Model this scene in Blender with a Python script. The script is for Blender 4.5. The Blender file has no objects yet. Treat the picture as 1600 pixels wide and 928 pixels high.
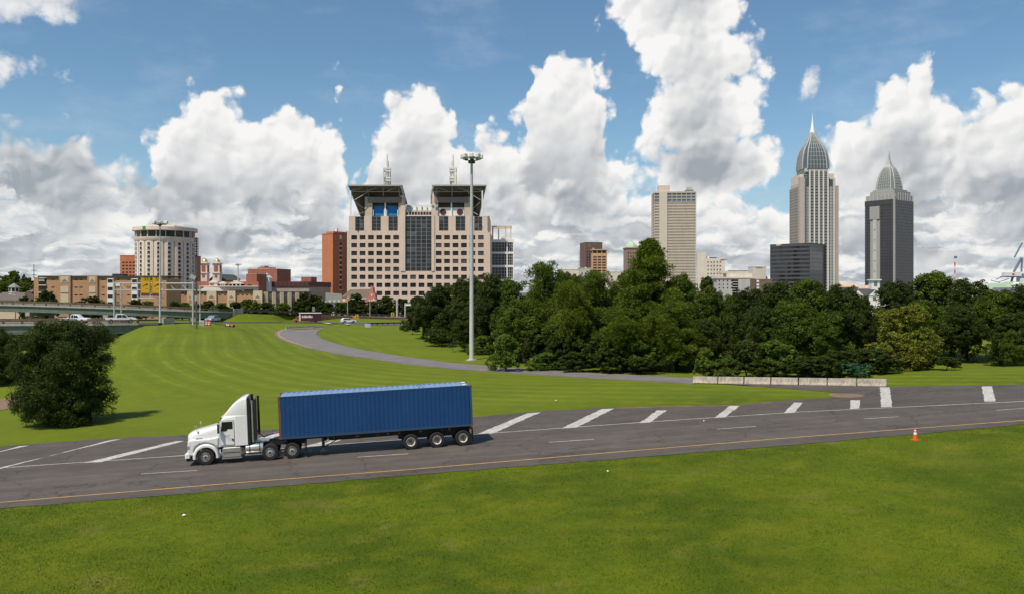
import bpy, bmesh, math, random
import numpy as np
from mathutils import Vector, Matrix
from mathutils.geometry import tessellate_polygon
random.seed(7)
R = math.radians
SC = bpy.context.scene
COL = SC.collection
F = 1300.0           # focal length of the photograph in its own pixels (1600 wide)
HZ = 456.0           # row of the horizon
CH = 10.0            # camera height above the road

# ------------------------------------------------------------------ camera
cam = bpy.data.cameras.new('camera')
cam.sensor_width = 36.0
cam.lens = F / 1600 * 36
cam.shift_y = -(464 - HZ) / 1600
cam.clip_start = 0.5
cam.clip_end = 30000
camo = bpy.data.objects.new('camera', cam)
COL.objects.link(camo)
camo.location = (0, 0, CH)
camo.rotation_euler = (R(90), 0, 0)
SC.camera = camo
SC.render.engine = 'CYCLES'
SC.cycles.use_denoising = True
SC.cycles.max_bounces = 6
SC.cycles.diffuse_bounces = 3
SC.cycles.glossy_bounces = 3
SC.cycles.transparent_max_bounces = 8
SC.view_settings.view_transform = 'Standard'
SC.view_settings.look = 'None'
SC.view_settings.exposure = 0.0
SC.view_settings.gamma = 1.0
SC.view_settings.use_curve_mapping = False

# ------------------------------------------------------------------ sun and sky
SUN_EL = R(58)
SUN_AZ = math.atan2(-0.62, -0.78)           # from +Y towards +X
sun_dir = Vector((math.sin(SUN_AZ) * math.cos(SUN_EL), math.cos(SUN_AZ) * math.cos(SUN_EL), math.sin(SUN_EL)))
sun = bpy.data.lights.new('sun', 'SUN')
sun.energy = 4.3
sun.angle = R(0.53)
sun.color = (1.0, 0.92, 0.79)
suno = bpy.data.objects.new('sun', sun)
COL.objects.link(suno)
suno.rotation_euler = sun_dir.to_track_quat('Z', 'Y').to_euler()


class E:
    """a value in a shader node tree; arithmetic makes Math nodes"""
    nt = None
    def __init__(self, s): self.s = s
    @staticmethod
    def m(op, *a, clamp=False):
        n = E.nt.nodes.new('ShaderNodeMath'); n.operation = op; n.use_clamp = clamp
        for i, v in enumerate(a):
            if isinstance(v, E): E.nt.links.new(v.s, n.inputs[i])
            else: n.inputs[i].default_value = v
        return E(n.outputs[0])
    def __add__(s, o): return E.m('ADD', s, o)
    __radd__ = __add__
    def __sub__(s, o): return E.m('SUBTRACT', s, o)
    def __rsub__(s, o): return E.m('SUBTRACT', o, s)
    def __mul__(s, o): return E.m('MULTIPLY', s, o)
    __rmul__ = __mul__
    def __truediv__(s, o): return E.m('DIVIDE', s, o)
    @staticmethod
    def v(op, *a):
        n = E.nt.nodes.new('ShaderNodeVectorMath'); n.operation = op
        k = 0
        for i, v in enumerate(a):
            if isinstance(v, E): E.nt.links.new(v.s, n.inputs[i])
            elif isinstance(v, tuple): n.inputs[i].default_value = v
            else: n.inputs['Scale'].default_value = v
        return E(n.outputs['Value'] if op in ('LENGTH', 'DISTANCE', 'DOT_PRODUCT') else n.outputs['Vector'])
    @staticmethod
    def xyz(x, y, z=0.0):
        n = E.nt.nodes.new('ShaderNodeCombineXYZ')
        for i, v in enumerate((x, y, z)):
            if isinstance(v, E): E.nt.links.new(v.s, n.inputs[i])
            else: n.inputs[i].default_value = v
        return E(n.outputs[0])
    @staticmethod
    def sep(v):
        n = E.nt.nodes.new('ShaderNodeSeparateXYZ'); E.nt.links.new(v.s, n.inputs[0])
        return [E(o) for o in n.outputs]
    @staticmethod
    def noise(v, scale, detail=4, rough=0.5, color=False, dist=0.0, lac=2.0):
        n = E.nt.nodes.new('ShaderNodeTexNoise'); E.nt.links.new(v.s, n.inputs['Vector'])
        n.inputs['Scale'].default_value = scale; n.inputs['Detail'].default_value = detail
        n.inputs['Roughness'].default_value = rough; n.inputs['Distortion'].default_value = dist
        n.inputs['Lacunarity'].default_value = lac
        return E(n.outputs['Color' if color else 'Fac'])
    @staticmethod
    def voro(v, scale, detail=0, rough=0.5, smooth=0.3, feature='SMOOTH_F1'):
        n = E.nt.nodes.new('ShaderNodeTexVoronoi'); n.feature = feature
        E.nt.links.new(v.s, n.inputs['Vector'])
        n.inputs['Scale'].default_value = scale; n.inputs['Detail'].default_value = detail
        n.inputs['Roughness'].default_value = rough
        if feature == 'SMOOTH_F1': n.inputs['Smoothness'].default_value = smooth
        n.normalize = False
        return E(n.outputs['Distance'])
    @staticmethod
    def ss(x, a, b, t0=0.0, t1=1.0, kind='SMOOTHSTEP'):
        n = E.nt.nodes.new('ShaderNodeMapRange'); n.interpolation_type = kind
        E.nt.links.new(x.s, n.inputs[0])
        for i, v in zip((1, 2, 3, 4), (a, b, t0, t1)): n.inputs[i].default_value = v
        return E(n.outputs[0])
    @staticmethod
    def mix(f, a, b, mode='MIX'):
        n = E.nt.nodes.new('ShaderNodeMix'); n.data_type = 'RGBA'; n.blend_type = mode
        for i, v in ((0, f), (6, a), (7, b)):
            if isinstance(v, E): E.nt.links.new(v.s, n.inputs[i])
            elif isinstance(v, tuple): n.inputs[i].default_value = (*v, 1)[:4]
            else: n.inputs[i].default_value = v
        return E(n.outputs[2])


def build_sky():
    w = bpy.data.worlds.new('World'); SC.world = w; w.use_nodes = True
    w.cycles.sampling_method = 'MANUAL'; w.cycles.sample_map_resolution = 256
    nt = w.node_tree; nt.nodes.clear(); E.nt = nt
    out = nt.nodes.new('ShaderNodeOutputWorld'); bg = nt.nodes.new('ShaderNodeBackground')
    nt.links.new(bg.outputs[0], out.inputs[0])
    BG = 0.1
    bg.inputs[1].default_value = BG
    sky = nt.nodes.new('ShaderNodeTexSky'); sky.sky_type = 'NISHITA'; sky.sun_disc = False
    sky.sun_elevation = SUN_EL; sky.sun_rotation = SUN_AZ
    sky.air_density = 1.0; sky.dust_density = 0.7; sky.ozone_density = 1.3; sky.altitude = 20
    tc = nt.nodes.new('ShaderNodeTexCoord')
    D = E(tc.outputs['Generated'])
    dx, dy, dz = E.sep(D)
    K = 13.0                                   # about 100 photo pixels to the unit
    az = E.m('ARCTAN2', dx, dy) * K
    el = E.m('ARCSINE', dz) * K
    q = E.xyz(az, el)

    def angle(u, v):
        a = math.atan((u - 800) / F); c = math.cos(a)
        return a * K, math.atan((HZ - v) / F * c) * K, c

    # outlines of the two banks of cloud
    far_bank = [(-400, 300), (-300, 260), (-200, 330), (0, 400), (225, 380), (240, 230), (262, 165), (285, 150), (300, 152), (315, 138), (345, 134), (362, 145), (385, 180), (405, 182), (430, 172), (490, 172), (510, 185),
         (528, 205), (532, 235), (545, 305), (562, 305), (575, 205), (600, 183), (612, 165), (625, 142), (655, 125), (680, 134), (690, 165), (710, 175), (716, 212),
         (735, 222), (748, 207), (775, 198), (800, 205), (815, 185), (824, 100), (845, 85), (875, 76), (903, 92), (920, 78), (936, 84), (941, 130), (950, 165),
         (962, 210), (966, 250), (990, 300), (1190, 320), (1215, 310), (1240, 325), (1288, 310), (1298, 200), (1310, 166), (1340, 172), (1362, 172), (1370, 138),
         (1395, 118), (1440, 101), (1462, 115), (1470, 148), (1488, 152), (1497, 190), (1512, 190), (1530, 158), (1555, 160), (1585, 140), (1605, 120), (1700, 150), (1800, 230), (1900, 320), (2000, 330)]
    near_bank = [(-400, 250), (-200, 190), (-60, 200), (0, 192), (20, 195), (60, 215), (75, 214), (95, 190), (115, 184), (150, 204), (163, 240), (180, 242), (195, 236), (228, 246), (246, 272),
         (270, 288), (290, 320), (340, 348), (380, 292), (450, 262), (520, 300), (560, 345), (620, 330), (720, 290), (800, 272), (900, 268), (960, 300), (1040, 312), (1120, 330), (1200, 345),
         (1280, 330), (1340, 300), (1450, 258), (1540, 228), (1620, 235), (1800, 250), (2000, 300)]
    AR = 11.0                                   # azimuth range of the outline curves, units
    TOP = 6.0
    def curve(pts):
        n = nt.nodes.new('ShaderNodeFloatCurve')
        c = n.mapping.curves[0]
        P = sorted((angle(u, v)[0] / (2 * AR) + 0.5, max(0.0, angle(u, v)[1] / TOP)) for u, v in pts)
        c.points[0].location = P[0]; c.points[1].location = P[-1]
        for p in P[1:-1]:
            c.points.new(*p)
        for p in c.points: p.handle_type = 'VECTOR'
        n.mapping.update()
        return n
    def look(proto, x):
        n = nt.nodes.new('ShaderNodeFloatCurve')
        src = proto.mapping.curves[0]; dst = n.mapping.curves[0]
        dst.points[0].location = src.points[0].location; dst.points[1].location = src.points[-1].location
        for p in list(src.points)[1:-1]: dst.points.new(*p.location)
        for p in dst.points: p.handle_type = 'VECTOR'
        n.mapping.update()
        v = E.m('MULTIPLY_ADD', x, 1 / (2 * AR), 0.5)
        nt.links.new(v.s, n.inputs['Value'])
        return E(n.outputs[0]) * TOP
    c_far, c_near = curve(far_bank), curve(near_bank)
    outside = E.ss(E.m('ABSOLUTE', az), 8.6, 10.4)
    gen = E.noise(E.v('MULTIPLY', D, (1, 1, 0)), 3.4, 3, 0.6) * 6.0 - 0.8          # the same kind of banks all round

    def bank(cv, x, y):
        t = look(cv, x); t2 = look(cv, x + 0.10)
        sl = (t2 - t) * 10.0
        t = t + outside * (gen - t)
        return (t - y) / E.m('SQRT', E.m('MULTIPLY_ADD', sl, sl, 1.0)), t - y

    def field(p, lst, k):
        acc = None
        for b in lst:
            cx, cy, c = angle(b[0], b[1]); rx, ry = b[2] / 100 * c * c, b[3] / 100 * c
            d = E.v('LENGTH', E.v('MULTIPLY', E.v('SUBTRACT', p, (cx, cy, 0)), (1 / rx, 1 / ry, 0)))
            s = min(rx, ry)
            f = E.m('MULTIPLY_ADD', d, -s, s)
            acc = f if acc is None else E.m('SMOOTH_MAX', acc, f, k)
        return acc
    tower = [(1060, -20, 112, 100), (1088, 95, 84, 62), (1094, 175, 94, 78), (1098, 258, 106, 68), (1152, 104, 44, 38), (1160, 256, 46, 44)]
    bits = [(12, 98, 70, 28), (30, -6, 95, 34), (1273, 128, 17, 18), (-120, 60, 90, 40), (1700, 40, 80, 50), (945, 84, 9, 9)]

    def n2(v, scale, detail, rough, color=False):
        e = E.noise(v, scale, detail, rough, color); e.s.node.noise_dimensions = '2D'; return e
    def vo(v, scale):
        e = E.voro(v, scale, 0, 0.5, 0.25, 'SMOOTH_F1'); e.s.node.voronoi_dimensions = '2D'; return e

    wn = E.v('SUBTRACT', n2(q, 1.5, 5, 0.55, True), (0.5, 0.5, 0.5))
    wq = E.v('MULTIPLY', wn, (0.34, 0.28, 0))
    qw = E.v('ADD', q, wq)
    def lumps(v):
        a, b, c = vo(v, 1.9), vo(v, 4.7), vo(v, 10.5)
        return (0.40 - a) * 0.52 + (0.40 - b) * 0.24 + (0.40 - c) * 0.085
    def broad(v): return (0.40 - vo(v, 1.9)) * 0.50 + (0.40 - vo(v, 4.7)) * 0.13
    l0 = lumps(qw)
    off = (-0.045, 0.065, 0)
    l1 = lumps(E.v('ADD', qw, off))
    r0, r1 = broad(qw), broad(E.v('ADD', qw, off))
    relief = (r0 - r1) + (l0 - l1) * 0.30
    fine = n2(q, 8, 6, 0.66)
    x, y, _ = E.sep(E.v('ADD', q, E.v('SCALE', wq, 0.9)))

    def shade(depth, dist, k0, k1, dark):
        up = E.ss(depth, 0.0, k1) * dark
        return k0 + relief * 0.95 * E.ss(dist, 1.3, 0.1, 0.40, 1.0) - up
    soft = n2(q, 0.75, 3, 0.48)
    white, grey = (0.94, 0.93, 0.915), (0.355, 0.39, 0.43)
    def paint(lit):
        return E.mix(E.ss(lit, 0.30, 0.92, kind='LINEAR'), grey, white)
    jag = (fine - 0.5) * 0.13

    # far bank, the tall column with it, and small bits
    d1, h1 = bank(c_far, x, y)
    dt = field(E.xyz(x, y), tower, 0.22)
    db = field(E.xyz(x, y), bits, 0.1)
    a1 = E.ss(d1 + l0 * 0.85 + jag, -0.06, 0.10)
    lit1 = shade(h1, d1, 0.92, 2.0, 0.34) - E.ss(soft, 0.40, 0.64) * E.ss(h1, 0.25, 1.2) * 0.20
    at = E.ss(dt + l0 * 0.8 + jag, -0.06, 0.11)
    tcx = (x - 2.55) * 0.42
    litt = shade(dt, dt, 0.95, 0.75, 0.26) - E.ss(soft, 0.38, 0.60) * E.ss(dt, 0.1, 0.6) * 0.14 - E.ss(y, 2.9, 1.5) * E.ss(dt, 0.0, 0.5) * 0.22
    ab = E.ss(db + l0 * 0.5 + jag * 1.6, -0.05, 0.16)
    # near bank, mostly in the shade of what is above it
    d2, h2 = bank(c_near, x, y)
    a2 = E.ss(d2 + l0 * 0.8 + jag + (soft - 0.5) * 0.9, -0.05, 0.22)
    lit2 = shade(h2, d2, 0.80, 0.9, 0.38) - E.ss(soft, 0.36, 0.60) * 0.20
    sun_patch = E.ss(n2(E.v('ADD', qw, (9.0, 4.0, 0)), 0.8, 3, 0.5), 0.52, 0.66)
    lit2 = lit2 + sun_patch * 0.28 - E.ss(x, -4.2, -5.6) * E.ss(y, 0.9, 1.5) * 0.05

    # low broken layer towards the horizon
    pv = E.v('ADD', E.xyz(az * 0.50, 1.35 * E.m('LOGARITHM', E.m('MAXIMUM', el, 0.02) + 0.35, 2.718)), E.v('SCALE', wn, 0.35))
    m1 = n2(pv, 1.6, 7, 0.58)
    m2 = n2(pv, 3.4, 5, 0.52)
    m3 = n2(E.v('ADD', pv, (-0.03, 0.085, 0)), 3.4, 5, 0.52)
    low_a = E.ss(m1 + (m2 - 0.5) * 0.4, 0.42, 0.55) * E.ss(el + (soft - 0.5) * 2.2, 1.7, 0.9)
    lowl = 0.56 + (m2 - m3) * 1.5 + (m1 - 0.5) * 1.7 + (m2 - 0.5) * 0.5
    lowc = E.mix(E.ss(lowl, 0.25, 0.95, kind='LINEAR'), (0.43, 0.50, 0.57), (0.93, 0.92, 0.895))

    # flat grey undersides
    under = field(E.v('ADD', q, E.v('SCALE', wn, 0.55)), [(120, 312, 200, 44), (40, 262, 120, 40), (425, 300, 80, 42), (470, 372, 70, 16), (815, 300, 120, 50), (1105, 262, 90, 52), (1090, 160, 40, 90), (1560, 300, 110, 40), (1480, 240, 70, 36), (-250, 290, 200, 50), (1850, 300, 200, 50)], 0.2)
    ud = E.ss(under, -0.35, 0.45)
    S = 1.0 / BG
    skyc = E.mix(1.0, E(sky.outputs[0]), (0.86, 1.07, 1.13), 'MULTIPLY')
    hz = E.v('SCALE', E.mix(E.ss(el, 0.0, 1.6), (0.50, 0.60, 0.67), (0.40, 0.57, 0.72)), S)
    base = E.mix(E.ss(el, 3.2, 0.0) * 0.60, skyc, hz)
    veil = E.ss(n2(E.xyz(az * 0.5, el * 1.3), 0.9, 6, 0.62), 0.50, 0.80) * 0.16
    base = E.mix(veil, base, (0.70 * S, 0.77 * S, 0.83 * S))
    c = E.mix(a1, base, E.v('SCALE', paint(lit1 - ud * 0.17), S))
    c = E.mix(at, c, E.v('SCALE', paint(litt - ud * 0.15), S))
    c = E.mix(ab * 0.85, c, E.v('SCALE', paint(0.80 + relief), S))
    c = E.mix(a2 * 0.96, c, E.v('SCALE', paint(E.m('MAXIMUM', lit2 - ud * 0.24 - E.ss(x, -3.4, -5.0) * E.ss(y, 0.75, 1.15) * E.ss(h2, 0.25, 0.8) * 0.17, 0.38 + relief * 0.8 + (soft - 0.5) * 0.5)), S))
    c = E.mix(low_a * 0.93, c, E.v('SCALE', lowc, S))
    nt.links.new(c.s, bg.inputs[0])


build_sky()


# ------------------------------------------------------------------ helpers
GRADE = 0.04                 # the road climbs gently to the right
def plane(x, y):
    t = np.clip((np.asarray(y, float) - 84) / 28, 0, 1)
    return GRADE * np.clip(np.asarray(x, float), -110, 110) * (1 - t * t * (3 - 2 * t))
def G(u, v, z=None):
    """point seen at photo pixel u, v: at height z, or on the sloping ground by the road"""
    zz = 0.0 if z is None else z
    for _ in range(1 if z is not None else 30):
        Y = (CH - zz) * F / (v - HZ); X = (u - 800) / F * Y
        if z is None: zz = 0.5 * zz + 0.5 * float(plane(X, Y))
    return Vector((X, Y, zz))
def P(u, v, Y):
    """point at distance Y seen at photo pixel u, v"""
    return Vector(((u - 800) / F * Y, Y, CH - (v - HZ) / F * Y))
def ZV(v, Y): return CH - (v - HZ) / F * Y
def XU(u, Y): return (u - 800) / F * Y

def empty(name, loc=(0, 0, 0), rz=0.0, label=None, cat=None, group=None):
    o = bpy.data.objects.new(name, None); COL.objects.link(o)
    o.location = loc; o.rotation_euler = (0, 0, rz); o.empty_display_size = 0.5
    return tag(o, label, cat, group)
def tag(o, label=None, cat=None, group=None, kind=None):
    if label: o['label'] = label
    if cat: o['category'] = cat
    if group: o['group'] = group
    if kind: o['kind'] = kind
    return o
def copy_tree(o, parent=None):
    c = o.copy(); COL.objects.link(c); c.parent = parent
    for ch in o.children: copy_tree(ch, c)
    return c

class MB:
    """collects shapes for one mesh"""
    def __init__(s, T=None): s.v = []; s.f = []; s.T = T
    def add(s, vs, fs):
        b = len(s.v)
        if s.T is not None: vs = [s.T @ Vector(v) for v in vs]
        s.v += [tuple(v) for v in vs]
        s.f += [tuple(i + b for i in f) for f in fs]
        return s
    def box(s, x0, x1, y0, y1, z0, z1):
        return s.add([(x0, y0, z0), (x1, y0, z0), (x1, y1, z0), (x0, y1, z0), (x0, y0, z1), (x1, y0, z1), (x1, y1, z1), (x0, y1, z1)],
                     [(0, 3, 2, 1), (4, 5, 6, 7), (0, 1, 5, 4), (1, 2, 6, 5), (2, 3, 7, 6), (3, 0, 4, 7)])
    def cbox(s, x0, x1, y0, y1, z0, z1, c):
        """box with chamfered vertical and top edges"""
        lo = [(x0 + c, y0), (x1 - c, y0), (x1, y0 + c), (x1, y1 - c), (x1 - c, y1), (x0 + c, y1), (x0, y1 - c), (x0, y0 + c)]
        cx, cy = (x0 + x1) / 2, (y0 + y1) / 2
        def sh(p): return (p[0] - c if p[0] > cx else p[0] + c, p[1] - c if p[1] > cy else p[1] + c)
        return s.loft([[(*p, z0) for p in lo], [(*p, z1 - c) for p in lo], [(*sh(p), z1) for p in lo]])
    def loft(s, rings, close=True, cap=True):
        n = len(rings[0]); vs = [p for r in rings for p in r]; fs = []
        for k in range(len(rings) - 1):
            for i in range(n if close else n - 1):
                j = (i + 1) % n
                fs.append((k * n + i, k * n + j, (k + 1) * n + j, (k + 1) * n + i))
        if cap and close:
            fs.append(tuple(range(n))[::-1]); fs.append(tuple((len(rings) - 1) * n + i for i in range(n)))
        return s.add(vs, fs)
    def tube(s, p0, p1, r0, r1=None, n=8):
        r1 = r0 if r1 is None else r1
        p0, p1 = Vector(p0), Vector(p1); d = (p1 - p0).normalized()
        a = d.orthogonal().normalized(); b = d.cross(a)
        ring = lambda p, r: [p + (a * math.cos(t) + b * math.sin(t)) * r for t in (2 * math.pi * i / n for i in range(n))]
        return s.loft([ring(p0, r0), ring(p1, r1)])
    def path(s, pts, rads, n=7):
        pts = [Vector(p) for p in pts]; rings = []
        a = None
        for i, p in enumerate(pts):
            d = (pts[min(i + 1, len(pts) - 1)] - pts[max(i - 1, 0)]).normalized()
            a = (d.orthogonal() if a is None else a - d * a.dot(d)).normalized(); b = d.cross(a)
            rings.append([p + (a * math.cos(t) + b * math.sin(t)) * rads[i] for t in (2 * math.pi * k / n for k in range(n))])
        return s.loft(rings)
    def lathe(s, prof, n=24, c=(0, 0, 0), axis='Z', cap=True):
        rings = []
        for r, h in prof:
            ring = []
            for i in range(n):
                t = 2 * math.pi * i / n; a, b = r * math.cos(t), r * math.sin(t)
                q = (a, b, h) if axis == 'Z' else ((a, h, b) if axis == 'Y' else (h, a, b))
                ring.append((q[0] + c[0], q[1] + c[1], q[2] + c[2]))
            rings.append(ring)
        return s.loft(rings, True, cap)
    def prism(s, poly, y0, y1):
        """outline in x, z pushed from y0 to y1"""
        return s.loft([[(x, y0, z) for x, z in poly], [(x, y1, z) for x, z in poly]])
    def build(s, name, mat, parent=None, smooth=False, bevel=0.0, loc=None, angle=40):
        me = bpy.data.meshes.new(name); me.from_pydata(s.v, [], s.f)
        bm = bmesh.new(); bm.from_mesh(me); bmesh.ops.recalc_face_normals(bm, faces=bm.faces); bm.to_mesh(me); bm.free()
        me.materials.append(mat)
        o = bpy.data.objects.new(name, me); COL.objects.link(o); o.parent = parent
        if loc is not None: o.location = loc
        if bevel:
            b = o.modifiers.new('bevel', 'BEVEL'); b.width = bevel; b.segments = 2; b.limit_method = 'ANGLE'; b.angle_limit = R(35)
            b.harden_normals = False
        if smooth:
            for p in me.polygons: p.use_smooth = True
            try: me.set_sharp_from_angle(angle=R(angle))
            except Exception: pass
        return o

_cubes = {}
def slab(name, mat, parent, x0, x1, y0, y1, z0, z1, T=None):
    """a plain block that shares one cube mesh per material"""
    me = _cubes.get(mat.name)
    if me is None:
        t = MB().box(-.5, .5, -.5, .5, -.5, .5)
        me = bpy.data.meshes.new('block'); me.from_pydata(t.v, [], t.f); me.materials.append(mat); _cubes[mat.name] = me
    o = bpy.data.objects.new(name, me); COL.objects.link(o); o.parent = parent
    L = Matrix.Translation(((x0 + x1) / 2, (y0 + y1) / 2, (z0 + z1) / 2)) @ Matrix.Diagonal((x1 - x0, y1 - y0, z1 - z0, 1))
    o.matrix_local = L if T is None else T @ L
    return o

def np_mesh(name, V, Fc, mat, attrs=None, parent=None, smooth=False):
    V = np.asarray(V, np.float32); Fc = np.asarray(Fc, np.int32); k = Fc.shape[1]
    me = bpy.data.meshes.new(name)
    me.vertices.add(len(V)); me.vertices.foreach_set('co', V.ravel())
    me.loops.add(Fc.size); me.loops.foreach_set('vertex_index', Fc.ravel())
    me.polygons.add(len(Fc)); me.polygons.foreach_set('loop_start', np.arange(len(Fc), dtype=np.int32) * k)
    if smooth: me.polygons.foreach_set('use_smooth', np.ones(len(Fc), dtype=bool))
    for an, av in (attrs or {}).items():
        a = me.attributes.new(an, 'FLOAT', 'POINT'); a.data.foreach_set('value', np.asarray(av, np.float32))
    me.update(calc_edges=True); me.validate()
    me.materials.append(mat)
    o = bpy.data.objects.new(name, me); COL.objects.link(o); o.parent = parent
    return o

# ------------------------------------------------------------------ materials
def newmat(name):
    m = bpy.data.materials.new(name); m.use_nodes = True
    nt = m.node_tree; E.nt = nt
    return m, nt, nt.nodes['Principled BSDF']
def pos():
    return E(E.nt.nodes.new('ShaderNodeNewGeometry').outputs['Position'])
def attr(name):
    n = E.nt.nodes.new('ShaderNodeAttribute'); n.attribute_name = name; return E(n.outputs['Fac'])
def rnd():
    return E(E.nt.nodes.new('ShaderNodeObjectInfo').outputs['Random'])
def link(a, sock): E.nt.links.new(a.s, sock)
def bump(b, h, strength, dist):
    n = E.nt.nodes.new('ShaderNodeBump'); n.inputs['Strength'].default_value = strength; n.inputs['Distance'].default_value = dist
    link(h, n.inputs['Height']); E.nt.links.new(n.outputs[0], b.inputs['Normal'])

MATS = {}
def M(name, col, rough=0.8, var=0.15, scale=0.6, metal=0.0, spec=0.4, streak=0.0, bmp=0.0, bscale=8.0, coat=0.0, orand=0.0):
    if name in MATS: return MATS[name]
    m, nt, b = newmat(name)
    p = pos()
    n = E.noise(p, scale, 5, 0.6)
    k = E.ss(n, 0.25, 0.75, 1 - var, 1 + var, 'LINEAR')
    if streak:
        st = E.noise(E.v('MULTIPLY', p, (1, 1, 0.08)), scale * 4, 4, 0.6)
        k = k * E.ss(st, 0.40, 0.75, 1.0, 1 - streak)
    if orand: k = k * (rnd() * (2 * orand) + (1 - orand))
    link(E.v('SCALE', E.xyz(*col), 1.0), b.inputs['Base Color'])
    vs = E.nt.nodes.new('ShaderNodeVectorMath'); vs.operation = 'SCALE'; vs.inputs[0].default_value = col
    E.nt.links.new(k.s, vs.inputs['Scale']); E.nt.links.new(vs.outputs[0], b.inputs['Base Color'])
    b.inputs['Roughness'].default_value = rough; b.inputs['Metallic'].default_value = metal
    b.inputs['Specular IOR Level'].default_value = spec
    if coat: b.inputs['Coat Weight'].default_value = coat; b.inputs['Coat Roughness'].default_value = 0.08
    if bmp: bump(b, E.noise(p, bscale, 5, 0.6), bmp, 0.02)
    MATS[name] = m
    return m
def glass(name, col, rough=0.12, lo=0.6, hi=1.6, spec=0.3, metal=0.0):
    """window glass over a dark room; panes differ a little"""
    if name in MATS: return MATS[name]
    m, nt, b = newmat(name)
    r = rnd()
    k = E.ss(r, 0.0, 1.0, lo, hi, 'LINEAR') + E.ss(r, 0.88, 0.92) * 1.6
    vs = nt.nodes.new('ShaderNodeVectorMath'); vs.operation = 'SCALE'; vs.inputs[0].default_value = col
    nt.links.new(k.s, vs.inputs['Scale']); nt.links.new(vs.outputs[0], b.inputs['Base Color'])
    b.inputs['Roughness'].default_value = rough; b.inputs['Specular IOR Level'].default_value = spec; b.inputs['Metallic'].default_value = metal
    MATS[name] = m
    return m
def leafmat(name, c0, c1, trans=0.25):
    m, nt, b = newmat(name)
    t = attr('tint'); p = pos()
    n = E.noise(p, 0.35, 3, 0.5)
    c = E.mix(E.m('MULTIPLY_ADD', n - 0.5, 0.9, t, clamp=True), c0, c1)
    hue = rnd()
    c = E.mix(1.0, c, E.mix(hue, (0.86, 0.92, 0.9), (1.12, 1.06, 1.0)), 'MULTIPLY')
    link(c, b.inputs['Base Color']); b.inputs['Roughness'].default_value = 0.6; b.inputs['Specular IOR Level'].default_value = 0.25
    tr = nt.nodes.new('ShaderNodeBsdfTranslucent'); link(E.mix(1.0, c, (1.15, 1.25, 0.6), 'MULTIPLY'), tr.inputs[0])
    mx = nt.nodes.new('ShaderNodeMixShader'); mx.inputs[0].default_value = trans
    nt.links.new(b.outputs[0], mx.inputs[1]); nt.links.new(tr.outputs[0], mx.inputs[2])
    nt.links.new(mx.outputs[0], nt.nodes['Material Output'].inputs[0])
    return m

# road frame, used by the asphalt and the markings
YL0, YL1 = G(0, 785), G(1600, 656.7)
road_d = (YL1 - YL0); road_d.z = 0; road_d.normalize(); road_n = Vector((-road_d.y, road_d.x, 0))

def grass_material():
    m, nt, b = newmat('mown_grass')
    p = pos(); st = attr('stripe'); wl = attr('lawn'); wl2 = attr('mown')
    a = E.noise(p, 0.10, 4, 0.6); c = E.noise(p, 0.55, 5, 0.65); d = E.noise(p, 7.0, 5, 0.7); e = E.noise(p, 2.2, 4, 0.7)
    col = E.mix(E.ss(a, 0.34, 0.66), (0.048, 0.082, 0.002), (0.122, 0.160, 0.004))
    col = E.mix(E.ss(c, 0.44, 0.66) * 0.75, col, (0.150, 0.165, 0.007))
    col = E.mix(E.ss(e, 0.42, 0.66) * 0.60, col, (0.050, 0.080, 0.002))
    col = E.mix(E.ss(d, 0.40, 0.70) * 0.5, col, (0.120, 0.160, 0.005))
    dry = E.ss(E.noise(p, 0.28, 5, 0.7), 0.56, 0.72) * 0.40
    col = E.mix(dry, col, (0.20, 0.165, 0.055))
    # swaths left by the mower
    w1 = E.m('SINE', (st + (a - 0.5) * 1.6) * 2.05)
    w2 = E.ss(w1, 0.55, 1.0) * E.ss(c, 0.30, 0.60) * E.ss(E.noise(p, 0.06, 3, 0.5), 0.30, 0.62)
    col = E.mix(wl2 * 0.55, col, (0.158, 0.196, 0.014))
    col = E.mix(w2 * wl * 0.42, col, (0.215, 0.262, 0.032))
    col = E.mix(E.ss(w1, -0.5, -0.95) * wl * 0.22, col, (0.066, 0.105, 0.005))
    col = E.mix(attr('urban'), col, E.mix(c, (0.11, 0.105, 0.095), (0.19, 0.175, 0.155)))     # built-up ground beyond the highway
    link(col, b.inputs['Base Color'])
    b.inputs['Roughness'].default_value = 0.9; b.inputs['Specular IOR Level'].default_value = 0.15
    bump(b, d + E.noise(p, 26, 3, 0.7) * 0.6, 0.55, 0.10)
    return m

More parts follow.
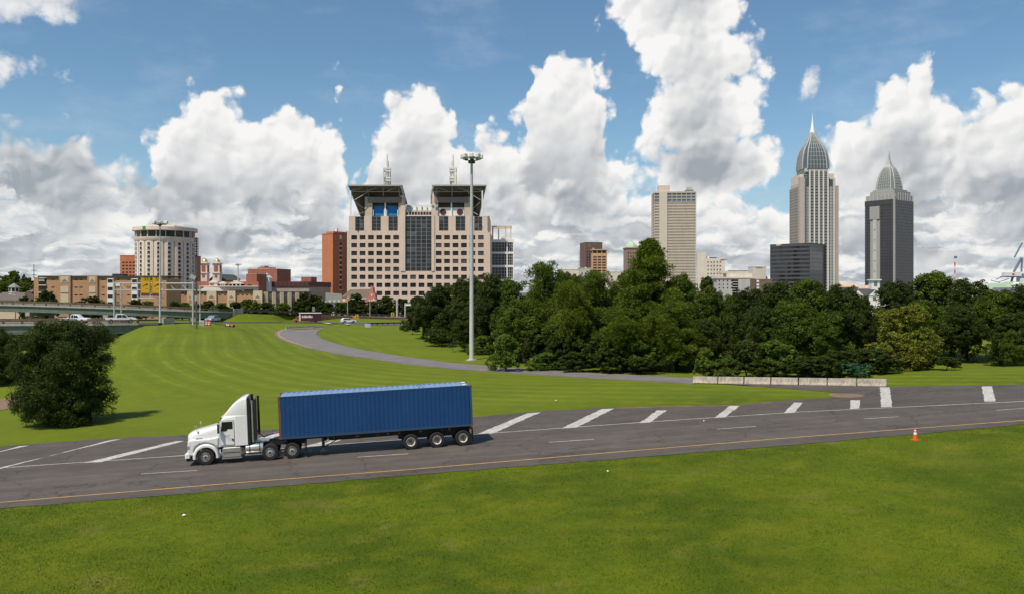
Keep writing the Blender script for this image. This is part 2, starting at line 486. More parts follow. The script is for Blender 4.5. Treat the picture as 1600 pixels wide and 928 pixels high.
def asphalt_material(name, col, wear=True):
    m, nt, b = newmat(name)
    p = pos()
    g = E.noise(p, 22, 4, 0.8); s = E.noise(p, 0.35, 5, 0.6); s2 = E.noise(E.v('ADD', p, (40, 7, 0)), 1.3, 5, 0.65)
    k = E.ss(g, 0.25, 0.75, 0.82, 1.18, 'LINEAR') * E.ss(s, 0.3, 0.7, 0.86, 1.14, 'LINEAR') * E.ss(s2, 0.35, 0.7, 0.93, 1.08, 'LINEAR')
    if wear:
        across = E.v('DOT_PRODUCT', E.v('SUBTRACT', p, tuple(YL0)), tuple(road_n))
        along = E.v('DOT_PRODUCT', E.v('SUBTRACT', p, tuple(YL0)), tuple(road_d))
        wob = E.noise(E.xyz(along * 0.06, across * 0.8, 0.0), 1.0, 4, 0.6)
        tr = E.m('COSINE', (across + (wob - 0.5) * 0.8) * (2 * math.pi / 1.83))
        inlane = E.ss(across, 7.6, 7.0) * E.ss(across, 0.2, 0.8)
        k = k * (1.0 + tr * 0.06 * inlane + inlane * 0.10)
        streak = E.noise(E.xyz(along * 0.035, across * 2.2, 0.0), 1.6, 5, 0.7)
        k = k * E.ss(streak, 0.35, 0.72, 1.10, 0.80)
        crack = E.voro(E.v('ADD', E.xyz(along, across), E.v('SCALE', E.noise(p, 1.2, 4, 0.6, True), 1.6)), 0.16, 0, feature='DISTANCE_TO_EDGE')
        k = k * E.ss(crack, 0.0, 0.012, 0.55, 1.0) * E.ss(E.noise(E.xyz(along * 0.12, across * 0.5, 3.0), 1.0, 3, 0.5), 0.56, 0.60, 1.0, 0.90)
    vs = nt.nodes.new('ShaderNodeVectorMath'); vs.operation = 'SCALE'; vs.inputs[0].default_value = col
    nt.links.new(k.s, vs.inputs['Scale']); nt.links.new(vs.outputs[0], b.inputs['Base Color'])
    b.inputs['Roughness'].default_value = 0.75; b.inputs['Specular IOR Level'].default_value = 0.3
    bump(b, g, 0.5, 0.01)
    return m
def paint_material(name, col):
    m, nt, b = newmat(name)
    p = pos()
    w = E.ss(E.noise(p, 3.0, 6, 0.75), 0.36, 0.62)
    c = E.mix(w * 0.55, col, (0.20, 0.185, 0.165))
    c = E.mix(E.ss(E.noise(p, 0.5, 4, 0.6), 0.45, 0.7) * 0.30, c, (0.26, 0.24, 0.21))
    link(c, b.inputs['Base Color']); b.inputs['Roughness'].default_value = 0.7
    return m

MG = grass_material()
ASPH = asphalt_material('asphalt', (0.100, 0.083, 0.070))
RAMP = asphalt_material('ramp_asphalt', (0.190, 0.170, 0.160), False)
FARA = asphalt_material('far_asphalt', (0.105, 0.100, 0.098), False)
PWHITE = paint_material('white_road_paint', (0.62, 0.59, 0.53))
PYEL = paint_material('yellow_road_paint', (0.64, 0.33, 0.04))
CONC = M('concrete', (0.40, 0.36, 0.31), 0.85, 0.2, 0.8, streak=0.35, bmp=0.3)
GIRD = M('girder_green_paint', (0.135, 0.165, 0.145), 0.6, 0.15, 0.4, streak=0.2)
RUSTC = M('weathered_kerb_concrete', (0.14, 0.10, 0.072), 0.9, 0.3, 0.8, streak=0.4)
STEEL = M('galvanised_steel', (0.48, 0.48, 0.47), 0.45, 0.1, 2.0, metal=0.6)
POLEW = M('weathered_grey_steel', (0.52, 0.51, 0.49), 0.5, 0.12, 1.0, metal=0.2, streak=0.15)
DARK = M('black_steel', (0.018, 0.018, 0.018), 0.55, 0.2, 2.0)
DIRT = M('bare_soil', (0.20, 0.135, 0.08), 0.95, 0.35, 1.0, bmp=0.5)

# ------------------------------------------------------------------ routes
ramp_px = [(1250, 607, 0), (1150, 599.5, 0), (1085, 594.5, 0), (1000, 590, 0), (900, 584.5, 0), (820, 579.5, 0), (740, 574, 0), (660, 566, 0), (600, 557.5, 0.05), (545, 549, 0.2), (505, 540.5, 0.45), (478, 532, 0.75), (466, 526, 1.0), (462, 520.5, 1.3), (470, 515, 1.5)]
ramp_pts = [G(p[0], p[1], p[2] if p[2] > 0 else None) for p in ramp_px]
ramp_half = [3.0, 2.9, 2.8, 2.8, 2.8, 2.8, 2.9, 3.0, 3.1, 3.3, 3.6, 3.8, 4.0, 4.2, 4.6]
def at3(u, v, Y): return P(u, v, Y)
low_px = [(-500, 507, 165), (-200, 506, 165), (0, 505, 168), (120, 504.5, 170), (220, 504, 174), (340, 503, 212), (440, 503, 240), (500, 504, 255), (560, 505, 262), (640, 506.5, 268), (760, 508, 272)]
low_pts = [P(*p) for p in low_px]
up_px = [(-500, 470, 250), (-200, 472, 245), (0, 475, 240), (100, 477.5, 236), (200, 481, 234), (300, 485, 238), (345, 487, 244), (420, 489.5, 262), (480, 491, 278), (540, 493, 292), (600, 494.5, 304), (650, 495.5, 312), (760, 497, 325)]
up_pts = [P(*p) for p in up_px]

def smooth_line(pts, n=6):
    out = []
    for i in range(len(pts) - 1):
        p0, p1, p2, p3 = pts[max(i - 1, 0)], pts[i], pts[i + 1], pts[min(i + 2, len(pts) - 1)]
        for k in range(n):
            t = k / n
            out.append(0.5 * ((2 * p1) + (p2 - p0) * t + (2 * p0 - 5 * p1 + 4 * p2 - p3) * t * t + (3 * p1 - p0 - 3 * p2 + p3) * t ** 3))
    out.append(pts[-1].copy())
    return out
ramp_l = smooth_line(ramp_pts, 5)
rh = np.interp(np.linspace(0, len(ramp_half) - 1, len(ramp_l)), range(len(ramp_half)), ramp_half)
low_l = smooth_line(low_pts, 5); up_l = smooth_line(up_pts, 5)
LOW_W, UP_W = 5.2, 5.0

def seg_dist(X, Y, line):
    """distance, interpolated z and side of the nearest point on a polyline"""
    best = np.full(X.shape, 1e9); zz = np.zeros(X.shape); side = np.zeros(X.shape); idx = np.zeros(X.shape)
    for i in range(len(line) - 1):
        a, b = line[i], line[i + 1]; dx, dy = b.x - a.x, b.y - a.y; L2 = dx * dx + dy * dy + 1e-9
        t = np.clip(((X - a.x) * dx + (Y - a.y) * dy) / L2, 0, 1)
        d = np.hypot(X - a.x - t * dx, Y - a.y - t * dy)
        m = d < best
        best = np.where(m, d, best); zz = np.where(m, a.z + t * (b.z - a.z), zz); idx = np.where(m, i + t, idx)
        side = np.where(m, np.sign(dx * (Y - a.y) - dy * (X - a.x)), side)
    return best, zz, side, idx

# ------------------------------------------------------------------ terrain
G0 = lambda u, v, z=0.0: G(u, v, z)
ctrl = [G0(222, 509, 3.55), G0(222, 514, 3.3), G0(265, 508, 3.4), G0(305, 515, 3.0), G0(360, 512, 2.1), G0(425, 512, 1.5), G0(230, 540, 2.3), G0(187, 538, 2.2), G0(182, 560, 0.9), G0(300, 540, 1.7), G0(380, 535, 1.3),
        G0(350, 560, 0.9), G0(250, 575, 0.6), G0(180, 600, 0.15), G0(440, 545, 0.8), G0(300, 600, 0.2), G0(400, 580, 0.4), G0(166, 545, -0.3), G0(165, 538, -0.4), G0(160, 532, -0.6), G0(160, 570, 0.0), G0(100, 545, -0.3), G0(0, 560, -0.2),
        G0(40, 600, 0), G0(-200, 560, 0), G0(0, 690, 0), G0(180, 650, 0), G0(300, 650, 0), G0(434, 620, 0), G0(600, 600, 0), G0(520, 575, 0.15), G0(740, 600, 0), G0(900, 620, 0), G0(1100, 600, 0), G0(700, 545, 0.2), G0(640, 530, 0.3),
        G0(560, 520, 0.8), G0(900, 560, 0), G0(1200, 580, 0), G0(1500, 580, 0), G0(1600, 600, 0), G0(600, 512, 0.6)]
for p in low_l[20::3]: ctrl.append(p)
ctrl += [Vector((x, y, 0)) for x, y in ((-150, 60), (-150, 110), (150, 60), (150, 120), (0, 40), (60, 300), (200, 200), (-200, 200), (40, 240), (-60, 420), (-200, 420), (100, 420), (-110, 150), (-110, 190))]
CP = np.array([(p.x, p.y) for p in ctrl]); CZ = np.array([p.z for p in ctrl])
Dm = np.hypot(CP[:, None, 0] - CP[None, :, 0], CP[:, None, 1] - CP[None, :, 1])
Wt = np.linalg.solve(Dm + np.eye(len(CP)) * 0.05, CZ)
def smoothstep(a, b, x):
    t = np.clip((x - a) / (b - a), 0, 1); return t * t * (3 - 2 * t)
road_far_px = [(-300, 714), (0, 697), (100, 690), (185, 684), (290, 679), (500, 666), (745, 651), (850, 641.5), (960, 636.5), (1040, 634), (1150, 632), (1205, 627), (1300, 621)]
def base_height(X, Y):
    X = np.asarray(X, float); Y = np.asarray(Y, float); z = np.zeros(X.shape)
    for (cx, cy), w in zip(CP, Wt): z += w * np.hypot(X - cx, Y - cy)
    fade = smoothstep(76, 92, Y + 0.10 * X) * (1 - smoothstep(300, 400, Y)) * (1 - smoothstep(150, 240, np.abs(X))) * (1 - smoothstep(-4, 22, X))
    return np.clip(z, -1.2, 4.2) * fade
def height(X, Y):
    X = np.asarray(X, float); Y = np.asarray(Y, float)
    z = base_height(X, Y) + plane(X, Y)
    for line, half, i0 in ((up_l, UP_W + 0.6, 31), (low_l, 13.5, 36), (low_l, LOW_W + 0.6, 21)):
        d, zr, sd, ix = seg_dist(X, Y, line[i0:])
        ends = 1.0 - 0.0 * ix
        w = 1 - smoothstep(half, half + 9, d)
        w = np.where((ix <= 0.001), w * (1 - smoothstep(0.0, 3.0, d - half)), w)
        z = z * (1 - w) + (zr - 0.15) * w
    d, zr, sd, ix = seg_dist(X, Y, ramp_l)
    w = 1 - smoothstep(6.0, 12.0, d)
    z = z * (1 - w) + (zr - 0.06) * w * (Y > 80) + z * w * (Y <= 80)
    return z
def hz1(x, y): return float(height(np.array([x]), np.array([y]))[0])

def axis(parts):
    out = []
    for a, b, s in parts: out += list(np.arange(a, b, s))
    return np.array(out)
geo = list(np.geomspace(340, 12000, 26))
ys = np.concatenate([[-9000, -2000, -500, -100, -20], axis([(0, 80, 2.0), (80, 150, 1.1), (150, 340, 2.2)]), geo])
xs = np.concatenate([-np.array(list(np.geomspace(170, 12000, 22)))[::-1], axis([(-165, -100, 4), (-100, 20, 1.2), (20, 165, 3.5)]), list(np.geomspace(170, 12000, 22))])
GX, GY = np.meshgrid(xs, ys)
GZ = height(GX, GY)
nx, ny = len(xs), len(ys)
V = np.stack([GX.ravel(), GY.ravel(), GZ.ravel()], 1)
ii = (np.arange(ny - 1)[:, None] * nx + np.arange(nx - 1)[None, :]).ravel()
FQ = np.stack([ii, ii + 1, ii + 1 + nx, ii + nx], 1)
mow_l = smooth_line([Vector((x, y, 0)) for x, y in ((-100, 260), (-80, 200), (-66, 166), (-58, 146), (-48.7, 120.6), (-43.6, 110), (-37.9, 102.7), (-30.9, 95.6), (-25.2, 91.2), (-10, 82), (10, 72), (60, 50))], 4)
dr, _, sr, ir = seg_dist(GX.ravel(), GY.ravel(), mow_l)
dr = dr * sr
lawn = smoothstep(-11, -3, dr) * (1 - smoothstep(26, 40, dr)) * smoothstep(66, 78, GY.ravel()) * (1 - smoothstep(180, 230, GY.ravel()))
ground = np_mesh('ground', V, FQ, MG, {'stripe': dr, 'lawn': lawn, 'urban': smoothstep(318, 345, GY.ravel()), 'mown': smoothstep(62, 76, GY.ravel() - 0.22 * GX.ravel())}, smooth=True)
tag(ground, kind='structure')

def ribbon(name, line, half, mat, dz=0.0, kind='structure', o0=None, o1=None, parent=None):
    """a strip along a line; o0, o1 offset its edges to the right and left"""
    vs = []; fs = []
    for i, p in enumerate(line):
        d = (line[min(i + 1, len(line) - 1)] - line[max(i - 1, 0)]); d.z = 0; d.normalize(); n = Vector((-d.y, d.x, 0))
        h = half[i] if hasattr(half, '__len__') else half
        a, b = (-h, h) if o0 is None else (o0, o1)
        vs += [p + n * a + Vector((0, 0, dz)), p + n * b + Vector((0, 0, dz))]
        if i: fs.append((2 * i - 2, 2 * i - 1, 2 * i + 1, 2 * i))
    me = bpy.data.meshes.new(name); me.from_pydata([tuple(v) for v in vs], [], fs); me.materials.append(mat)
    o = bpy.data.objects.new(name, me); COL.objects.link(o); o.parent = parent
    if parent is None: tag(o, kind=kind)
    return o
def sheet(name, pts, mat, z, kind='structure', parent=None):
    vs = [Vector((p.x, p.y, float(plane(p.x, p.y)) + z)) for p in pts]
    tris = []
    for t in tessellate_polygon([[Vector((p.x, p.y, 0)) for p in pts]]):
        a, b, c = (vs[i] for i in t)
        n = (b - a).cross(c - a).z
        if abs(n) > 1e-7: tris.append(t if n > 0 else t[::-1])
    me = bpy.data.meshes.new(name); me.from_pydata([tuple(v) for v in vs], [], tris); me.materials.append(mat)
    o = bpy.data.objects.new(name, me); COL.objects.link(o); o.parent = parent
    if parent is None: tag(o, kind=kind)
    return o

# main road: one asphalt sheet from the near verge to the lawn behind the hatching
def jitter(pts, amp, step=1.2):
    out = []
    rng = random.Random(3)
    for a, b in zip(pts[:-1], pts[1:]):
        n = max(1, int((b - a).length / step))
        for k in range(n):
            p = a.lerp(b, k / n); out.append(p + Vector((rng.uniform(-amp, amp), rng.uniform(-amp, amp), 0)))
    out.append(pts[-1]); return out
near_px = [(0, 794), (320, 768.5), (640, 742.5), (940, 718.5), (1240, 695), (1600, 662.5)]
near = [G(*p) for p in near_px]
ext = 55
near = [near[0] - road_d * ext] + near + [near[-1] + road_d * ext]
far = [G(*p) for p in road_far_px[1:]]
farR = [G(1318, 616), G(1296, 612), G(1250, 608.5), G(1180, 603), G(1120, 598.3), G(1086, 595.8)]
ramp_edge = [G(1085, 591), G(1250, 600.5), G(1390, 604.2), G(1480, 602.5), G(1600, 600.5), G(1900, 594)]
far_line = [far[0] - road_d * ext] + far + farR
poly = jitter(near, 0.10, 0.7) + [ramp_edge[-1] + road_d * ext] + jitter(ramp_edge[1:][::-1], 0.06, 2.0) + [G(1086, 591.5)] + jitter(far_line[::-1], 0.16, 0.7)
road = sheet('road', poly, ASPH, 0.022)
rr_ = random.Random(9); rv = []
for i_, p_ in enumerate(ramp_l[8:]):
    d_ = ramp_l[min(i_ + 9, len(ramp_l) - 1)] - ramp_l[i_ + 7]; d_.z = 0; d_.normalize(); n_ = Vector((-d_.y, d_.x, 0)); h_ = rh[i_ + 8]
    a_, b_ = p_ - n_ * (h_ + rr_.uniform(-.15, .15)), p_ + n_ * (h_ + rr_.uniform(-.15, .15))
    rv.append([a_ + Vector((0, 0, -.4)), a_ + Vector((0, 0, .034)), b_ + Vector((0, 0, .034)), b_ + Vector((0, 0, -.4))])
ramp = tag(MB().loft(rv).build('ramp_road', RAMP), kind='structure')
ye = []
for i_ in range(len(ramp_l) - 22, len(ramp_l)):
    d_ = ramp_l[min(i_ + 1, len(ramp_l) - 1)] - ramp_l[i_ - 1]; d_.z = 0; d_.normalize(); ye.append(ramp_l[i_] + Vector((-d_.y, d_.x, 0)) * (rh[i_] - .7))
ribbon('yellow_edge_line', ye, .12, PYEL, 0.045, parent=ramp)

def marking(name, pts, mat, z=0.030):
    o = sheet(name, pts, mat, z, parent=road); return o
def line_strip(name, a, b, w, mat, z=0.030):
    d = (b - a).normalized(); n = Vector((-d.y, d.x, 0)) * (w / 2)
    pts = [a - n, b - n, b + n, a + n]
    n_ = max(1, int((b - a).length / 2))
    rng = random.Random(int(a.x * 10))
    lo = [a.lerp(b, k / n_) - n * rng.uniform(0.85, 1.08) for k in range(n_ + 1)]
    hi = [a.lerp(b, k / n_) + n * rng.uniform(0.85, 1.08) for k in range(n_ + 1)]
    return marking(name, lo + hi[::-1], mat, z)
ypx = [(0, 785), (400, 752), (640, 733.6), (1000, 703.2), (1240, 683.5), (1600, 656.7)]
yp = [G(*p) for p in ypx]; yp = [yp[0] - road_d * 45] + yp + [yp[-1] + road_d * 45]
for a, b in zip(yp[:-1], yp[1:]): line_strip('yellow_edge_line', a, b, 0.17, PYEL)
wpx = [(0, 731), (290, 711.5), (770, 676.5), (1000, 660), (1250, 643.5), (1420, 635.5), (1600, 627)]
wp = [G(*p) for p in wpx]; wp = [wp[0] - road_d * 45] + wp + [wp[-1] + road_d * 45]
for a, b in zip(wp[:-1], wp[1:]): line_strip('white_edge_line', a, b, 0.16, PWHITE)
dash = [((220, 740.5), (308, 735)), ((558, 714.2), (638, 709)), ((858, 691), (928, 686.3)), ((1120, 670.5), (1181, 665.8)), ((1350, 654.3), (1404, 651)), ((1557, 640.8), (1612, 637)), ((-170, 769), (-70, 762))]
for a, b in dash: line_strip('lane_dash', G(*a), G(*b), 0.13, PWHITE)
def hatch(c):
    P4 = [G(*p) for p in c]
    rng = random.Random(int(c[0][0]))
    out = []
    for i in range(4):
        a, b = P4[i], P4[(i + 1) % 4]; n = max(1, int((b - a).length / 0.5))
        for k in range(n):
            t = k / n; q = a.lerp(b, t)
            if 0 < t: q = q + Vector((rng.uniform(-.05, .05), rng.uniform(-.05, .05), 0))
            out.append(q)
    return marking('hatch_stripe', out, PWHITE, 0.026)
for c in [((-40, 743), (-2, 731), (190, 685.5), (172, 687.5)), ((-60, 722), (0, 706), (46, 695.8), (30, 697)), ((131, 723), (158, 721.8), (288, 689), (275, 689)), ((305, 711), (345, 708), (452, 676), (432, 677)),
          ((470, 699), (500, 697), (610, 665), (588, 666)), ((742, 679.5), (770, 677), (845, 644), (824, 645.5)), ((876, 669.5), (900, 668), (960, 638), (940, 639)), ((999, 661), (1015, 660), (1042, 641), (1027, 641)),
          ((1116, 653), (1132, 652), (1156, 634), (1140, 634)), ((1225, 645.5), (1241, 644.8), (1254, 629), (1240, 629)), ((1328, 638.8), (1343, 638), (1344, 625), (1329, 625)),
          ((1377, 636), (1394, 635.5), (1390, 605), (1375, 605)), ((1538, 627.2), (1556, 627), (1550, 603.5), (1534, 603.5))]: hatch(c)
o = sheet('soil_patch', jitter([G(1302, 614), G(1338, 615.5), G(1356, 618), G(1345, 620), (G(1325, 621.5)), G(1299, 620.5), G(1292, 617)], 0.15, 0.7), DIRT, 0.030)
o = sheet('soil_strip', jitter([G(962, 637.4), G(1040, 635), G(1150, 633), G(1205, 628), G(1205, 629.3), G(1150, 634), G(1040, 636), G(965, 638.6)], 0.10, 0.6), DIRT, 0.034)
o = sheet('sand_patch', jitter([G(-60, 626), G(0, 623), G(24, 621), G(36, 628), G(22, 636), G(0, 641), G(-60, 644)], 0.25, 0.8), DIRT, 0.02)
for v_ in o.data.vertices: v_.co.z = hz1(v_.co.x, v_.co.y) + 0.05

# ------------------------------------------------------------------ far roads and bridges
tag(ribbon('far_road', low_l[18:], list(np.interp(range(len(low_l) - 18), [0, 10, 18, 40], [LOW_W, 6.5, 12, 13])), FARA, 0.02))
tag(ribbon('upper_road', up_l[29:], UP_W, FARA, 0.02))
for k in range(9):
    i = 24 + k * 3
    if i + 1 < len(low_l):
        a, b = low_l[i], low_l[i].lerp(low_l[i + 1], 0.55)
        ribbon('lane_dash', [a, b], 0.12, PWHITE, 0.06, parent=None)
for c in (((502, 505.5), (512, 505), (521, 511.3), (514, 511.6)), ((537, 505.6), (543, 505.4), (548, 510), (543, 510.2))):
    q = [P(u, v, Y) for (u, v), Y in zip(c, (250, 250, 226, 226))]
    me = bpy.data.meshes.new('gore_stripe')
    me.from_pydata([(p.x, p.y, hz1(p.x, p.y) + 0.28) for p in q], [], [(0, 1, 2, 3)]); me.materials.append(PWHITE)
    o = bpy.data.objects.new('gore_stripe', me); COL.objects.link(o); tag(o, kind='structure')

def normals(line):
    out = []
    for i in range(len(line)):
        d = (line[min(i + 1, len(line) - 1)] - line[max(i - 1, 0)]); d.z = 0; d.normalize(); out.append(Vector((-d.y, d.x, 0)))
    return out
def profile_run(name, line, prof, mat, parent):
    """sweep a closed outline (offset to the left, height) along a line"""
    ns = normals(line)
    rings = [[p + n * o + Vector((0, 0, h)) for o, h in prof] for p, n in zip(line, ns)]
    return MB().loft(rings).build(name, mat, parent)
def rail_posts(line, off, h, step, parent, mat, w=0.2):
    ns = normals(line); acc = 0.0; nxt = 0.0
    for i in range(len(line) - 1):
        L = (line[i + 1] - line[i]).length
        while nxt <= acc + L:
            t = (nxt - acc) / L; p = line[i].lerp(line[i + 1], t); n = ns[i]
            ang = math.atan2(-n.x, n.y)
            T = Matrix.Translation(p + n * off) @ Matrix.Rotation(ang, 4, 'Z')
            slab('rail_post', mat, parent, -w, w, -0.12, 0.12, 0.05, h, T)
            nxt += step
        acc += L
def bridge(name, label, line, half, gird, pier_at, z_ground):
    root = empty(name, (0, 0, 0), 0, label, 'bridge')
    profile_run('deck', line, [(-half, -0.02), (half, -0.02), (half, -0.35), (-half, -0.35)], FARA, root)
    for s in (-1, 1):
        profile_run('kerb', line, [(s * (half - 0.05), -0.3), (s * (half + 0.35), -0.3), (s * (half + 0.35), 0.12), (s * (half - 0.05), 0.12)], CONC, root)
        profile_run('rail', line, [(s * (half + 0.02), 0.50), (s * (half + 0.30), 0.50), (s * (half + 0.30), 0.80), (s * (half + 0.02), 0.80)], RUSTC, root)
        rail_posts(line, s * (half + 0.16), 0.66, 3.6, root, RUSTC)
        profile_run('girder', line, [(s * (half - 0.35), -0.33), (s * (half - 0.05), -0.33), (s * (half - 0.05), -0.33 - gird), (s * (half - 0.35), -0.33 - gird)], GIRD, root)
        profile_run('flange', line, [(s * (half - 0.5), -0.35 - gird), (s * (half + 0.1), -0.35 - gird), (s * (half + 0.1), -0.43 - gird), (s * (half - 0.5), -0.43 - gird)], GIRD, root)
    ns = normals(line)
    for i in pier_at:
        p, n = line[i], ns[i]; ang = math.atan2(-n.x, n.y)
        T = Matrix.Translation((p.x, p.y, 0)) @ Matrix.Rotation(ang, 4, 'Z')
        top = p.z - 0.45 - gird
        o = MB(T).box(-0.7, 0.7, -half - 0.2, half + 0.2, top - 1.0, top).build('pier_cap', CONC, root)
        for y in (-half + 1.2, 0, half - 1.2):
            MB(T).box(-0.5, 0.5, y - 0.5, y + 0.5, z_ground - 0.6, top - 1.0).build('pier_column', CONC, root)
    return root
lo_b = bridge('highway_bridge', 'lower green-girder bridge carrying two white pickups behind the dark tree', low_l[:21], LOW_W, 1.55, (4, 11, 17), -0.3)
hi_b = bridge('highway_bridge', 'upper green-girder bridge in front of the peach apartment block', up_l[:31], UP_W, 1.5, (6, 13, 19, 25), -0.3)
# abutments
def abutment(line, i, half, label, depth=2.2):
    p = line[i]; n = normals(line)[i]; ang = math.atan2(-n.x, n.y)
    T = Matrix.Translation((p.x, p.y, 0)) @ Matrix.Rotation(ang, 4, 'Z')
    root = empty('bridge_abutment', (0, 0, 0), 0, label, 'abutment')
    MB(T).box(-0.2, 1.2, -half - 0.5, half + 0.5, -1.2, p.z - 0.42).build('wall', CONC, root)
    for s in (-1, 1):
        MB(T).box(0.1, 3.5, s * (half + 0.25) - 0.2, s * (half + 0.25) + 0.2, p.z - 1.6, p.z + 0.9).build('wing_wall', CONC, root)
abutment(low_l, 20, LOW_W, 'concrete abutment where the lower bridge meets the grass slope')
abutment(up_l, 30, UP_W, 'concrete abutment where the upper bridge meets the green bank')
# guard rails on the fills
def guard_rail(name, label, line, off, mat, step=3.8, low=False):
    root = empty(name, (0, 0, 0), 0, label, 'guard rail')
    profile_run('beam', line, [(off - 0.04, 0.45), (off + 0.04, 0.45), (off + 0.04, 0.80), (off - 0.04, 0.80)], mat, root)
    rail_posts(line, off, 0.85, step, root, mat, 0.08)
    return root
guard_rail('guard_rail', 'long brown guard rail along the upper road below the hedge', up_l[31:46], -UP_W + 0.2, RUSTC)
guard_rail('guard_rail', 'brown guard rail on the hedge side of the upper road', up_l[31:60], UP_W + 0.3, RUSTC)
guard_rail('guard_rail', 'dark steel guard rail on the lawn edge of the far road', [P(u, v, Y) + Vector((0, 0, -.35)) for u, v, Y in ((574, 506.5, 242), (590, 506, 246), (610, 505.5, 250), (640, 505.5, 254))], 0, DARK, 2.2)
# brick retaining wall of the upper road
BRW = M('pinkish_brick', (0.33, 0.165, 0.115), 0.9, 0.2, 1.5, streak=0.25)
wl = [P(u, v, Y) for u, v, Y in ((478, 491.5, 268), (520, 493.2, 277), (560, 494.6, 285), (600, 495.6, 292), (650, 496.5, 298), (720, 498, 304))]
wr = empty('retaining_wall', (0, 0, 0), 0, 'low pinkish brick retaining wall along the upper road', 'wall')
n_ = normals(smooth_line(wl, 3)); L_ = smooth_line(wl, 3)
MB().loft([[Vector((p.x, p.y, -1.0)) - n * 0.15, Vector((p.x, p.y, -1.0)) + n * 0.15, p + n * 0.15, p - n * 0.15] for p, n in zip(L_, n_)]).build('wall', BRW, wr)
MB().loft([[p - n * 0.22 + Vector((0, 0, .01)), p + n * 0.22 + Vector((0, 0, .01)), p + n * 0.22 + Vector((0, 0, .22)), p - n * 0.22 + Vector((0, 0, .22))] for p, n in zip(L_, n_)]).build('coping', CONC, wr)

# ------------------------------------------------------------------ jersey barriers
BARR = M('stained_barrier_concrete', (0.42, 0.36, 0.29), 0.9, 0.30, 1.6, streak=0.40, bmp=0.3)
bprof = [(-0.30, 0), (0.30, 0), (0.30, 0.08), (0.17, 0.33), (0.09, 0.82), (-0.09, 0.82), (-0.17, 0.33), (-0.30, 0.08)]
bprof = [(y, z * .82) for y, z in bprof]
def barrier_mesh(L):
    return MB().loft([[(x, y, z) for y, z in bprof] for x in (-L / 2, -L / 2 + 0.04, L / 2 - 0.04, L / 2)])
a, b = G(1084, 598.6), G(1389, 604.0)
words = ['stained concrete barrier block at the tree end of the row of seven', 'second stained barrier block from the tree end of the row', 'third stained barrier block from the tree end of the row', 'middle barrier block of the row of seven by the ramp mouth',
         'third stained barrier block from the wide white stripe', 'second stained barrier block from the wide white stripe', 'stained barrier block at the wide white stripe, end of the row']
for i in range(7):
    L = (b - a).length / 7
    o = barrier_mesh(L - 0.10).build('concrete_barrier', BARR, None, bevel=0.015)
    p = a.lerp(b, (i + .5) / 7); o.location = (p.x, p.y + 0.3, p.z + 0.02); o.rotation_euler = (0, -math.atan((b.z - a.z) / (b - a).length), math.atan2(b.y - a.y, b.x - a.x) + random.uniform(-.02, .02))
    tag(o, words[i], 'barrier', 'barriers at the ramp mouth')
a, b = G(446, 514.2, 1.6), G(505, 513.0, 1.3)
for i in range(4):
    L = (b - a).length / 4
    o = barrier_mesh(L - 0.12).build('concrete_barrier', BARR, None)
    p = a.lerp(b, (i + .5) / 4); o.location = (p.x, p.y, hz1(p.x, p.y) + 0.05); o.rotation_euler = (0, 0, math.atan2(b.y - a.y, b.x - a.x))
    tag(o, 'pale barrier block closing the far end of the curved ramp', 'barrier', 'barriers at the far end of the ramp')

# ------------------------------------------------------------------ buildings
GLS = glass('dark_window_glass', (0.030, 0.025, 0.024), 0.18, spec=0.2)
GLB = glass('curtain_glass', (0.030, 0.034, 0.038), 0.08, 0.7, 1.5, 0.35)
GLBL = glass('blue_grey_glass', (0.11, 0.14, 0.165), 0.10, 0.7, 1.4, 0.6)
BLACKG = glass('black_glass', (0.012, 0.014, 0.02), 0.05, 0.8, 1.2, 0.7)
ROOFG = M('flat_roof_gravel', (0.22, 0.21, 0.20), 0.9)

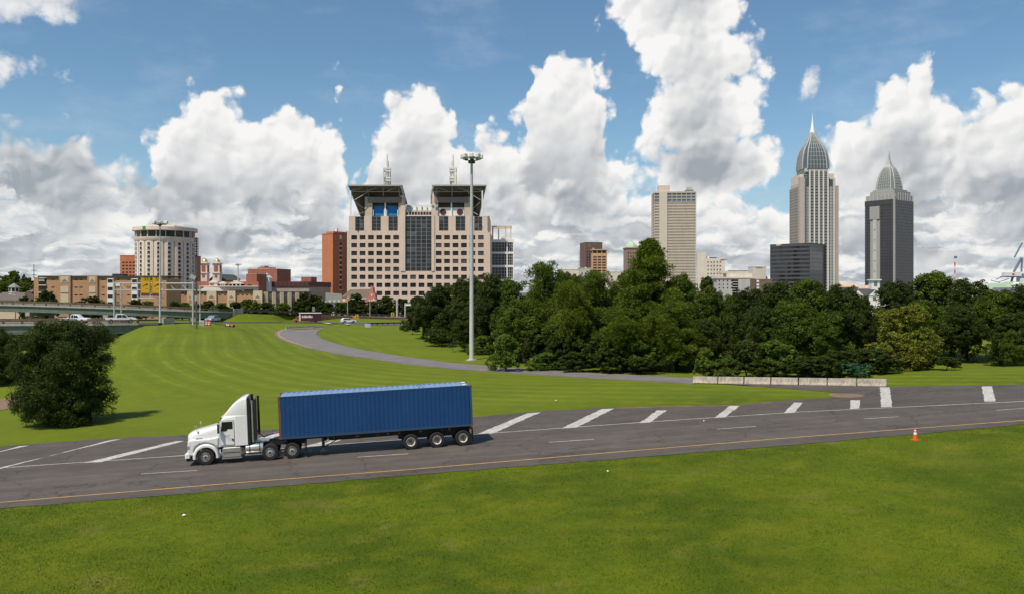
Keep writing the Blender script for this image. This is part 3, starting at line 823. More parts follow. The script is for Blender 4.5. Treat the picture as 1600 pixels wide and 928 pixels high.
class Bld:
    """a building in its own frame: x to the right along the front, y into it, z up"""
    def __init__(s, name, label, u, Y, rz=0.0, cat='building', group=None):
        s.root = empty(name, (XU(u, Y), Y, 0), rz, label, cat, group); s.Y = Y; s.k = Y / F
    def z(s, v): return CH - (v - HZ) * s.k
    def box(s, name, mat, x0, x1, y0, y1, z0, z1, parent=None):
        return MB().box(x0, x1, y0, y1, z0, z1).build(name, mat, parent or s.root)
    def face(s, side, w, d):
        """matrix of a wall: x along it, y inwards"""
        if side == 'front': return Matrix.Identity(4)
        if side == 'right': return Matrix.Translation((w, 0, 0)) @ Matrix.Rotation(R(90), 4, 'Z')
        if side == 'left': return Matrix.Translation((0, d, 0)) @ Matrix.Rotation(R(-90), 4, 'Z')
        return Matrix.Translation((w, d, 0)) @ Matrix.Rotation(R(180), 4, 'Z')
    def grid(s, wall, win, x0, x1, z0, z1, cols, rows, T=None, t=0.35, name='window', wname='wall', inset=0.28, each=True, y=0.0, cross=None):
        """wall with real openings; cols (centre, width), rows (centre, height); a pane in each opening"""
        m = MB(T); x = x0
        for c, w in cols:
            if c - w / 2 > x + 1e-4: m.box(x, c - w / 2, y, y + t, z0, z1)
            zz = z0
            for r, h in rows:
                if r - h / 2 > zz + 1e-4: m.box(c - w / 2, c + w / 2, y, y + t, zz, r - h / 2)
                zz = r + h / 2
            if zz < z1 - 1e-4: m.box(c - w / 2, c + w / 2, y, y + t, zz, z1)
            x = c + w / 2
        if x < x1 - 1e-4: m.box(x, x1, y, y + t, z0, z1)
        m.build(wname, wall, s.root)
        if each:
            for c, w in cols:
                for r, h in rows:
                    o = slab(name, win, s.root, c - w / 2 - .02, c + w / 2 + .02, y + inset, y + inset + 0.05, r - h / 2 - .02, r + h / 2 + .02, T)
                    if cross: cross(o, c, w, r, h, T)
        else:
            for r, h in rows:
                xa, xb = cols[0][0] - cols[0][1] / 2, cols[-1][0] + cols[-1][1] / 2
                slab('window_band', win, s.root, xa - .02, xb + .02, y + inset, y + inset + 0.05, r - h / 2 - .02, r + h / 2 + .02, T)

# ---- government plaza: pale pink twin-towered office block
PINK = M('pink_beige_panel', (0.69, 0.535, 0.43), 0.85, 0.08, 0.15, streak=0.10)
TAN = M('tan_panel', (0.58, 0.47, 0.36), 0.85, 0.08, 0.15, streak=0.1)
FASC = M('taupe_fascia', (0.235, 0.195, 0.17), 0.8, 0.1)
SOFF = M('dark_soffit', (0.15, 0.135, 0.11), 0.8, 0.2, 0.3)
TRUSS = M('grey_truss_steel', (0.40, 0.38, 0.34), 0.5, 0.1)
OFFW = M('off_white_metal', (0.74, 0.70, 0.62), 0.6, 0.08)
GY_ = 430.0
g = Bld('office_building', 'pale pink twin-topped office block with a tall glass atrium between its halves', 653.5, GY_)
k = g.k
def gx(u): return (u - 653.5) * k
wc = lambda us: [(gx(u), 9.0 * k) for u in us]
rws = [(g.z(v), 6.8 * k) for v in (458.2, 445.6, 433.1, 420.7, 408.4, 396.0, 383.6, 371.3)]
rws = [(g.z(458.2 + 12.5 * i), 6.8 * k) for i in (2, 1)] + rws
lw = [553.4, 566.5, 579.6, 592.7, 605.8, 619.0]; rw = [685.4, 698.5, 711.7, 724.9, 738.1, 751.4]; mw = [632.2, 645.4, 658.6, 671.8]
z0 = 0.0
g.grid(PINK, GLS, gx(541), gx(626), z0, g.z(362), wc(lw), rws)
g.grid(PINK, GLS, gx(679), gx(766), z0, g.z(362), wc(rw), rws)
g.grid(PINK, GLS, gx(626), gx(679), z0, g.z(424), wc(mw), rws[:5])
g.box('core', PINK, gx(541) + .3, gx(766) - .3, 0.9, 34, 0, g.z(363))
# side walls
for side, uu in (('left', 541), ('right', 766)):
    T = Matrix.Translation((gx(uu), 34, 0)) @ Matrix.Rotation(R(-90), 4, 'Z') if side == 'left' else Matrix.Translation((gx(uu), 0, 0)) @ Matrix.Rotation(R(90), 4, 'Z')
    g.grid(PINK, GLS, 0.36, 34, z0, g.z(362), [(3.2 + 4.35 * i, 3.0) for i in range(7)], rws, T=T)
def panes(root, x0, x1, z0, z1, nx_, nz_, y, bar, gl, fr, T=None, name='window'):
    """a framed window of panes with mullions"""
    w = slab(name, fr, root, x0, x1, y + .30, y + .34, z0, z1, T)
    dx, dz = (x1 - x0) / nx_, (z1 - z0) / nz_
    for i in range(nx_):
        for j in range(nz_):
            o = slab('pane', gl, root, x0 + i * dx + bar / 2, x0 + (i + 1) * dx - bar / 2, y + .22, y + .29, z0 + j * dz + bar / 2, z0 + (j + 1) * dz - bar / 2, T)
    return w
MULL = M('grey_mullion', (0.33, 0.32, 0.29), 0.5, 0.1)
# storey with the tall windows
def tallband(ua, ub, wins):
    x = ua
    m = MB()
    za, zb = g.z(362), g.z(338)
    wz0, wz1 = g.z(361), g.z(338.6)
    for a_, b_ in wins:
        m.box(gx(x), gx(a_), 0, 0.6, za, zb); m.box(gx(a_), gx(b_), 0, 0.6, za, wz0); x = b_
        panes(g.root, gx(a_) , gx(b_), wz0, wz1, 2, 4, 0.1, 0.22, GLB, MULL)
    m.box(gx(x), gx(ub), 0, 0.6, za, zb)
    m.build('wall', PINK, g.root)
tallband(545, 626, [(555, 569), (581, 595), (607, 621.5)])
tallband(679, 765, [(686, 700.5), (712, 727), (741, 753.5)])
g.box('core', PINK, gx(545.5), gx(764.5), 0.95, 30, g.z(363), g.z(338.4))
# piers framing the atrium
for a_, b_ in ((626, 633.2), (674.3, 679)):
    g.box('pier', PINK, gx(a_), gx(b_), -0.35, 0.9, g.z(424), g.z(306))
panes(g.root, gx(633.2), gx(674.3), g.z(423.5), g.z(338), 5, 14, 0.5, 0.26, GLB, MULL, name='atrium_glazing')
g.box('atrium_band', OFFW, gx(633.2), gx(674.3), 0.5, 1.2, g.z(338), g.z(336.6))
for i in range(9):
    slab('window', GLS, g.root, gx(634.4 + i * 4.5), gx(637.6 + i * 4.5), 0.62, 0.9, g.z(336), g.z(331.5))
g.box('atrium_head', TAN, gx(633.2), gx(674.3), 0.7, 1.6, g.z(336.6), g.z(330))
m = MB(); n = 10
m.loft([[(gx(633.3), 1 + 9 * (1 - math.cos(t)), g.z(330) + 4.0 * math.sin(t)) for t in (math.pi / 2 * i / n for i in range(n + 1))] + [(gx(633.3), 10, g.z(330))],
        [(gx(674.2), 1 + 9 * (1 - math.cos(t)), g.z(330) + 4.0 * math.sin(t)) for t in (math.pi / 2 * i / n for i in range(n + 1))] + [(gx(674.2), 10, g.z(330))]])
m.build('atrium_vault', M('pale_metal_roof', (0.50, 0.49, 0.46), 0.45, 0.1, 0.3), g.root)
for i in range(6): g.box('vault_rib', OFFW, gx(634 + i * 8), gx(634.7 + i * 8), 0.6, 2.2, g.z(330), g.z(321 if i % 2 else 322))
# the two heads with their raking roofs
BLUEP = M('bright_blue_screen', (0.012, 0.20, 0.50), 0.6, 0.15, 0.3)
REDD = M('maroon_disc', (0.115, 0.022, 0.02), 0.7, 0.1)
WHT = M('white_panel', (0.80, 0.77, 0.72), 0.7, 0.05)
def head(m0, mirror, blue):
    def X(u): return gx(m0 - (u - 590) if mirror else u)
    def B(name, mat, u0, u1, y0, y1, v0, v1):
        a_, b_ = sorted((X(u0), X(u1))); return g.box(name, mat, a_, b_, y0, y1, g.z(v0), g.z(v1))
    B('pier', TAN, 570, 581.5, 0.1, 14, 338, 308); B('pier', TAN, 622.5, 627, 0.1, 14, 338, 308)
    B('fascia', FASC, 575, 628, -0.5, 2.5, 317, 308.5)
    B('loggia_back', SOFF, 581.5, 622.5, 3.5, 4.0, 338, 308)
    B('divider', WHT, 600.6, 602.8, 0.3, 0.9, 338, 317)
    if blue:
        for a_, b_ in ((583.5, 599.5), (604.5, 620.5)):
            B('screen', BLUEP, a_, b_, 1.6, 1.9, 337.4, 322)
            B('screen_post', WHT, a_ - 1.6, a_ - .2, 0.6, 1.5, 337.8, 328)
            B('screen_post', WHT, b_ + .2, b_ + 1.2, 0.6, 1.5, 337.8, 328)
    else:
        B('panel', WHT, 582, 622, 0.9, 1.2, 337.6, 324.5)
        for uc in (588.5, 615):
            MB().lathe([(4.9 * k, -0.2), (4.9 * k, 0.0)], 28, (X(uc), 0.9, g.z(331.3)), 'Y').build('disc', REDD, g.root)
    # roof sheet: level front edge, falling backwards and turned down at the outer end
    top = g.z(291); th = 0.7
    y_f, y_b = -5.0, 16.0
    zf, zb = top, g.z(313)
    out_e, in_e = 547.0, 627.5
    a_, b_ = sorted((X(out_e), X(in_e)))
    g.box('roof_edge', TRUSS, a_, b_, y_f, y_f + .29, zf - .65, zf)
    MB().path([(X(in_e), y_f + .15, zf - .3), (X(in_e + 2.6), y_f + .8, zf - 2.2), (X(in_e + 4.6), y_f + 2, zf - 5.5), (X(in_e + 5.6), y_f + 4, zf - 9.5)], [.45, .45, .4, .3], 6).build('roof_edge', TRUSS, g.root)
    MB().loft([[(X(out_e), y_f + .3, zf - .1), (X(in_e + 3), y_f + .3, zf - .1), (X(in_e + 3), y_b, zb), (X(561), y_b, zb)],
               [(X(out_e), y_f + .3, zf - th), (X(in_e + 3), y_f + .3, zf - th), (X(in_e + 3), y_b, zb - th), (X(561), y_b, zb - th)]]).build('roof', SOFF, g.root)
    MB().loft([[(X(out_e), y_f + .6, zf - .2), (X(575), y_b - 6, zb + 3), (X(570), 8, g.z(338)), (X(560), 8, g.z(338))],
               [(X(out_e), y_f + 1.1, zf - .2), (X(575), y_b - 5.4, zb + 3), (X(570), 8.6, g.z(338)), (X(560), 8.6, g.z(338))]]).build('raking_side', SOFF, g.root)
    # truss members
    def bar(u0, v0, y0, u1, v1, y1, r=0.22):
        MB().tube((X(u0), y0, g.z(v0)), (X(u1), y1, g.z(v1)), r, n=5).build('truss_member', TRUSS, g.root)
    bar(out_e, 291.5, y_f, 560, 338, 7.4, .3)
    for u0, v0, u1, v1 in ((552, 301, 628, 301), (553, 300, 575, 292), (575, 300, 598, 292), (574, 292, 577, 318), (600, 292, 600, 308), (607, 300, 628, 292), (551, 299, 562, 292), (556, 314, 575, 302), (557, 318, 575, 330), (560, 337, 575, 326), (623, 292, 626, 308)):
        bar(u0, v0, -3.4, u1, v1, -2.4 if v1 < 310 else 6.0, 0.17)
    B('prop', WHT, 549, 551, -4.2, -3.6, 338, 300) if not mirror else B('prop', WHT, 552, 554, -4.2, -3.6, 338, 300)
    # white mast cluster
    mu = 603.0 if not mirror else 590 + (m0 - 707)
    for du, v1, r in ((-5, 262, .55), (0, 240, .6), (4.5, 262, .55), (2, 250, .35), (-2.2, 268, .4)):
        MB().tube((X(mu + du), 4 + du * .3, g.z(300)), (X(mu + du), 4 + du * .3, g.z(v1)), r, r * .5, 8).build('mast', OFFW, g.root)
    for v in (262, 266, 277, 281):
        MB().box(min(X(mu - 6), X(mu + 6)), max(X(mu - 6), X(mu + 6)), 3.2, 4.8, g.z(v) - .4, g.z(v) + .4).build('mast_ring', OFFW, g.root)
head(0, False, True)
head(590 + 127.0, True, False)
# glass annex
an = Bld('office_annex', 'white framed glass annex with an open roof pergola beside the pink office block', 785, 440)
ka = an.k; ax = lambda u: (u - 785) * ka
an.box('core', GLB, ax(768.5), ax(801.5), 0.5, 18, 0, an.z(377))
for v0, v1 in ((379, 374.5), (397, 393.8), (418, 414.5), (440, 436)):
    an.box('floor_band', WHT, ax(767), ax(803), 0, 18.5, an.z(v0), an.z(v1))
for u in (767, 791.5, 801.3):
    an.box('column', WHT, ax(u), ax(u + 1.7), -0.15, 0.4, 0, an.z(374.2))
for v in (383, 387, 401, 406, 410, 423, 428, 433):
    an.box('transom', MULL, ax(768.7), ax(801.3), 0.3, 0.49, an.z(v) - .12, an.z(v) + .12)
for u in (773, 778, 783, 788, 795.5, 798.5):
    an.box('mullion', MULL, ax(u), ax(u) + .25, 0.25, 0.48, 0, an.z(379))
for u in (768.5, 778, 789, 797.5):
    an.box('pergola_post', PINK, ax(u), ax(u + 1.6), 1, 1.7, an.z(374.2), an.z(354.5))
    an.box('pergola_post', PINK, ax(u), ax(u + 1.6), 12, 12.7, an.z(374.2), an.z(354.5))
an.box('pergola_beam', PINK, ax(768), ax(800), 0.8, 1.9, an.z(355), an.z(353)); an.box('pergola_beam', PINK, ax(768), ax(800), 11.8, 12.9, an.z(355), an.z(353))
an.box('rooftop_unit', OFFW, ax(783), ax(791), 5, 9, an.z(374.2), an.z(368))

# ---- tall red brick slab
BRK = M('orange_brick', (0.50, 0.185, 0.09), 0.9, 0.10, 0.4, streak=0.12)
BRK2 = M('red_brick', (0.34, 0.125, 0.085), 0.9, 0.12, 0.4, streak=0.12)
s_ = Bld('brick_tower_block', 'tall plain orange brick slab beside the pink office block', 520, 470, R(-38))
w_, d_ = 9.4, 11.8
s_.box('wall', BRK, -w_, 0, 0, d_, 0, s_.z(366)); s_.box('wall', BRK, -w_ + 2.5, -0.5, 1, d_ + .5, s_.z(366), s_.z(361.5))
s_.box('coping', BRK2, -w_ - .1, .12, -.1, d_ + .1, s_.z(366), s_.z(364.7))
T = Matrix.Rotation(R(90), 4, 'Z')
for i, v in enumerate((369, 371, 381, 388, 396, 403, 411, 418.5, 426, 434, 442, 450)):
    slab('window', GLS if i > 1 else WHT, s_.root, 5.0, 6.4, -0.06, 0.2, s_.z(v) - .8, s_.z(v) + .8, T)
    if i > 1: slab('sill', OFFW, s_.root, 4.9, 6.5, -0.12, 0.1, s_.z(v) - 1.35, s_.z(v) - .86, T)
for i in range(11): s_.box('balcony', BRK2, 0.02, 0.9, 10.0, 11.6, s_.z(450 - i * 7.4), s_.z(450 - i * 7.4) + 1.1)
s_.box('vent', WHT, -2.6, -1.4, 4, 5, s_.z(361.5), s_.z(357))
s_.box('stair_wing', BRK2, -w_ - 2.3, -w_ - .02, 5, 11, 0, s_.z(425))

# ---- round hotel
CRM = M('cream_precast', (0.76, 0.64, 0.53), 0.85, 0.08, 0.2, streak=0.15)
CRM2 = M('warm_grey_precast', (0.33, 0.275, 0.22), 0.85, 0.1, 0.2)
h_ = Bld('round_hotel', 'round cream hotel tower with a dark glass band under its flat crown', 257.5, 465, 0, 'hotel')
h_.root.location.x = XU(257.5, 480)
h_.k = 480 / F; hk = h_.k; RB = 42.5 * hk; RC = 47.5 * hk
cyy = RB
h_.box  # body of curved bays
MB().lathe([(RB - 0.9, 0), (RB - 0.9, h_.z(378))], 64, (0, cyy, 0)).build('core', CRM2, h_.root, True)
nb = 18
for i in range(nb):
    a0 = 2 * math.pi * (i + 0.5) / nb - math.pi / 2
    if math.sin(a0) > 0.35: continue
    m = MB(); ring = []
    for t in np.linspace(-1, 1, 7):
        an_ = a0 + t * math.pi / nb * 0.92; r_ = RB + 0.35 * (1 - t * t) - 0.05
        ring.append((r_ * math.cos(an_), cyy + r_ * math.sin(an_)))
    for t in (1, -1):
        an_ = a0 + t * math.pi / nb * 0.92; ring.append(((RB - 1.2) * math.cos(an_), cyy + (RB - 1.2) * math.sin(an_)))
    m.loft([[(x, y, 0) for x, y in ring], [(x, y, h_.z(378)) for x, y in ring]]).build('bay', CRM, h_.root, True, angle=30)
    T = Matrix.Translation((0, cyy, 0)) @ Matrix.Rotation(a0 + math.pi / 2, 4, 'Z') @ Matrix.Translation((0, -RB - 0.38, 0))
    for j in range(12):
        zc = h_.z(383.5 + j * 6.62)
        slab('window', GLS, h_.root, -0.72, 0.72, -0.03, 0.25, zc - 0.95, zc + 0.85, T)
        slab('window_unit', CRM2, h_.root, -0.55, 0.55, -0.09, 0.1, zc - 0.90, zc - 0.45, T)
MB().lathe([(RB + .2, h_.z(379)), (RC - 1.2, h_.z(377)), (RC - 1.0, h_.z(372.5)), (RC - 2.0, h_.z(372.5))], 72, (0, cyy, 0)).build('lower_crown', CRM, h_.root, True)
MB().lathe([(RC - 2.2, h_.z(373)), (RC - 1.9, h_.z(362))], 72, (0, cyy, 0)).build('glass_band', BLACKG, h_.root, True)
for i in range(20):
    a0 = 2 * math.pi * (i + .3) / 20
    T = Matrix.Translation((0, cyy, 0)) @ Matrix.Rotation(a0, 4, 'Z') @ Matrix.Translation((0, -RC + 1.75, 0))
    slab('crown_post', CRM, h_.root, -.18, .18, -.35, .3, h_.z(372.8), h_.z(362.3), T)
MB().lathe([(RC - 2, h_.z(363)), (RC, h_.z(362.4)), (RC, h_.z(357.3)), (RC - 1.5, h_.z(357)), (3, h_.z(356.2))], 72, (0, cyy, 0)).build('crown', CRM, h_.root, True)
h_.box('penthouse', CRM, -8.5, 7.5, cyy - 6, cyy + 7, h_.z(358), h_.z(353.3)); h_.box('rooftop_unit', OFFW, -3, 1, cyy - 2, cyy + 3, h_.z(353.3), h_.z(351.8))
GRN = M('green_sign', (0.03, 0.33, 0.05), 0.6)
T = Matrix.Translation((0, cyy, 0)) @ Matrix.Rotation(R(-16), 4, 'Z') @ Matrix.Translation((0, -RC - .12, 0))
slab('green_sign', GRN, h_.root, -.9, .9, -.1, .2, h_.z(361.3), h_.z(357.2), T)
# orange office slab behind the hotel
b2 = Bld('orange_brick_building', 'orange brick office slab with rows of dark windows behind the round hotel', 187.5, 560, R(-4))
kb = b2.k; W2 = 113 * kb
b2.grid(BRK, GLS, 0, 30 * kb, 0, b2.z(400), [((5.5 + i * 5.6) * kb, 3.6 * kb) for i in range(4)], [(b2.z(436 - i * 5.1), 2.4 * kb) for i in range(6)])
b2.box('core', BRK, 0.1, W2, 0.4, 16, 0, b2.z(400.3)); b2.box('wall', BRK, 30 * kb, W2, 0, .39, 0, b2.z(401))
b2.box('coping', BRK2, -.1, W2 + .1, -.1, 16.1, b2.z(400.2), b2.z(399.2))

# ---- peach apartment block, two ranges
PEACH = M('peach_brick', (0.46, 0.265, 0.155), 0.9, 0.10, 0.5, streak=0.10)
CREAMP = M('cream_render', (0.60, 0.475, 0.34), 0.85, 0.08, 0.5)
ap = Bld('apartment_building', 'long peach brick apartment block with cream stair shafts above the upper bridge', 53, 296, R(1.5))
kp = ap.k; px_ = lambda u: (u - 53) * kp
zt = ap.z(433.5)
def aw(cols, x0, x1):
    ap.grid(PEACH, GLS, px_(x0), px_(x1), 0, zt, [(px_(c), w * kp) for c, w in cols], [(ap.z(v), 1.7 * kp) for v in (496, 484, 472.5, 461, 449, 437)])
ap.box('core', PEACH, .2, px_(258), 0.4, 14, 0, zt - .3)
aw([(82.5, 5.4)], 74, 92.5); aw([(118, 5), (125.6, 5)], 110.5, 136.5); aw([(160, 5)], 152, 168); aw([(183, 4), (199.5, 5)], 177, 205.5); aw([(226, 5), (236, 5), (248, 5)], 214.5, 258)
ap.box('balcony_pier', PEACH, 0, px_(60), 0, .38, 0, zt); ap.box('balcony_pier', PEACH, px_(72.5), px_(74), 0, .38, 0, zt)
for v0, v1 in ((445, 434.5), (456, 446.5), (468, 457.5), (480, 470)):
    slab('balcony_recess', GLS, ap.root, px_(60), px_(72.5), .2, .36, ap.z(v0), ap.z(v1)); slab('balcony_slab', CREAMP, ap.root, px_(60), px_(72.5), -.5, .37, ap.z(v0) - .35, ap.z(v0))
slab('balcony_blind', OFFW, ap.root, px_(61), px_(69), .1, .19, ap.z(439.5), ap.z(435.5))
for a_, b_ in ((92.5, 110.5), (136.5, 152)):
    ap.box('stair_shaft', PEACH, px_(a_), px_(b_), -.6, .38, 0, zt + .7)
    for v0, v1 in ((442, 432.5), (457, 447.5), (472, 459.5)):
        slab('shaft_panel', CREAMP, ap.root, px_(a_ + 3), px_(b_ - 2.5), -.72, -.55, ap.z(v0), ap.z(v1))
    T = Matrix.Identity(4)
    MB().prism([(px_(a_ + 4.5), ap.z(440)), (px_(b_ - 4), ap.z(440)), (px_((a_ + b_) / 2 + .5), ap.z(436))], -.80, -.70).build('shaft_motif', FASC, ap.root)
for a_, b_ in ((168, 177), (205.5, 214.5)):
    ap.box('bay', WHT, px_(a_), px_(b_), -.9, .38, 0, zt - .4)
    for v in (439, 451, 462.5, 474, 486): slab('window', GLS, ap.root, px_(a_ + .8), px_(b_ - .8), -.97, -.8, ap.z(v + 2.6), ap.z(v - 2.4))
ap.box('roof_edge', M('dark_roof_metal', (0.06, 0.055, 0.05), 0.7), px_(60), px_(259), -.5, 14.4, zt - .02, zt + .55)
ap.box('plant_box', M('dark_slate_box', (0.035, 0.042, 0.055), 0.6), px_(164), px_(181), 5, 9, zt + .5, ap.z(427.5))
a2_ = Bld('apartment_building', 'lower peach brick range with cream pilasters and grey roof edge below the round hotel', 254, 318, R(-2))
kq = a2_.k; qx = lambda u: (u - 254) * kq
zt2 = a2_.z(456.5)
a2_.box('core', PEACH, .2, qx(412), .4, 14, 0, zt2 - .3)
xs_ = [(254, 258), (270, 294), (303, 325), (340, 357.5), (370, 398)]
for i, (x0, x1) in enumerate(xs_):
    n = max(1, int((x1 - x0) / 7)) if x1 - x0 > 8 else 0
    a2_.grid(PEACH, GLS, qx(x0), qx(x1), 0, zt2, [(qx(x0 + (j + .5) * (x1 - x0) / n), 3.2 * kq) for j in range(n)], [(a2_.z(v), 1.6 * kq) for v in (486, 474, 461)])
for x0, x1 in ((258, 270), (294, 303), (325, 340), (357.5, 370), (398, 412)):
    a2_.box('stair_shaft', CREAMP, qx(x0), qx(x1), -.6, .38, 0, zt2 + .5)
    slab('shaft_panel', PEACH, a2_.root, qx(x0 + 2), qx(x1 - 2), -.66, -.5, a2_.z(474), a2_.z(468))
    MB().prism([(qx(x0 + 3), a2_.z(465)), (qx(x1 - 3), a2_.z(465)), (qx((x0 + x1) / 2), a2_.z(461))], -.70, -.59).build('shaft_motif', FASC, a2_.root)
a2_.box('roof_edge', MATS['dark_roof_metal'], qx(254), qx(398), -.4, 14.3, zt2 - .02, zt2 + .4)
a3_ = Bld('apartment_building', 'end of the peach range with a row of projecting cream bays by the hedge', 412.5, 318, R(30))
for i in range(6):
    x0 = i * 3.0
    a3_.box('bay', CREAMP, x0, x0 + 1.3, -.9, .4, 0, a3_.z(456 + i * .25)); a3_.box('recess_wall', BRK2, x0 + 1.3, x0 + 3.0, 0, .4, 0, a3_.z(456.6))
    for v in (463, 473): slab('window', GLBL, a3_.root, x0 + 1.55, x0 + 2.75, -.12, .1, a3_.z(v + 3), a3_.z(v - 3))
a3_.box('core', PEACH, 0.1, 17.9, .41, 9, 0, a3_.z(457)); a3_.box('roof_edge', MATS['dark_roof_metal'], -.1, 18.1, -.2, 9.2, a3_.z(457) + .01, a3_.z(455.6))

# ---- cathedral with two gilt-domed towers
ct = Bld('cathedral', 'twin-towered brick and cream church with gilt domes beyond the apartments', 327, 620, 0, 'church')
kc = ct.k; GOLD = M('gilt_dome', (0.80, 0.52, 0.16), 0.35, 0.1, 0.5, metal=0.7)
for uc in (318, 337.5):
    x = (uc - 327) * kc; w = 5.4 * kc
    ct.box('tower', CRM, x - w, x + w, 0, 2 * w, 0, ct.z(412))
    for s in (-1, 1):
        slab('belfry_opening', BRK2, ct.root, x - w * .55, x + w * .55, -.12, .2, ct.z(425), ct.z(414.5))
        break
    slab('clock_face', BRK2, ct.root, x - w * .4, x + w * .4, -.12, .2, ct.z(434), ct.z(429))
    slab('side_opening', BRK2, ct.root, x + w - .2, x + w + .12, w * .5, w * 1.5, ct.z(425), ct.z(414.5))
    ct.box('cornice', CRM, x - w - .5, x + w + .5, -.5, 2 * w + .5, ct.z(427.5), ct.z(426)); ct.box('cornice', CRM, x - w - .7, x + w + .7, -.7, 2 * w + .7, ct.z(412), ct.z(411))
    MB().prism([(x - w, ct.z(411)), (x + w, ct.z(411)), (x, ct.z(408.3))], -.4, .8).build('pediment', CRM, ct.root)
    MB().lathe([(w * .8, ct.z(411)), (w * .8, ct.z(408.8)), (w * .72, ct.z(406.8)), (w * .45, ct.z(405.2)), (w * .15, ct.z(404.5)), (w * .1, ct.z(403)), (.02, ct.z(402.6))], 20, (x, w, 0)).build('dome', GOLD, ct.root, True)
ct.box('nave', BRK2, -6 * kc, 12 * kc, 8, 50, 0, ct.z(436))
MB().prism([(-7 * kc, ct.z(436)), (19 * kc, ct.z(438)), (4 * kc, ct.z(427.5))], 9, 50).build('roof', M('green_slate', (0.07, 0.085, 0.075), 0.7), ct.root)

# ---- red brick civic halls
cv = Bld('civic_hall', 'low red brick hall with white arched gables behind the apartment range', 315, 400, 0)
kv = cv.k; vx = lambda u: (u - 315) * kv
cv.box('wall', BRK2, vx(306), vx(402), 2, 30, 0, cv.z(440)); cv.box('terrace_wall', CREAMP, vx(318), vx(402), .5, 2, 0, cv.z(448))
cv.box('terrace_roof', OFFW, vx(312), vx(403), -.5, 3, cv.z(448), cv.z(447))
MB().prism([(vx(312), cv.z(455.5)), (vx(350), cv.z(455.5)), (vx(343), cv.z(449.5)), (vx(324), cv.z(448.6))], -3, .4).build('hipped_roof', OFFW, cv.root)
MB().prism([(vx(324.5), cv.z(442)), (vx(339.5), cv.z(442)), (vx(332), cv.z(437))], .6, 4).build('gable', OFFW, cv.root)
slab('gable_wall', CREAMP, cv.root, vx(325.5), vx(338.5), .9, 1.9, cv.z(447), cv.z(442)); slab('window', BRK2, cv.root, vx(327), vx(333), .8, .95, cv.z(446.4), cv.z(443))
for a_, b_ in ((340.5, 353), (356, 380)):
    n = 8
    arc = [(vx(a_ + (b_ - a_) * i / n), cv.z(443.6 - 3.4 * math.sin(math.pi * i / n))) for i in range(n + 1)]
    MB().prism(arc, .4, 1.95).build('arched_gable', OFFW, cv.root)
    slab('window_band', GLS, cv.root, vx(a_ + 1.5), vx(b_ - 1.5), 1.2, 1.96, cv.z(447.0), cv.z(443.8))
    for j in range(1, 4): slab('band_post', OFFW, cv.root, vx(a_ + (b_ - a_) * j / 4) - .3, vx(a_ + (b_ - a_) * j / 4) + .3, 1.05, 1.5, cv.z(447.0), cv.z(443.8))
slab('window', GLS, cv.root, vx(385), vx(391), 1.8, 1.99, cv.z(447), cv.z(445)); slab('doorway', GLS, cv.root, vx(381), vx(395), .3, .6, cv.z(456), cv.z(452.5)); slab('doorway', GLS, cv.root, vx(358), vx(378), .3, .6, cv.z(455.5), cv.z(453.5))
for x0, x1, v in ((349, 357, 438), (360, 372, 436.8), (372, 376, 430), (376, 383, 435)): cv.box('rooftop_unit', OFFW, vx(x0), vx(x1), 14, 20, cv.z(440), cv.z(v))
cb = Bld('brick_stair_tower', 'square dark red brick block at the end of the civic hall', 384.5, 405, R(-8))
cb.box('wall', BRK2, 0, 17.5 * cb.k, 0, 12, 0, cb.z(428.5)); cb.box('coping', CREAMP, -.1, 17.6 * cb.k, -.1, 12.1, cb.z(428.5), cb.z(428))
cs = Bld('arena_building', 'long low maroon-topped arena with a grey wall band', 401, 420, R(-3))
MAR = M('maroon_metal_roof', (0.095, 0.035, 0.028), 0.7, 0.15, 0.2)
cs.box('wall', M('grey_render', (0.34, 0.30, 0.26), 0.85), 0, 83 * cs.k, .4, 40, 0, cs.z(448.3)); cs.box('roof_band', MAR, -.3, 83.4 * cs.k, 0, 41, cs.z(448.3), cs.z(440.2))
for i in range(12): slab('band_panel', MAR, cs.root, (1 + i * 6.9) * cs.k, (6.8 + i * 6.9) * cs.k, -.15, 0.0, cs.z(447.6), cs.z(440.8))
cs.box('rooftop_block', BRK2, 63 * cs.k, 79 * cs.k, 8, 18, cs.z(440.2), cs.z(432.5))
ch = Bld('brick_hotel', 'broad red brick building with a flat roof and plant rooms beyond the civic hall', 387, 520, R(-14))
PINKB = M('pinkish_red_brick', (0.36, 0.135, 0.095), 0.9, 0.1, 0.3)
wch = 50 * ch.k
ch.grid(PINKB, WHT, 0, wch, 0, ch.z(421), [((4 + i * 7) * ch.k, 1.2 * ch.k) for i in range(7)], [(ch.z(438 - i * 5.2), 1.9 * ch.k) for i in range(3)])
ch.box('core', PINKB, .1, wch - .1, .4, 17, 0, ch.z(421) - .1); ch.box('end_wall', BRK2, wch, wch + .4, 0, 17, 0, ch.z(421))
ch.box('plant_room', BRK2, 11 * ch.k, 32 * ch.k, 4, 12, ch.z(421), ch.z(418)); ch.box('plant_room', MATS['grey_render'], 14 * ch.k, 22 * ch.k, 5, 10, ch.z(418), ch.z(415.5)); ch.box('coping', CREAMP, -.1, wch + .5, -.1, 17.1, ch.z(421), ch.z(420.4))
wb = Bld('white_roof_house', 'small white gabled rooftop pavilion between the brick blocks', 416, 415, 0)
wb.box('wall', WHT, -4 * wb.k, 4.5 * wb.k, 0, 5, 0, wb.z(434)); MB().prism([(-4.6 * wb.k, wb.z(434)), (5 * wb.k, wb.z(434)), (.2 * wb.k, wb.z(430))], -.2, 5.2).build('roof', WHT, wb.root); wb.box('finial', WHT, -.3, .4, 1, 1.7, wb.z(431), wb.z(427))
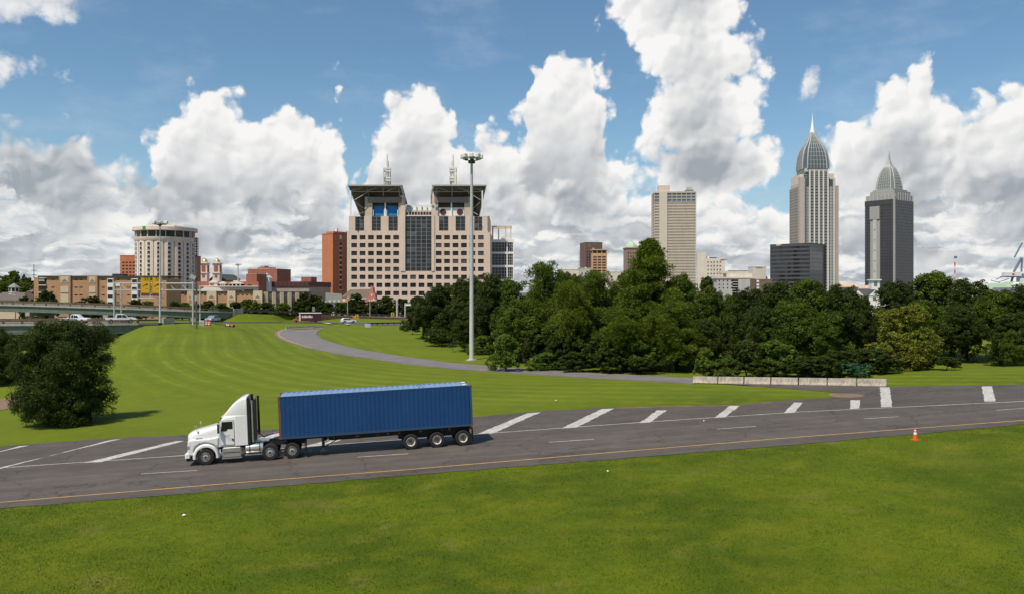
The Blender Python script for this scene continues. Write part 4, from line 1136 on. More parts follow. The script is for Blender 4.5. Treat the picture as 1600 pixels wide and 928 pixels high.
for x in (-2.2, 0, 2.2): slab('window', GLS, wb.root, (x - .6) * wb.k, (x + .6) * wb.k, -.1, .1, wb.z(439), wb.z(436.5))

# ---- pink gabled houses in front of the office block
GRN_R = M('green_grey_shingle', (0.17, 0.18, 0.155), 0.9, 0.15, 2.0); BRN_R = M('brown_shingle', (0.155, 0.115, 0.085), 0.9, 0.2, 2.0); PINKH = M('salmon_paint', (0.55, 0.20, 0.155), 0.85, 0.15, 1.0); YELH = M('apricot_paint', (0.62, 0.34, 0.14), 0.85, 0.1, 1.0)
hs = Bld('gabled_house', 'house with a green-grey shingle roof and white gable in the trees', 511, 350, R(14), 'house')
hk2 = hs.k
hs.box('wall', WHT, 0, 24 * hk2, 1, 9, 0, hs.z(471)); 
MB().loft([[(-.5, 0, hs.z(472)), (-.5, 5, hs.z(457)), (-.5, 10, hs.z(472))], [(24 * hk2, 0, hs.z(472)), (23 * hk2, 5, hs.z(459)), (24 * hk2, 10, hs.z(472))]]).build('roof', GRN_R, hs.root)
slab('bargeboard', WHT, hs.root, -.7, -.5, 0, 10, hs.z(473), hs.z(471)); 
for x in (3, 10, 17): slab('dormer', WHT, hs.root, x * hk2, (x + 3) * hk2, .2, 2.2, hs.z(473), hs.z(469))
hs2 = Bld('gabled_house', 'house with a brown shingle roof and apricot porch in the trees', 536, 352, R(-6), 'house')
hs2.box('wall', YELH, 0, 20 * hk2, 1, 9, 0, hs2.z(470)); MB().loft([[(-.8, 0, hs2.z(464)), (1.4, 5, hs2.z(452.5)), (-.8, 10, hs2.z(464))], [(42 * hk2, 0, hs2.z(466)), (42 * hk2, 5, hs2.z(451.5)), (42 * hk2, 10, hs2.z(466))]]).build('roof', BRN_R, hs2.root)
slab('porch', YELH, hs2.root, -.2, 8 * hk2, -.8, .9, hs2.z(472), hs2.z(466)); slab('window', WHT, hs2.root, 1.5 * hk2, 4 * hk2, -.9, -.78, hs2.z(471), hs2.z(467.5))
hs3 = Bld('gabled_house', 'salmon pink narrow house with a stepped gable and chimneys', 573, 348, R(-4), 'house')
MB().prism([(-1, 0), (14 * hk2, 0), (14 * hk2, hs3.z(466)), (13.2 * hk2, hs3.z(460)), (10 * hk2, hs3.z(456)), (10 * hk2, hs3.z(449.5)), (6.5 * hk2, hs3.z(447.5)), (5.5 * hk2, hs3.z(455)), (3 * hk2, hs3.z(463)), (0, hs3.z(466)), (-1, hs3.z(468))], 0, 3).build('gable_wall', PINKH, hs3.root)
hs3.box('chimney', PINKH, 6.3 * hk2, 7.6 * hk2, .4, 1.4, hs3.z(449), hs3.z(446.3)); hs3.box('chimney', PINKH, 9.2 * hk2, 10.8 * hk2, .4, 1.4, hs3.z(450), hs3.z(448.3))
for x, v in ((4, 470), (8, 470), (8, 461), (11, 468)): slab('window', WHT, hs3.root, (x - .8) * hk2, (x + .8) * hk2, -.08, .1, hs3.z(v + 1.8), hs3.z(v - 1.8))

# ---- house with a white cupola at the far left
fl = Bld('cupola_house', 'low house with grey roof and white octagonal cupola left of the apartments', 17, 300, 0, 'house')
kf = fl.k
MB().loft([[(-24 * kf, -6, fl.z(469)), (36 * kf, -6, fl.z(469)), (36 * kf, 8, fl.z(469)), (-24 * kf, 8, fl.z(469))], [(-12 * kf, 0, fl.z(456.5)), (22 * kf, 0, fl.z(457)), (22 * kf, 3, fl.z(457)), (-12 * kf, 3, fl.z(456.5))]]).build('roof', M('grey_brown_shingle', (0.14, 0.115, 0.095), 0.9, 0.15, 2.0), fl.root)
fl.box('wall', CREAMP, -22 * kf, 34 * kf, -5, 7, 0, fl.z(469))
MB().lathe([(7.4 * kf, fl.z(458)), (7.4 * kf, fl.z(449))], 8, (1 * kf, 1.5, 0)).build('cupola', WHT, fl.root)
for i in range(8):
    T = Matrix.Translation((1 * kf, 1.5, 0)) @ Matrix.Rotation(R(22.5 + 45 * i), 4, 'Z') @ Matrix.Translation((0, -6.85 * kf, 0))
    slab('cupola_window', GLS, fl.root, -.45, .45, -.06, .2, fl.z(455.5), fl.z(450), T)
MB().lathe([(9 * kf, fl.z(449)), (4 * kf, fl.z(445)), (.1, fl.z(442.8))], 8, (1 * kf, 1.5, 0)).build('cupola_roof', M('grey_metal_roof', (0.25, 0.25, 0.24), 0.6), fl.root)
MB().loft([[(9 * kf, 6, fl.z(456)), (34 * kf, 6, fl.z(456)), (34 * kf, 18, fl.z(456)), (9 * kf, 18, fl.z(456))], [(17 * kf, 11, fl.z(447.5)), (31 * kf, 11, fl.z(448)), (31 * kf, 12, fl.z(448)), (17 * kf, 12, fl.z(447.5))]]).build('rear_roof', BRN_R, fl.root)
fl.box('white_gable', WHT, 27 * kf, 35 * kf, 4, 6, 0, fl.z(452)); fl.box('chimney', WHT, 32 * kf, 34.5 * kf, 4, 6, fl.z(452), fl.z(446))

# ------------------------------------------------------------------ downtown, right half
BEIGE = M('beige_precast', (0.56, 0.475, 0.365), 0.85, 0.06, 0.1, streak=0.08)
BEIGE2 = M('beige_shaft', (0.63, 0.545, 0.43), 0.85, 0.05, 0.1)
BRN = M('brown_brick', (0.16, 0.10, 0.085), 0.9, 0.1, 0.2)
OCH = M('ochre_frame', (0.53, 0.325, 0.175), 0.85, 0.08, 0.2)
SALM = M('salmon_spandrel', (0.30, 0.155, 0.10), 0.85, 0.1, 0.2)
WGREY = M('pale_grey_render', (0.50, 0.475, 0.43), 0.85, 0.08, 0.15, streak=0.12)
CREAMW = M('cream_white_render', (0.68, 0.60, 0.49), 0.85, 0.07, 0.15, streak=0.1)

# ---- beige slab tower
t1 = Bld('beige_office_tower', 'tall beige office slab with a blank shaft and fine window bands', 1022, 930, R(-5), 'skyscraper')
k1 = t1.k; W1 = 64.5 * k1; D1 = 34.0
tx = lambda u: (u - 1022) * k1
t1.box('core', GLBL, .3, W1 - .3, .6, D1 - .5, 0, t1.z(301))
t1.box('shaft', BEIGE2, tx(1030), tx(1042.3), -.7, D1 * .6, 0, t1.z(300.5)); t1.box('penthouse', BEIGE2, tx(1029), tx(1047), 4, 18, t1.z(300), t1.z(289.5))
t1.box('cooling_plant', M('grey_louvre', (0.20, 0.19, 0.18), 0.7), tx(1071.5), tx(1084), 6, 16, t1.z(299), t1.z(296.5)); t1.box('cooling_plant', WGREY, tx(1074), tx(1082), 8, 14, t1.z(296.5), t1.z(292))
t1.box('parapet', BEIGE, -.3, W1 + .3, -.3, D1 + .3, t1.z(302.3), t1.z(300))
for v in (306.5, 311.5, 317):
    t1.box('top_band', BEIGE, 0, W1, 0.0, .6, t1.z(v) - .35, t1.z(v) + .35)
for i in range(7):
    x = tx(1042.3) + (W1 - tx(1042.3)) * i / 6
    t1.box('top_pier', BEIGE, x - .35, x + .35, -.1, .3, t1.z(317), t1.z(302))
zb = t1.z(317.5)
nfl = 34; fh = zb / nfl
for i in range(nfl):
    zz = i * fh
    MB().box(tx(1042.4), W1, 0, .58, zz, zz + fh * .52).box(0, tx(1029.9), 0, .58, zz, zz + fh * .52).box(-.02, .28, .6, D1 - .5, zz, zz + fh * .52).build('spandrel', BEIGE, t1.root)
m = MB()
for i in range(46):
    x = tx(1042.6) + (W1 - tx(1042.6) - .3) * i / 45; m.box(x, x + .32, .1, .5, 0, zb)
for i in range(6):
    x = .1 + (tx(1029.5) - .4) * i / 5; m.box(x, x + .32, .1, .5, 0, zb)
tag(m.build('mullions', BEIGE, t1.root), kind='stuff')
t1.box('corner', BEIGE, -.25, .5, -.15, .55, 0, t1.z(302)); t1.box('corner', BEIGE, W1 - .6, W1 + .2, -.15, .6, 0, t1.z(302)); t1.box('side_wall', BEIGE, -.3, -.03, D1 * .45, D1, 0, t1.z(302))

# ---- black glass office
t2 = Bld('black_glass_office', 'dark glass office block with grey horizontal bands, lower than the spired towers', 1265, 650, R(-43.5), 'building')
k2 = t2.k; w2 = 60 * k2 / math.cos(R(24)); d2 = 25 * k2 / math.sin(R(24))
BAND = M('grey_metal_band', (0.10, 0.10, 0.098), 0.45, 0.08, 0.2, metal=0.3)
t2.box('core', BLACKG, -w2, 0, 0, d2, 0, t2.z(381.5))
# bowed front
fr = [(-w2 + w2 * i / 14, -3.2 * math.sin(math.pi * (i / 14)) ** .8) for i in range(15)]
MB().loft([[(x, y, 0) for x, y in fr] + [(0, .5, 0), (-w2, .5, 0)], [(x, y, t2.z(380.5)) for x, y in fr] + [(0, .5, t2.z(380.5)), (-w2, .5, t2.z(380.5))]]).build('bowed_front', BLACKG, t2.root)
fr2 = [(x, y - .22) for x, y in fr]
for i in range(13):
    zz = t2.z(381.5 + i * 6.45)
    if zz < 1: break
    MB().loft([[(x, y, zz - 1.45) for x, y in fr2] + [(0, .3, zz - 1.45), (-w2, .3, zz - 1.45)], [(x, y, zz) for x, y in fr2] + [(0, .3, zz), (-w2, .3, zz)]]).build('band', BAND, t2.root)
for i in range(12): MB().box(.0, .12, .4, d2, t2.z(384.5 + i * 6.45) - .15, t2.z(384.5 + i * 6.45)).build('transom', MATS['dark_slate_box'], t2.root)
t2.box('parapet', BAND, -w2 - .1, .2, .5, d2 + .1, t2.z(381.5), t2.z(379.8))
SIGNW = M('white_sign', (0.7, 0.7, 0.7), 0.5)
for i in range(5): slab('roof_sign', SIGNW, t2.root, -w2 * .80 + i * 1.15, -w2 * .80 + i * 1.15 + .85, -2.9, -2.6, t2.z(382.6), t2.z(380.6))

# ---- the two spired towers
STONE = M('pale_stone_panel', (0.56, 0.53, 0.48), 0.7, 0.06, 0.1)
STONE2 = M('sand_stone_panel', (0.45, 0.36, 0.28), 0.8, 0.06, 0.1)
TGL = glass('tower_glass', (0.10, 0.125, 0.135), 0.10, 0.8, 1.2, 0.6)
LAT = M('silver_lattice', (0.42, 0.42, 0.40), 0.65, 0.06, 0.2, metal=0.1)
SPIRE = M('silver_spire', (0.85, 0.85, 0.84), 0.5, 0.03, 0.2, metal=0.1)
def ogive(u, base, neck, h, n=10, p=1.9):
    return [(neck + (base - neck) * (1 - (i / n) ** p), h * i / n) for i in range(n + 1)]
def crown(b, cx, cy, prof, base, rz, ribs, rings, glassm, latm, chamf=0.28):
    """four-sided pointed glass dome with ribs and rings"""
    z0 = prof[0][1]; prof = [(r, z - z0) for r, z in prof]; h = prof[-1][1]
    T0 = Matrix.Translation((cx, cy, z0)) @ Matrix.Rotation(rz, 4, 'Z')
    def sq(r, z, e=0.0):
        c = r * chamf; r += e
        return [(-r + c, -r, z), (r - c, -r, z), (r, -r + c, z), (r, r - c, z), (r - c, r, z), (-r + c, r, z), (-r, r - c, z), (-r, -r + c, z)]
    MB(T0).loft([sq(r, z) for r, z in prof]).build('crown_glass', glassm, b.root)
    for q in range(8):
        m = MB(T0); pts = [sq(r, z, .1)[q] for r, z in prof]
        m.path(pts, [base * .055] * len(pts), 5); m.build('crown_rib', latm, b.root)
    for f in range(4):
        Tf = T0 @ Matrix.Rotation(R(90 * f), 4, 'Z')
        m = MB(Tf)
        for j in range(1, ribs):
            t = -1 + 2 * j / ribs
            m.path([(t * r * (1 - chamf), -r - .12, z) for r, z in prof], [base * .022] * len(prof), 4)
        for i in range(1, rings):
            z = h * i / rings; r = np.interp(z, [a[1] for a in prof], [a[0] for a in prof])
            m.box(-r * (1 - chamf), r * (1 - chamf), -r - .25, -r + .1, z - base * .018, z + base * .018)
        tag(m.build('crown_lattice', latm, b.root), kind='stuff')
    return prof

rs = Bld('spired_skyscraper', 'tallest tower, pale stone with glass strips, pointed lattice crown and bright needle spire', 1250.5, 1015, R(0), 'skyscraper')
kr = rs.k; wr_ = 59 * kr; dr_ = 40.0
def shaft(x0, x1, y0, y1, ztop, front=True):
    rs.box('core', TGL, x0 + .4, x1 - .4, y0 + .4, y1 - .4, 0, ztop - .3)
# stepped masses, widest low, narrower high
steps = [(0, 1.0, 0, 1.0, 291), (.07, .90, .06, .94, 279.5), (.15, .80, .12, .86, 266)]
for a_, b_, c_, e_, v in steps:
    shaft(wr_ * a_, wr_ * b_, dr_ * c_, dr_ * e_, rs.z(v))
def piers(x0, x1, y, ztop, n, w, mat=STONE, dp=.9):
    for i in range(n + 1):
        x = x0 + (x1 - x0) * i / n
        rs.box('pier', mat, x - w / 2, x + w / 2, y - dp, y + .5, 0, ztop)
piers(0.8, wr_ - .8, 0, rs.z(290.5), 2, 2.4, STONE2)
piers(wr_ * .08, wr_ * .89, dr_ * .06 - 3.0, rs.z(279), 1, 2.6)
piers(wr_ * .24, wr_ * .72, -1.2, rs.z(266), 4, 1.5, M('white_stone_rib', (0.74, 0.70, 0.62), 0.6, 0.04))
shaft(wr_ * .22, wr_ * .74, -.9, 6, rs.z(267))
nfl = 38
fm = MB()
for i in range(nfl):
    z = rs.z(291) * i / nfl
    fm.box(0.2, wr_ - .2, .05, .45, z, z + 1.5); fm.box(wr_ * .22, wr_ * .74, -1.0, -.8, z, z + 1.3); fm.box(.05, .5, .5, dr_ - .5, z, z + 1.5)
for i in range(7):
    z = rs.z(291) + (rs.z(267) - rs.z(291)) * i / 7; fm.box(wr_ * .22, wr_ * .74, -1.0, -.8, z, z + 1.2); fm.box(wr_ * .155, wr_ * .795, dr_ * .12 + .1, dr_ * .12 + .5, z, z + 1.2)
tag(fm.build('floor_bands', M('grey_floor_band', (0.30, 0.29, 0.265), 0.6, 0.05), rs.root), kind='stuff')
mm = MB()
for i in range(26):
    x = .6 + (wr_ - 1.2) * i / 25; mm.box(x - .28, x + .28, -.25, .5, 0, rs.z(292))
tag(mm.build('mullions', STONE, rs.root), kind='stuff')
for i in range(9):
    y = 1.0 + (dr_ - 2) * i / 8; rs.box('side_pier', M('grey_side_pier', (0.36, 0.335, 0.30), 0.7) if i % 2 else STONE2, -.12, .6, y - .5, y + .5, 0, rs.z(291 if i in (0, 8) else 286))
rs.box('corner_block', M('buff_stone', (0.50, 0.43, 0.36), 0.8), -.8, wr_ * .09, -2.0, 5, 0, rs.z(277)); rs.box('corner_recess', MATS['tower_glass'], wr_ * .09, wr_ * .15, -1.2, 2, 0, rs.z(284))
rs.box('shoulder', CREAMW, .6, wr_ * .12, dr_ * .1, dr_ * .9, rs.z(291), rs.z(272)); rs.box('shoulder', CREAMW, wr_ * .80, wr_ * .93, dr_ * .1, dr_ * .8, rs.z(285), rs.z(271))
rs.box('crown_base', STONE, wr_ * .16, wr_ * .79, dr_ * .1, dr_ * .88, rs.z(268), rs.z(262.5))
cxr, cyr = wr_ * .475, dr_ * .49
crown(rs, cxr, cyr, [(a_ * kr * .80, rs.z(v)) for a_, v in ((26, 263), (25.8, 256), (25, 248), (23.4, 240), (20.6, 232), (17, 226), (12.4, 220), (8.8, 214), (6.0, 208), (4.4, 203))], 20 * kr, 0, 6, 9, TGL, LAT)
MB().lathe([(3.6, rs.z(207)), (3.3, rs.z(202)), (1.9, rs.z(194)), (1.1, rs.z(186)), (.5, rs.z(180)), (.06, rs.z(171))], 12, (cxr, cyr, 0)).build('spire', SPIRE, rs.root, True)

tr_ = Bld('dark_spired_tower', 'dark grey tower with a grey lift shaft on its side and a shorter lattice crown', 1397.5, 700, R(-53.5), 'skyscraper')
kt = tr_.k; wt = 43 * kt / math.cos(R(29)); dt_ = 27 * kt / math.sin(R(29))
DGL = M('dark_bronze_glass', (0.055, 0.052, 0.053), 0.3, 0.15, 0.1, spec=0.5)
GGL = M('grey_panel_glass', (0.125, 0.123, 0.122), 0.35, 0.08, 0.1)
LGR = M('light_grey_panel', (0.33, 0.325, 0.305), 0.6, 0.05, 0.1)
tr_.box('core', DGL, -wt, 0, 0, dt_, 0, tr_.z(313)); tr_.box('side_wall', GGL, .0, .5, .8, dt_, 0, tr_.z(312.5))
tr_.box('corner_strip', LGR, -.9, .7, -.4, .9, 0, tr_.z(306))
for v0, v1, x0, x1 in ((447, 341, -wt * .80, -wt * .68), (447, 341, -wt * .58, -wt * .47),): tr_.box('shaft_side', LGR, x0, x1, -.8, .1, 0, tr_.z(v1))
tr_.box('lift_shaft', WGREY, -wt * .695, -wt * .565, -1.5, .1, 0, tr_.z(340)); tr_.box('shaft_head', LGR, -wt * .80, -wt * .47, -1.7, .1, tr_.z(341), tr_.z(320.5))
for i in range(7): slab('shaft_vent', DARK, tr_.root, -wt * .65, -wt * .61, -1.56, -1.4, tr_.z(341 + i * 16.5) - .3, tr_.z(341 + i * 16.5) + .3)
m1, m2 = MB(), MB()
for i in range(33):
    z = tr_.z(313) * i / 33; m1.box(-wt, -.95, -.1, .02, z, z + .35); m2.box(.45, .62, .95, dt_, z, z + .5)
for i in range(13): y = 1.2 + (dt_ - 1.4) * i / 12; m2.box(.45, .70, y - .12, y + .12, 0, tr_.z(312.5))
tag(m1.build('floor_lines', MATS['dark_slate_box'], tr_.root), kind='stuff'); tag(m2.build('panel_grid', M('mid_grey_metal', (0.14, 0.138, 0.134), 0.5, 0.05), tr_.root), kind='stuff')
tr_.box('head_band', DGL, -wt - .1, -.95, -.3, dt_, tr_.z(319), tr_.z(311))
tr_.box('upper_stage', LGR, -wt * .98, .4, .4, dt_ * .99, tr_.z(312.5), tr_.z(303)); tr_.box('upper_stage', LGR, -wt * .86, -.8, 1.8, dt_ * .92, tr_.z(303), tr_.z(297)); tr_.box('upper_stage', LGR, -wt * .80, -wt * .1, 3, dt_ * .86, tr_.z(297), tr_.z(294))
for i in range(8):
    x = -wt * .95 + wt * .9 * i / 7; slab('stage_rib', WGREY, tr_.root, x - .35, x + .35, -.1, .4, tr_.z(312), tr_.z(301 + (i in (0, 7)) * 3))
    y = 1.5 + (dt_ - 3) * i / 7; slab('stage_rib', WGREY, tr_.root, .4, .8, y - .35, y + .35, tr_.z(312), tr_.z(300 + (i in (0, 7)) * 3))
cxt, cyt = -wt * .48, dt_ * .48
CRG = glass('crown_green_glass', (0.20, 0.225, 0.20), 0.15, 0.9, 1.1, 0.6)
crown(tr_, cxt, cyt, [(a_ * kt * .72, tr_.z(v)) for a_, v in ((22.5, 297), (21.6, 290), (20, 282), (17.6, 273), (14.6, 266), (11.6, 261), (9.0, 257.5))], 17 * kt, 0, 6, 9, CRG, LAT)
MB(Matrix.Translation((cxt, cyt, 0))).loft([[(s * a_, t * a_, z) for s, t in ((-1, -1), (1, -1), (1, 1), (-1, 1))] for a_, z in ((9 * kt * .72, tr_.z(258)), (5 * kt * .7, tr_.z(252)), (2.4 * kt * .7, tr_.z(245)), (.08, tr_.z(230)))]).build('spire', LAT, tr_.root)

# ---- brown and ochre pair
b3 = Bld('brown_brick_tower', 'plain brown brick tower behind the ochre framed block', 914.5, 800, R(9))
b3.box('wall', BRN, 0, 27.5 * b3.k, 0, 22, 0, b3.z(379.3)); b3.box('coping', FASC, -.15, 27.7 * b3.k, -.15, 22.2, b3.z(379.3), b3.z(378.6)); slab('louvre', SALM, b3.root, 6 * b3.k, 7.5 * b3.k, -.15, .1, b3.z(387), b3.z(381))
for j in range(8):
    for i in range(2): slab('window', GLS, b3.root, (2.2 + i * 3.6) * b3.k, (4 + i * 3.6) * b3.k, -.1, .1, b3.z(394.8 + j * 4.3), b3.z(392.8 + j * 4.3))
b4 = Bld('ochre_office_block', 'ochre framed office block with three window bays in front of the brown tower', 924.5, 770, R(-3))
b4.grid(OCH, SALM, 0, 24 * b4.k, 0, b4.z(396), [((5.2 + i * 7.0) * b4.k, 5.6 * b4.k) for i in range(3)], [(b4.z(432 - i * 4.25), 2.9 * b4.k) for i in range(8)], cross=lambda o, c, w, r, h, T: slab('glass_strip', GLS, b4.root, c - w / 2, c + w / 2, .2, .27, r - h * .1, r + h * .42, T))
b4.box('core', OCH, .1, 23.8 * b4.k, .4, 14, 0, b4.z(396)); b4.box('attic', GLS, .4, 23.5 * b4.k, .3, 13, b4.z(396), b4.z(391.5)); b4.box('roof_slab', OCH, -.4, 24.5 * b4.k, -.4, 14.3, b4.z(391.5), b4.z(389.8))
for i in range(4): b4.box('attic_post', OCH, (1 + i * 7.1) * b4.k, (1.8 + i * 7.1) * b4.k, -.05, .28, b4.z(396), b4.z(391.5))
b4.box('rooftop_unit', WGREY, 2 * b4.k, 4 * b4.k, 4, 6, b4.z(389.8), b4.z(387.5))
# ---- green-domed tower
b5 = Bld('green_domed_building', 'old brick tower with a pale green copper dome behind the tall pine', 979, 850, R(6))
OLDB = M('old_tan_brick', (0.30, 0.215, 0.155), 0.9, 0.12, 0.3)
GDOM = M('verdigris', (0.42, 0.55, 0.36), 0.7, 0.12, 0.3)
b5.grid(OLDB, GLS, 0, 22 * b5.k, 0, b5.z(388.5), [((3 + i * 4) * b5.k, 1.6 * b5.k) for i in range(5)], [(b5.z(436 - i * 5), 2.6 * b5.k) for i in range(9)])
b5.box('core', OLDB, .1, 21.8 * b5.k, .4, 14, 0, b5.z(388.6)); b5.box('cornice', OLDB, -.5, 22.8 * b5.k, -.6, 15, b5.z(388.5), b5.z(387))
MB().lathe([(9.2 * b5.k, b5.z(387)), (8.4 * b5.k, b5.z(384)), (6.0 * b5.k, b5.z(380.5)), (3.2 * b5.k, b5.z(378)), (1.0 * b5.k, b5.z(376.8)), (.5, b5.z(374.5)), (.05, b5.z(373))], 8, (11 * b5.k, 7, 0)).build('dome', GDOM, b5.root)
# ---- low cream warehouses between the trees
for u0, u1, v, Y, lab in ((876, 905, 422, 420, 'low cream flat-roofed building left of the ochre block'), (905, 924, 420, 640, 'small grey flat-roofed block against the brown tower'), (946, 985, 425.5, 430, 'wide cream windowless shed under the ochre block')):
    b = Bld('flat_roofed_building', lab, u0, Y)
    w = (u1 - u0) * b.k
    b.box('wall', CREAMW if Y != 640 else WGREY, 0, w, 0, 14, 0, b.z(v)); b.box('parapet', CREAMP, -.1, w + .1, -.1, 14.1, b.z(v), b.z(v - 1)); b.box('rooftop_unit', OFFW, w * .5, w * .62, 3, 5, b.z(v - 1), b.z(v - 2.4))
    for i in range(3): slab('window', GLS, b.root, w * (.2 + .28 * i), w * (.28 + .28 * i), -.08, .1, b.z(v + 9), b.z(v + 6))
b = Bld('flat_roofed_building', 'small white hut with a dark doorway showing through the pines', 954, 330)
b.box('wall', WHT, 0, 18 * b.k, 0, 6, 0, b.z(445)); b.box('roof', BRN_R, -.4, 18.6 * b.k, -.6, 6.4, b.z(445), b.z(441)); slab('doorway', GLS, b.root, 6 * b.k, 7.8 * b.k, -.1, .1, b.z(450), b.z(446))
# ---- white blocks between the slab tower and the black glass
b6 = Bld('white_apartment_block', 'white block with a blank slab end and small punched windows right of the beige tower', 1089.5, 780, R(-10))
k6 = b6.k
b6.box('slab_end', CREAMW, 0, 13.5 * k6, 0, 14, 0, b6.z(394.5)); b6.box('core', CREAMW, 13.6 * k6, 41 * k6, .4, 13, 0, b6.z(404))
b6.grid(CREAMW, GLS, 13.5 * k6, 36.5 * k6, 0, b6.z(404), [((16.5 + i * 4.6) * k6, 1.7 * k6) for i in range(5)], [(b6.z(440 - i * 6.0), 2.6 * k6) for i in range(6)])
b6.box('stair_bay', CREAMW, 36.5 * k6, 41.5 * k6, -.4, .4, 0, b6.z(406)); b6.box('roof_terrace', MATS['dark_slate_box'], 19 * k6, 30 * k6, 1, 6, b6.z(404), b6.z(402.6)); b6.box('rooftop_unit', WHT, 14.5 * k6, 18 * k6, 3, 6, b6.z(404), b6.z(400.5)); b6.box('roof_slab', WGREY, 35 * k6, 46 * k6, -1, 8, b6.z(406), b6.z(405)); 
b7 = Bld('grey_office_block', 'grey concrete block with a recessed dark stair of balconies below the white block', 1120, 600)
k7 = b7.k; x7 = lambda u: (u - 1120) * k7
b7.grid(WGREY, GLS, x7(1120), x7(1144), 0, b7.z(435.5), [(x7(1124 + i * 6.4), 2.0 * k7) for i in range(4)], [(b7.z(450 - i * 5.4), 2.3 * k7) for i in range(3)]); b7.box('core', WGREY, x7(1120) + .1, x7(1179), .4, 20, 0, b7.z(435.6))
b7.box('stair_recess', GLS, x7(1144), x7(1153.5), .1, .39, 0, b7.z(436))
for i in range(6): b7.box('balcony', WGREY, x7(1144.6), x7(1153), -.3, .1, b7.z(457 - i * 4), b7.z(457 - i * 4) + .5)
b7.box('blank_wall', WGREY, x7(1153.5), x7(1179), -.3, .39, 0, b7.z(434.8)); b7.box('roof_slab', CREAMW, x7(1118), x7(1180), -.6, 20.4, b7.z(435.4), b7.z(433)); b7.box('upper_storey', CREAMW, x7(1140), x7(1178), 4, 18, b7.z(433), b7.z(427)); b7.box('rail', FASC, x7(1140), x7(1172), 3.8, 4.0, b7.z(424), b7.z(422.5)); b7.box('upper_storey', WGREY, x7(1130), x7(1172), 8, 20, b7.z(427), b7.z(424))
b8 = Bld('cream_block', 'plain cream cube of a building beside the black glass office', 1176.5, 680)
b8.box('wall', CREAMW, 0, 20.5 * b8.k, 0, 14, 0, b8.z(417.5)); b8.box('coping', WGREY, -.1, 20.7 * b8.k, -.1, 14.1, b8.z(417.5), b8.z(416.8)); slab('roof_sign', FASC, b8.root, 4 * b8.k, 15 * b8.k, -.15, .1, b8.z(419.2), b8.z(418.2)); b8.box('rooftop_unit', WHT, 20.6 * b8.k, 25 * b8.k, 2, 6, 0, b8.z(432))
b9 = Bld('brown_garage', 'low brown brick building with white vents left of the black glass office', 1180, 560)
b9.box('wall', M('umber_brick', (0.19, 0.125, 0.085), 0.9), 0, 26 * b9.k, 0, 12, 0, b9.z(437)); b9.box('coping', FASC, -.1, 26.2 * b9.k, -.1, 12.1, b9.z(437), b9.z(436.2))
for v in (439.5, 445, 450): slab('vent', WHT, b9.root, 2 * b9.k, 6 * b9.k, -.12, .1, b9.z(v + 1.6), b9.z(v - 1.6)); slab('vent_panel', MATS['dark_slate_box'], b9.root, .2 * b9.k, 1.9 * b9.k, -.1, .1, b9.z(v + 1.7), b9.z(v - 1.7))
# ---- gabled inn and terminal roofs at the right
iN = Bld('gabled_inn', 'grey-roofed inn with white gables and a white cupola below the dark tower', 1322, 330, R(-3), 'building')
ki = iN.k; xi = lambda u: (u - 1322) * ki
SLAT = M('dark_grey_shingle', (0.075, 0.072, 0.072), 0.9, 0.15, 2.0)
iN.box('wall', WHT, 0, xi(1392), 2, 12, 0, iN.z(462)); MB().loft([[(-.8, .8, iN.z(463)), (-.8, 7, iN.z(451)), (-.8, 13, iN.z(463))], [(xi(1393), .8, iN.z(463)), (xi(1393), 7, iN.z(451)), (xi(1393), 13, iN.z(463))]]).build('roof', SLAT, iN.root)
for u in (1340, 1365):
    MB().prism([(xi(u - 10), iN.z(462)), (xi(u + 10), iN.z(462)), (xi(u), iN.z(452.3))], -.4, 5).build('gable_roof', SLAT, iN.root)
    MB().prism([(xi(u - 8.5), iN.z(462)), (xi(u + 8.5), iN.z(462)), (xi(u), iN.z(453.8))], -.55, -.42).build('gable_face', WHT, iN.root); iN.box('gable_wall', WHT, xi(u - 8), xi(u + 8), -.3, 2, 0, iN.z(462)); slab('window', GLBL, iN.root, xi(u - 2.5), xi(u + 2.5), -.45, -.28, iN.z(469), iN.z(464))
iN.box('cupola', WHT, xi(1368.5), xi(1381), 5, 8.5, iN.z(455), iN.z(438)); iN.box('cupola_cornice', WHT, xi(1366.5), xi(1383), 4.4, 9, iN.z(438), iN.z(436.4)); slab('cupola_window', GLBL, iN.root, xi(1372), xi(1377), 4.9, 5.05, iN.z(447), iN.z(440))
for u0, u1, v, Y, lab in ((1312, 1342, 443.5, 520, 'peach hipped roof left of the white cupola'), (1352, 1370, 446, 500, 'peach hipped roof at the foot of the dark tower')):
    b = Bld('peach_roofed_building', lab, u0, Y); w = (u1 - u0) * b.k
    b.box('wall', CREAMP, 0, w, 0, 10, 0, b.z(v + 5)); MB().loft([[(-.5, -.5, b.z(v + 5)), (w + .5, -.5, b.z(v + 5)), (w + .5, 10.5, b.z(v + 5)), (-.5, 10.5, b.z(v + 5))], [(w * .25, 3, b.z(v)), (w * .75, 3, b.z(v)), (w * .75, 7, b.z(v)), (w * .25, 7, b.z(v))]]).build('roof', M('peach_tile', (0.60, 0.40, 0.27), 0.85), b.root)
GRNR = M('pale_green_metal_roof', (0.34, 0.44, 0.30), 0.6, 0.08, 0.3)
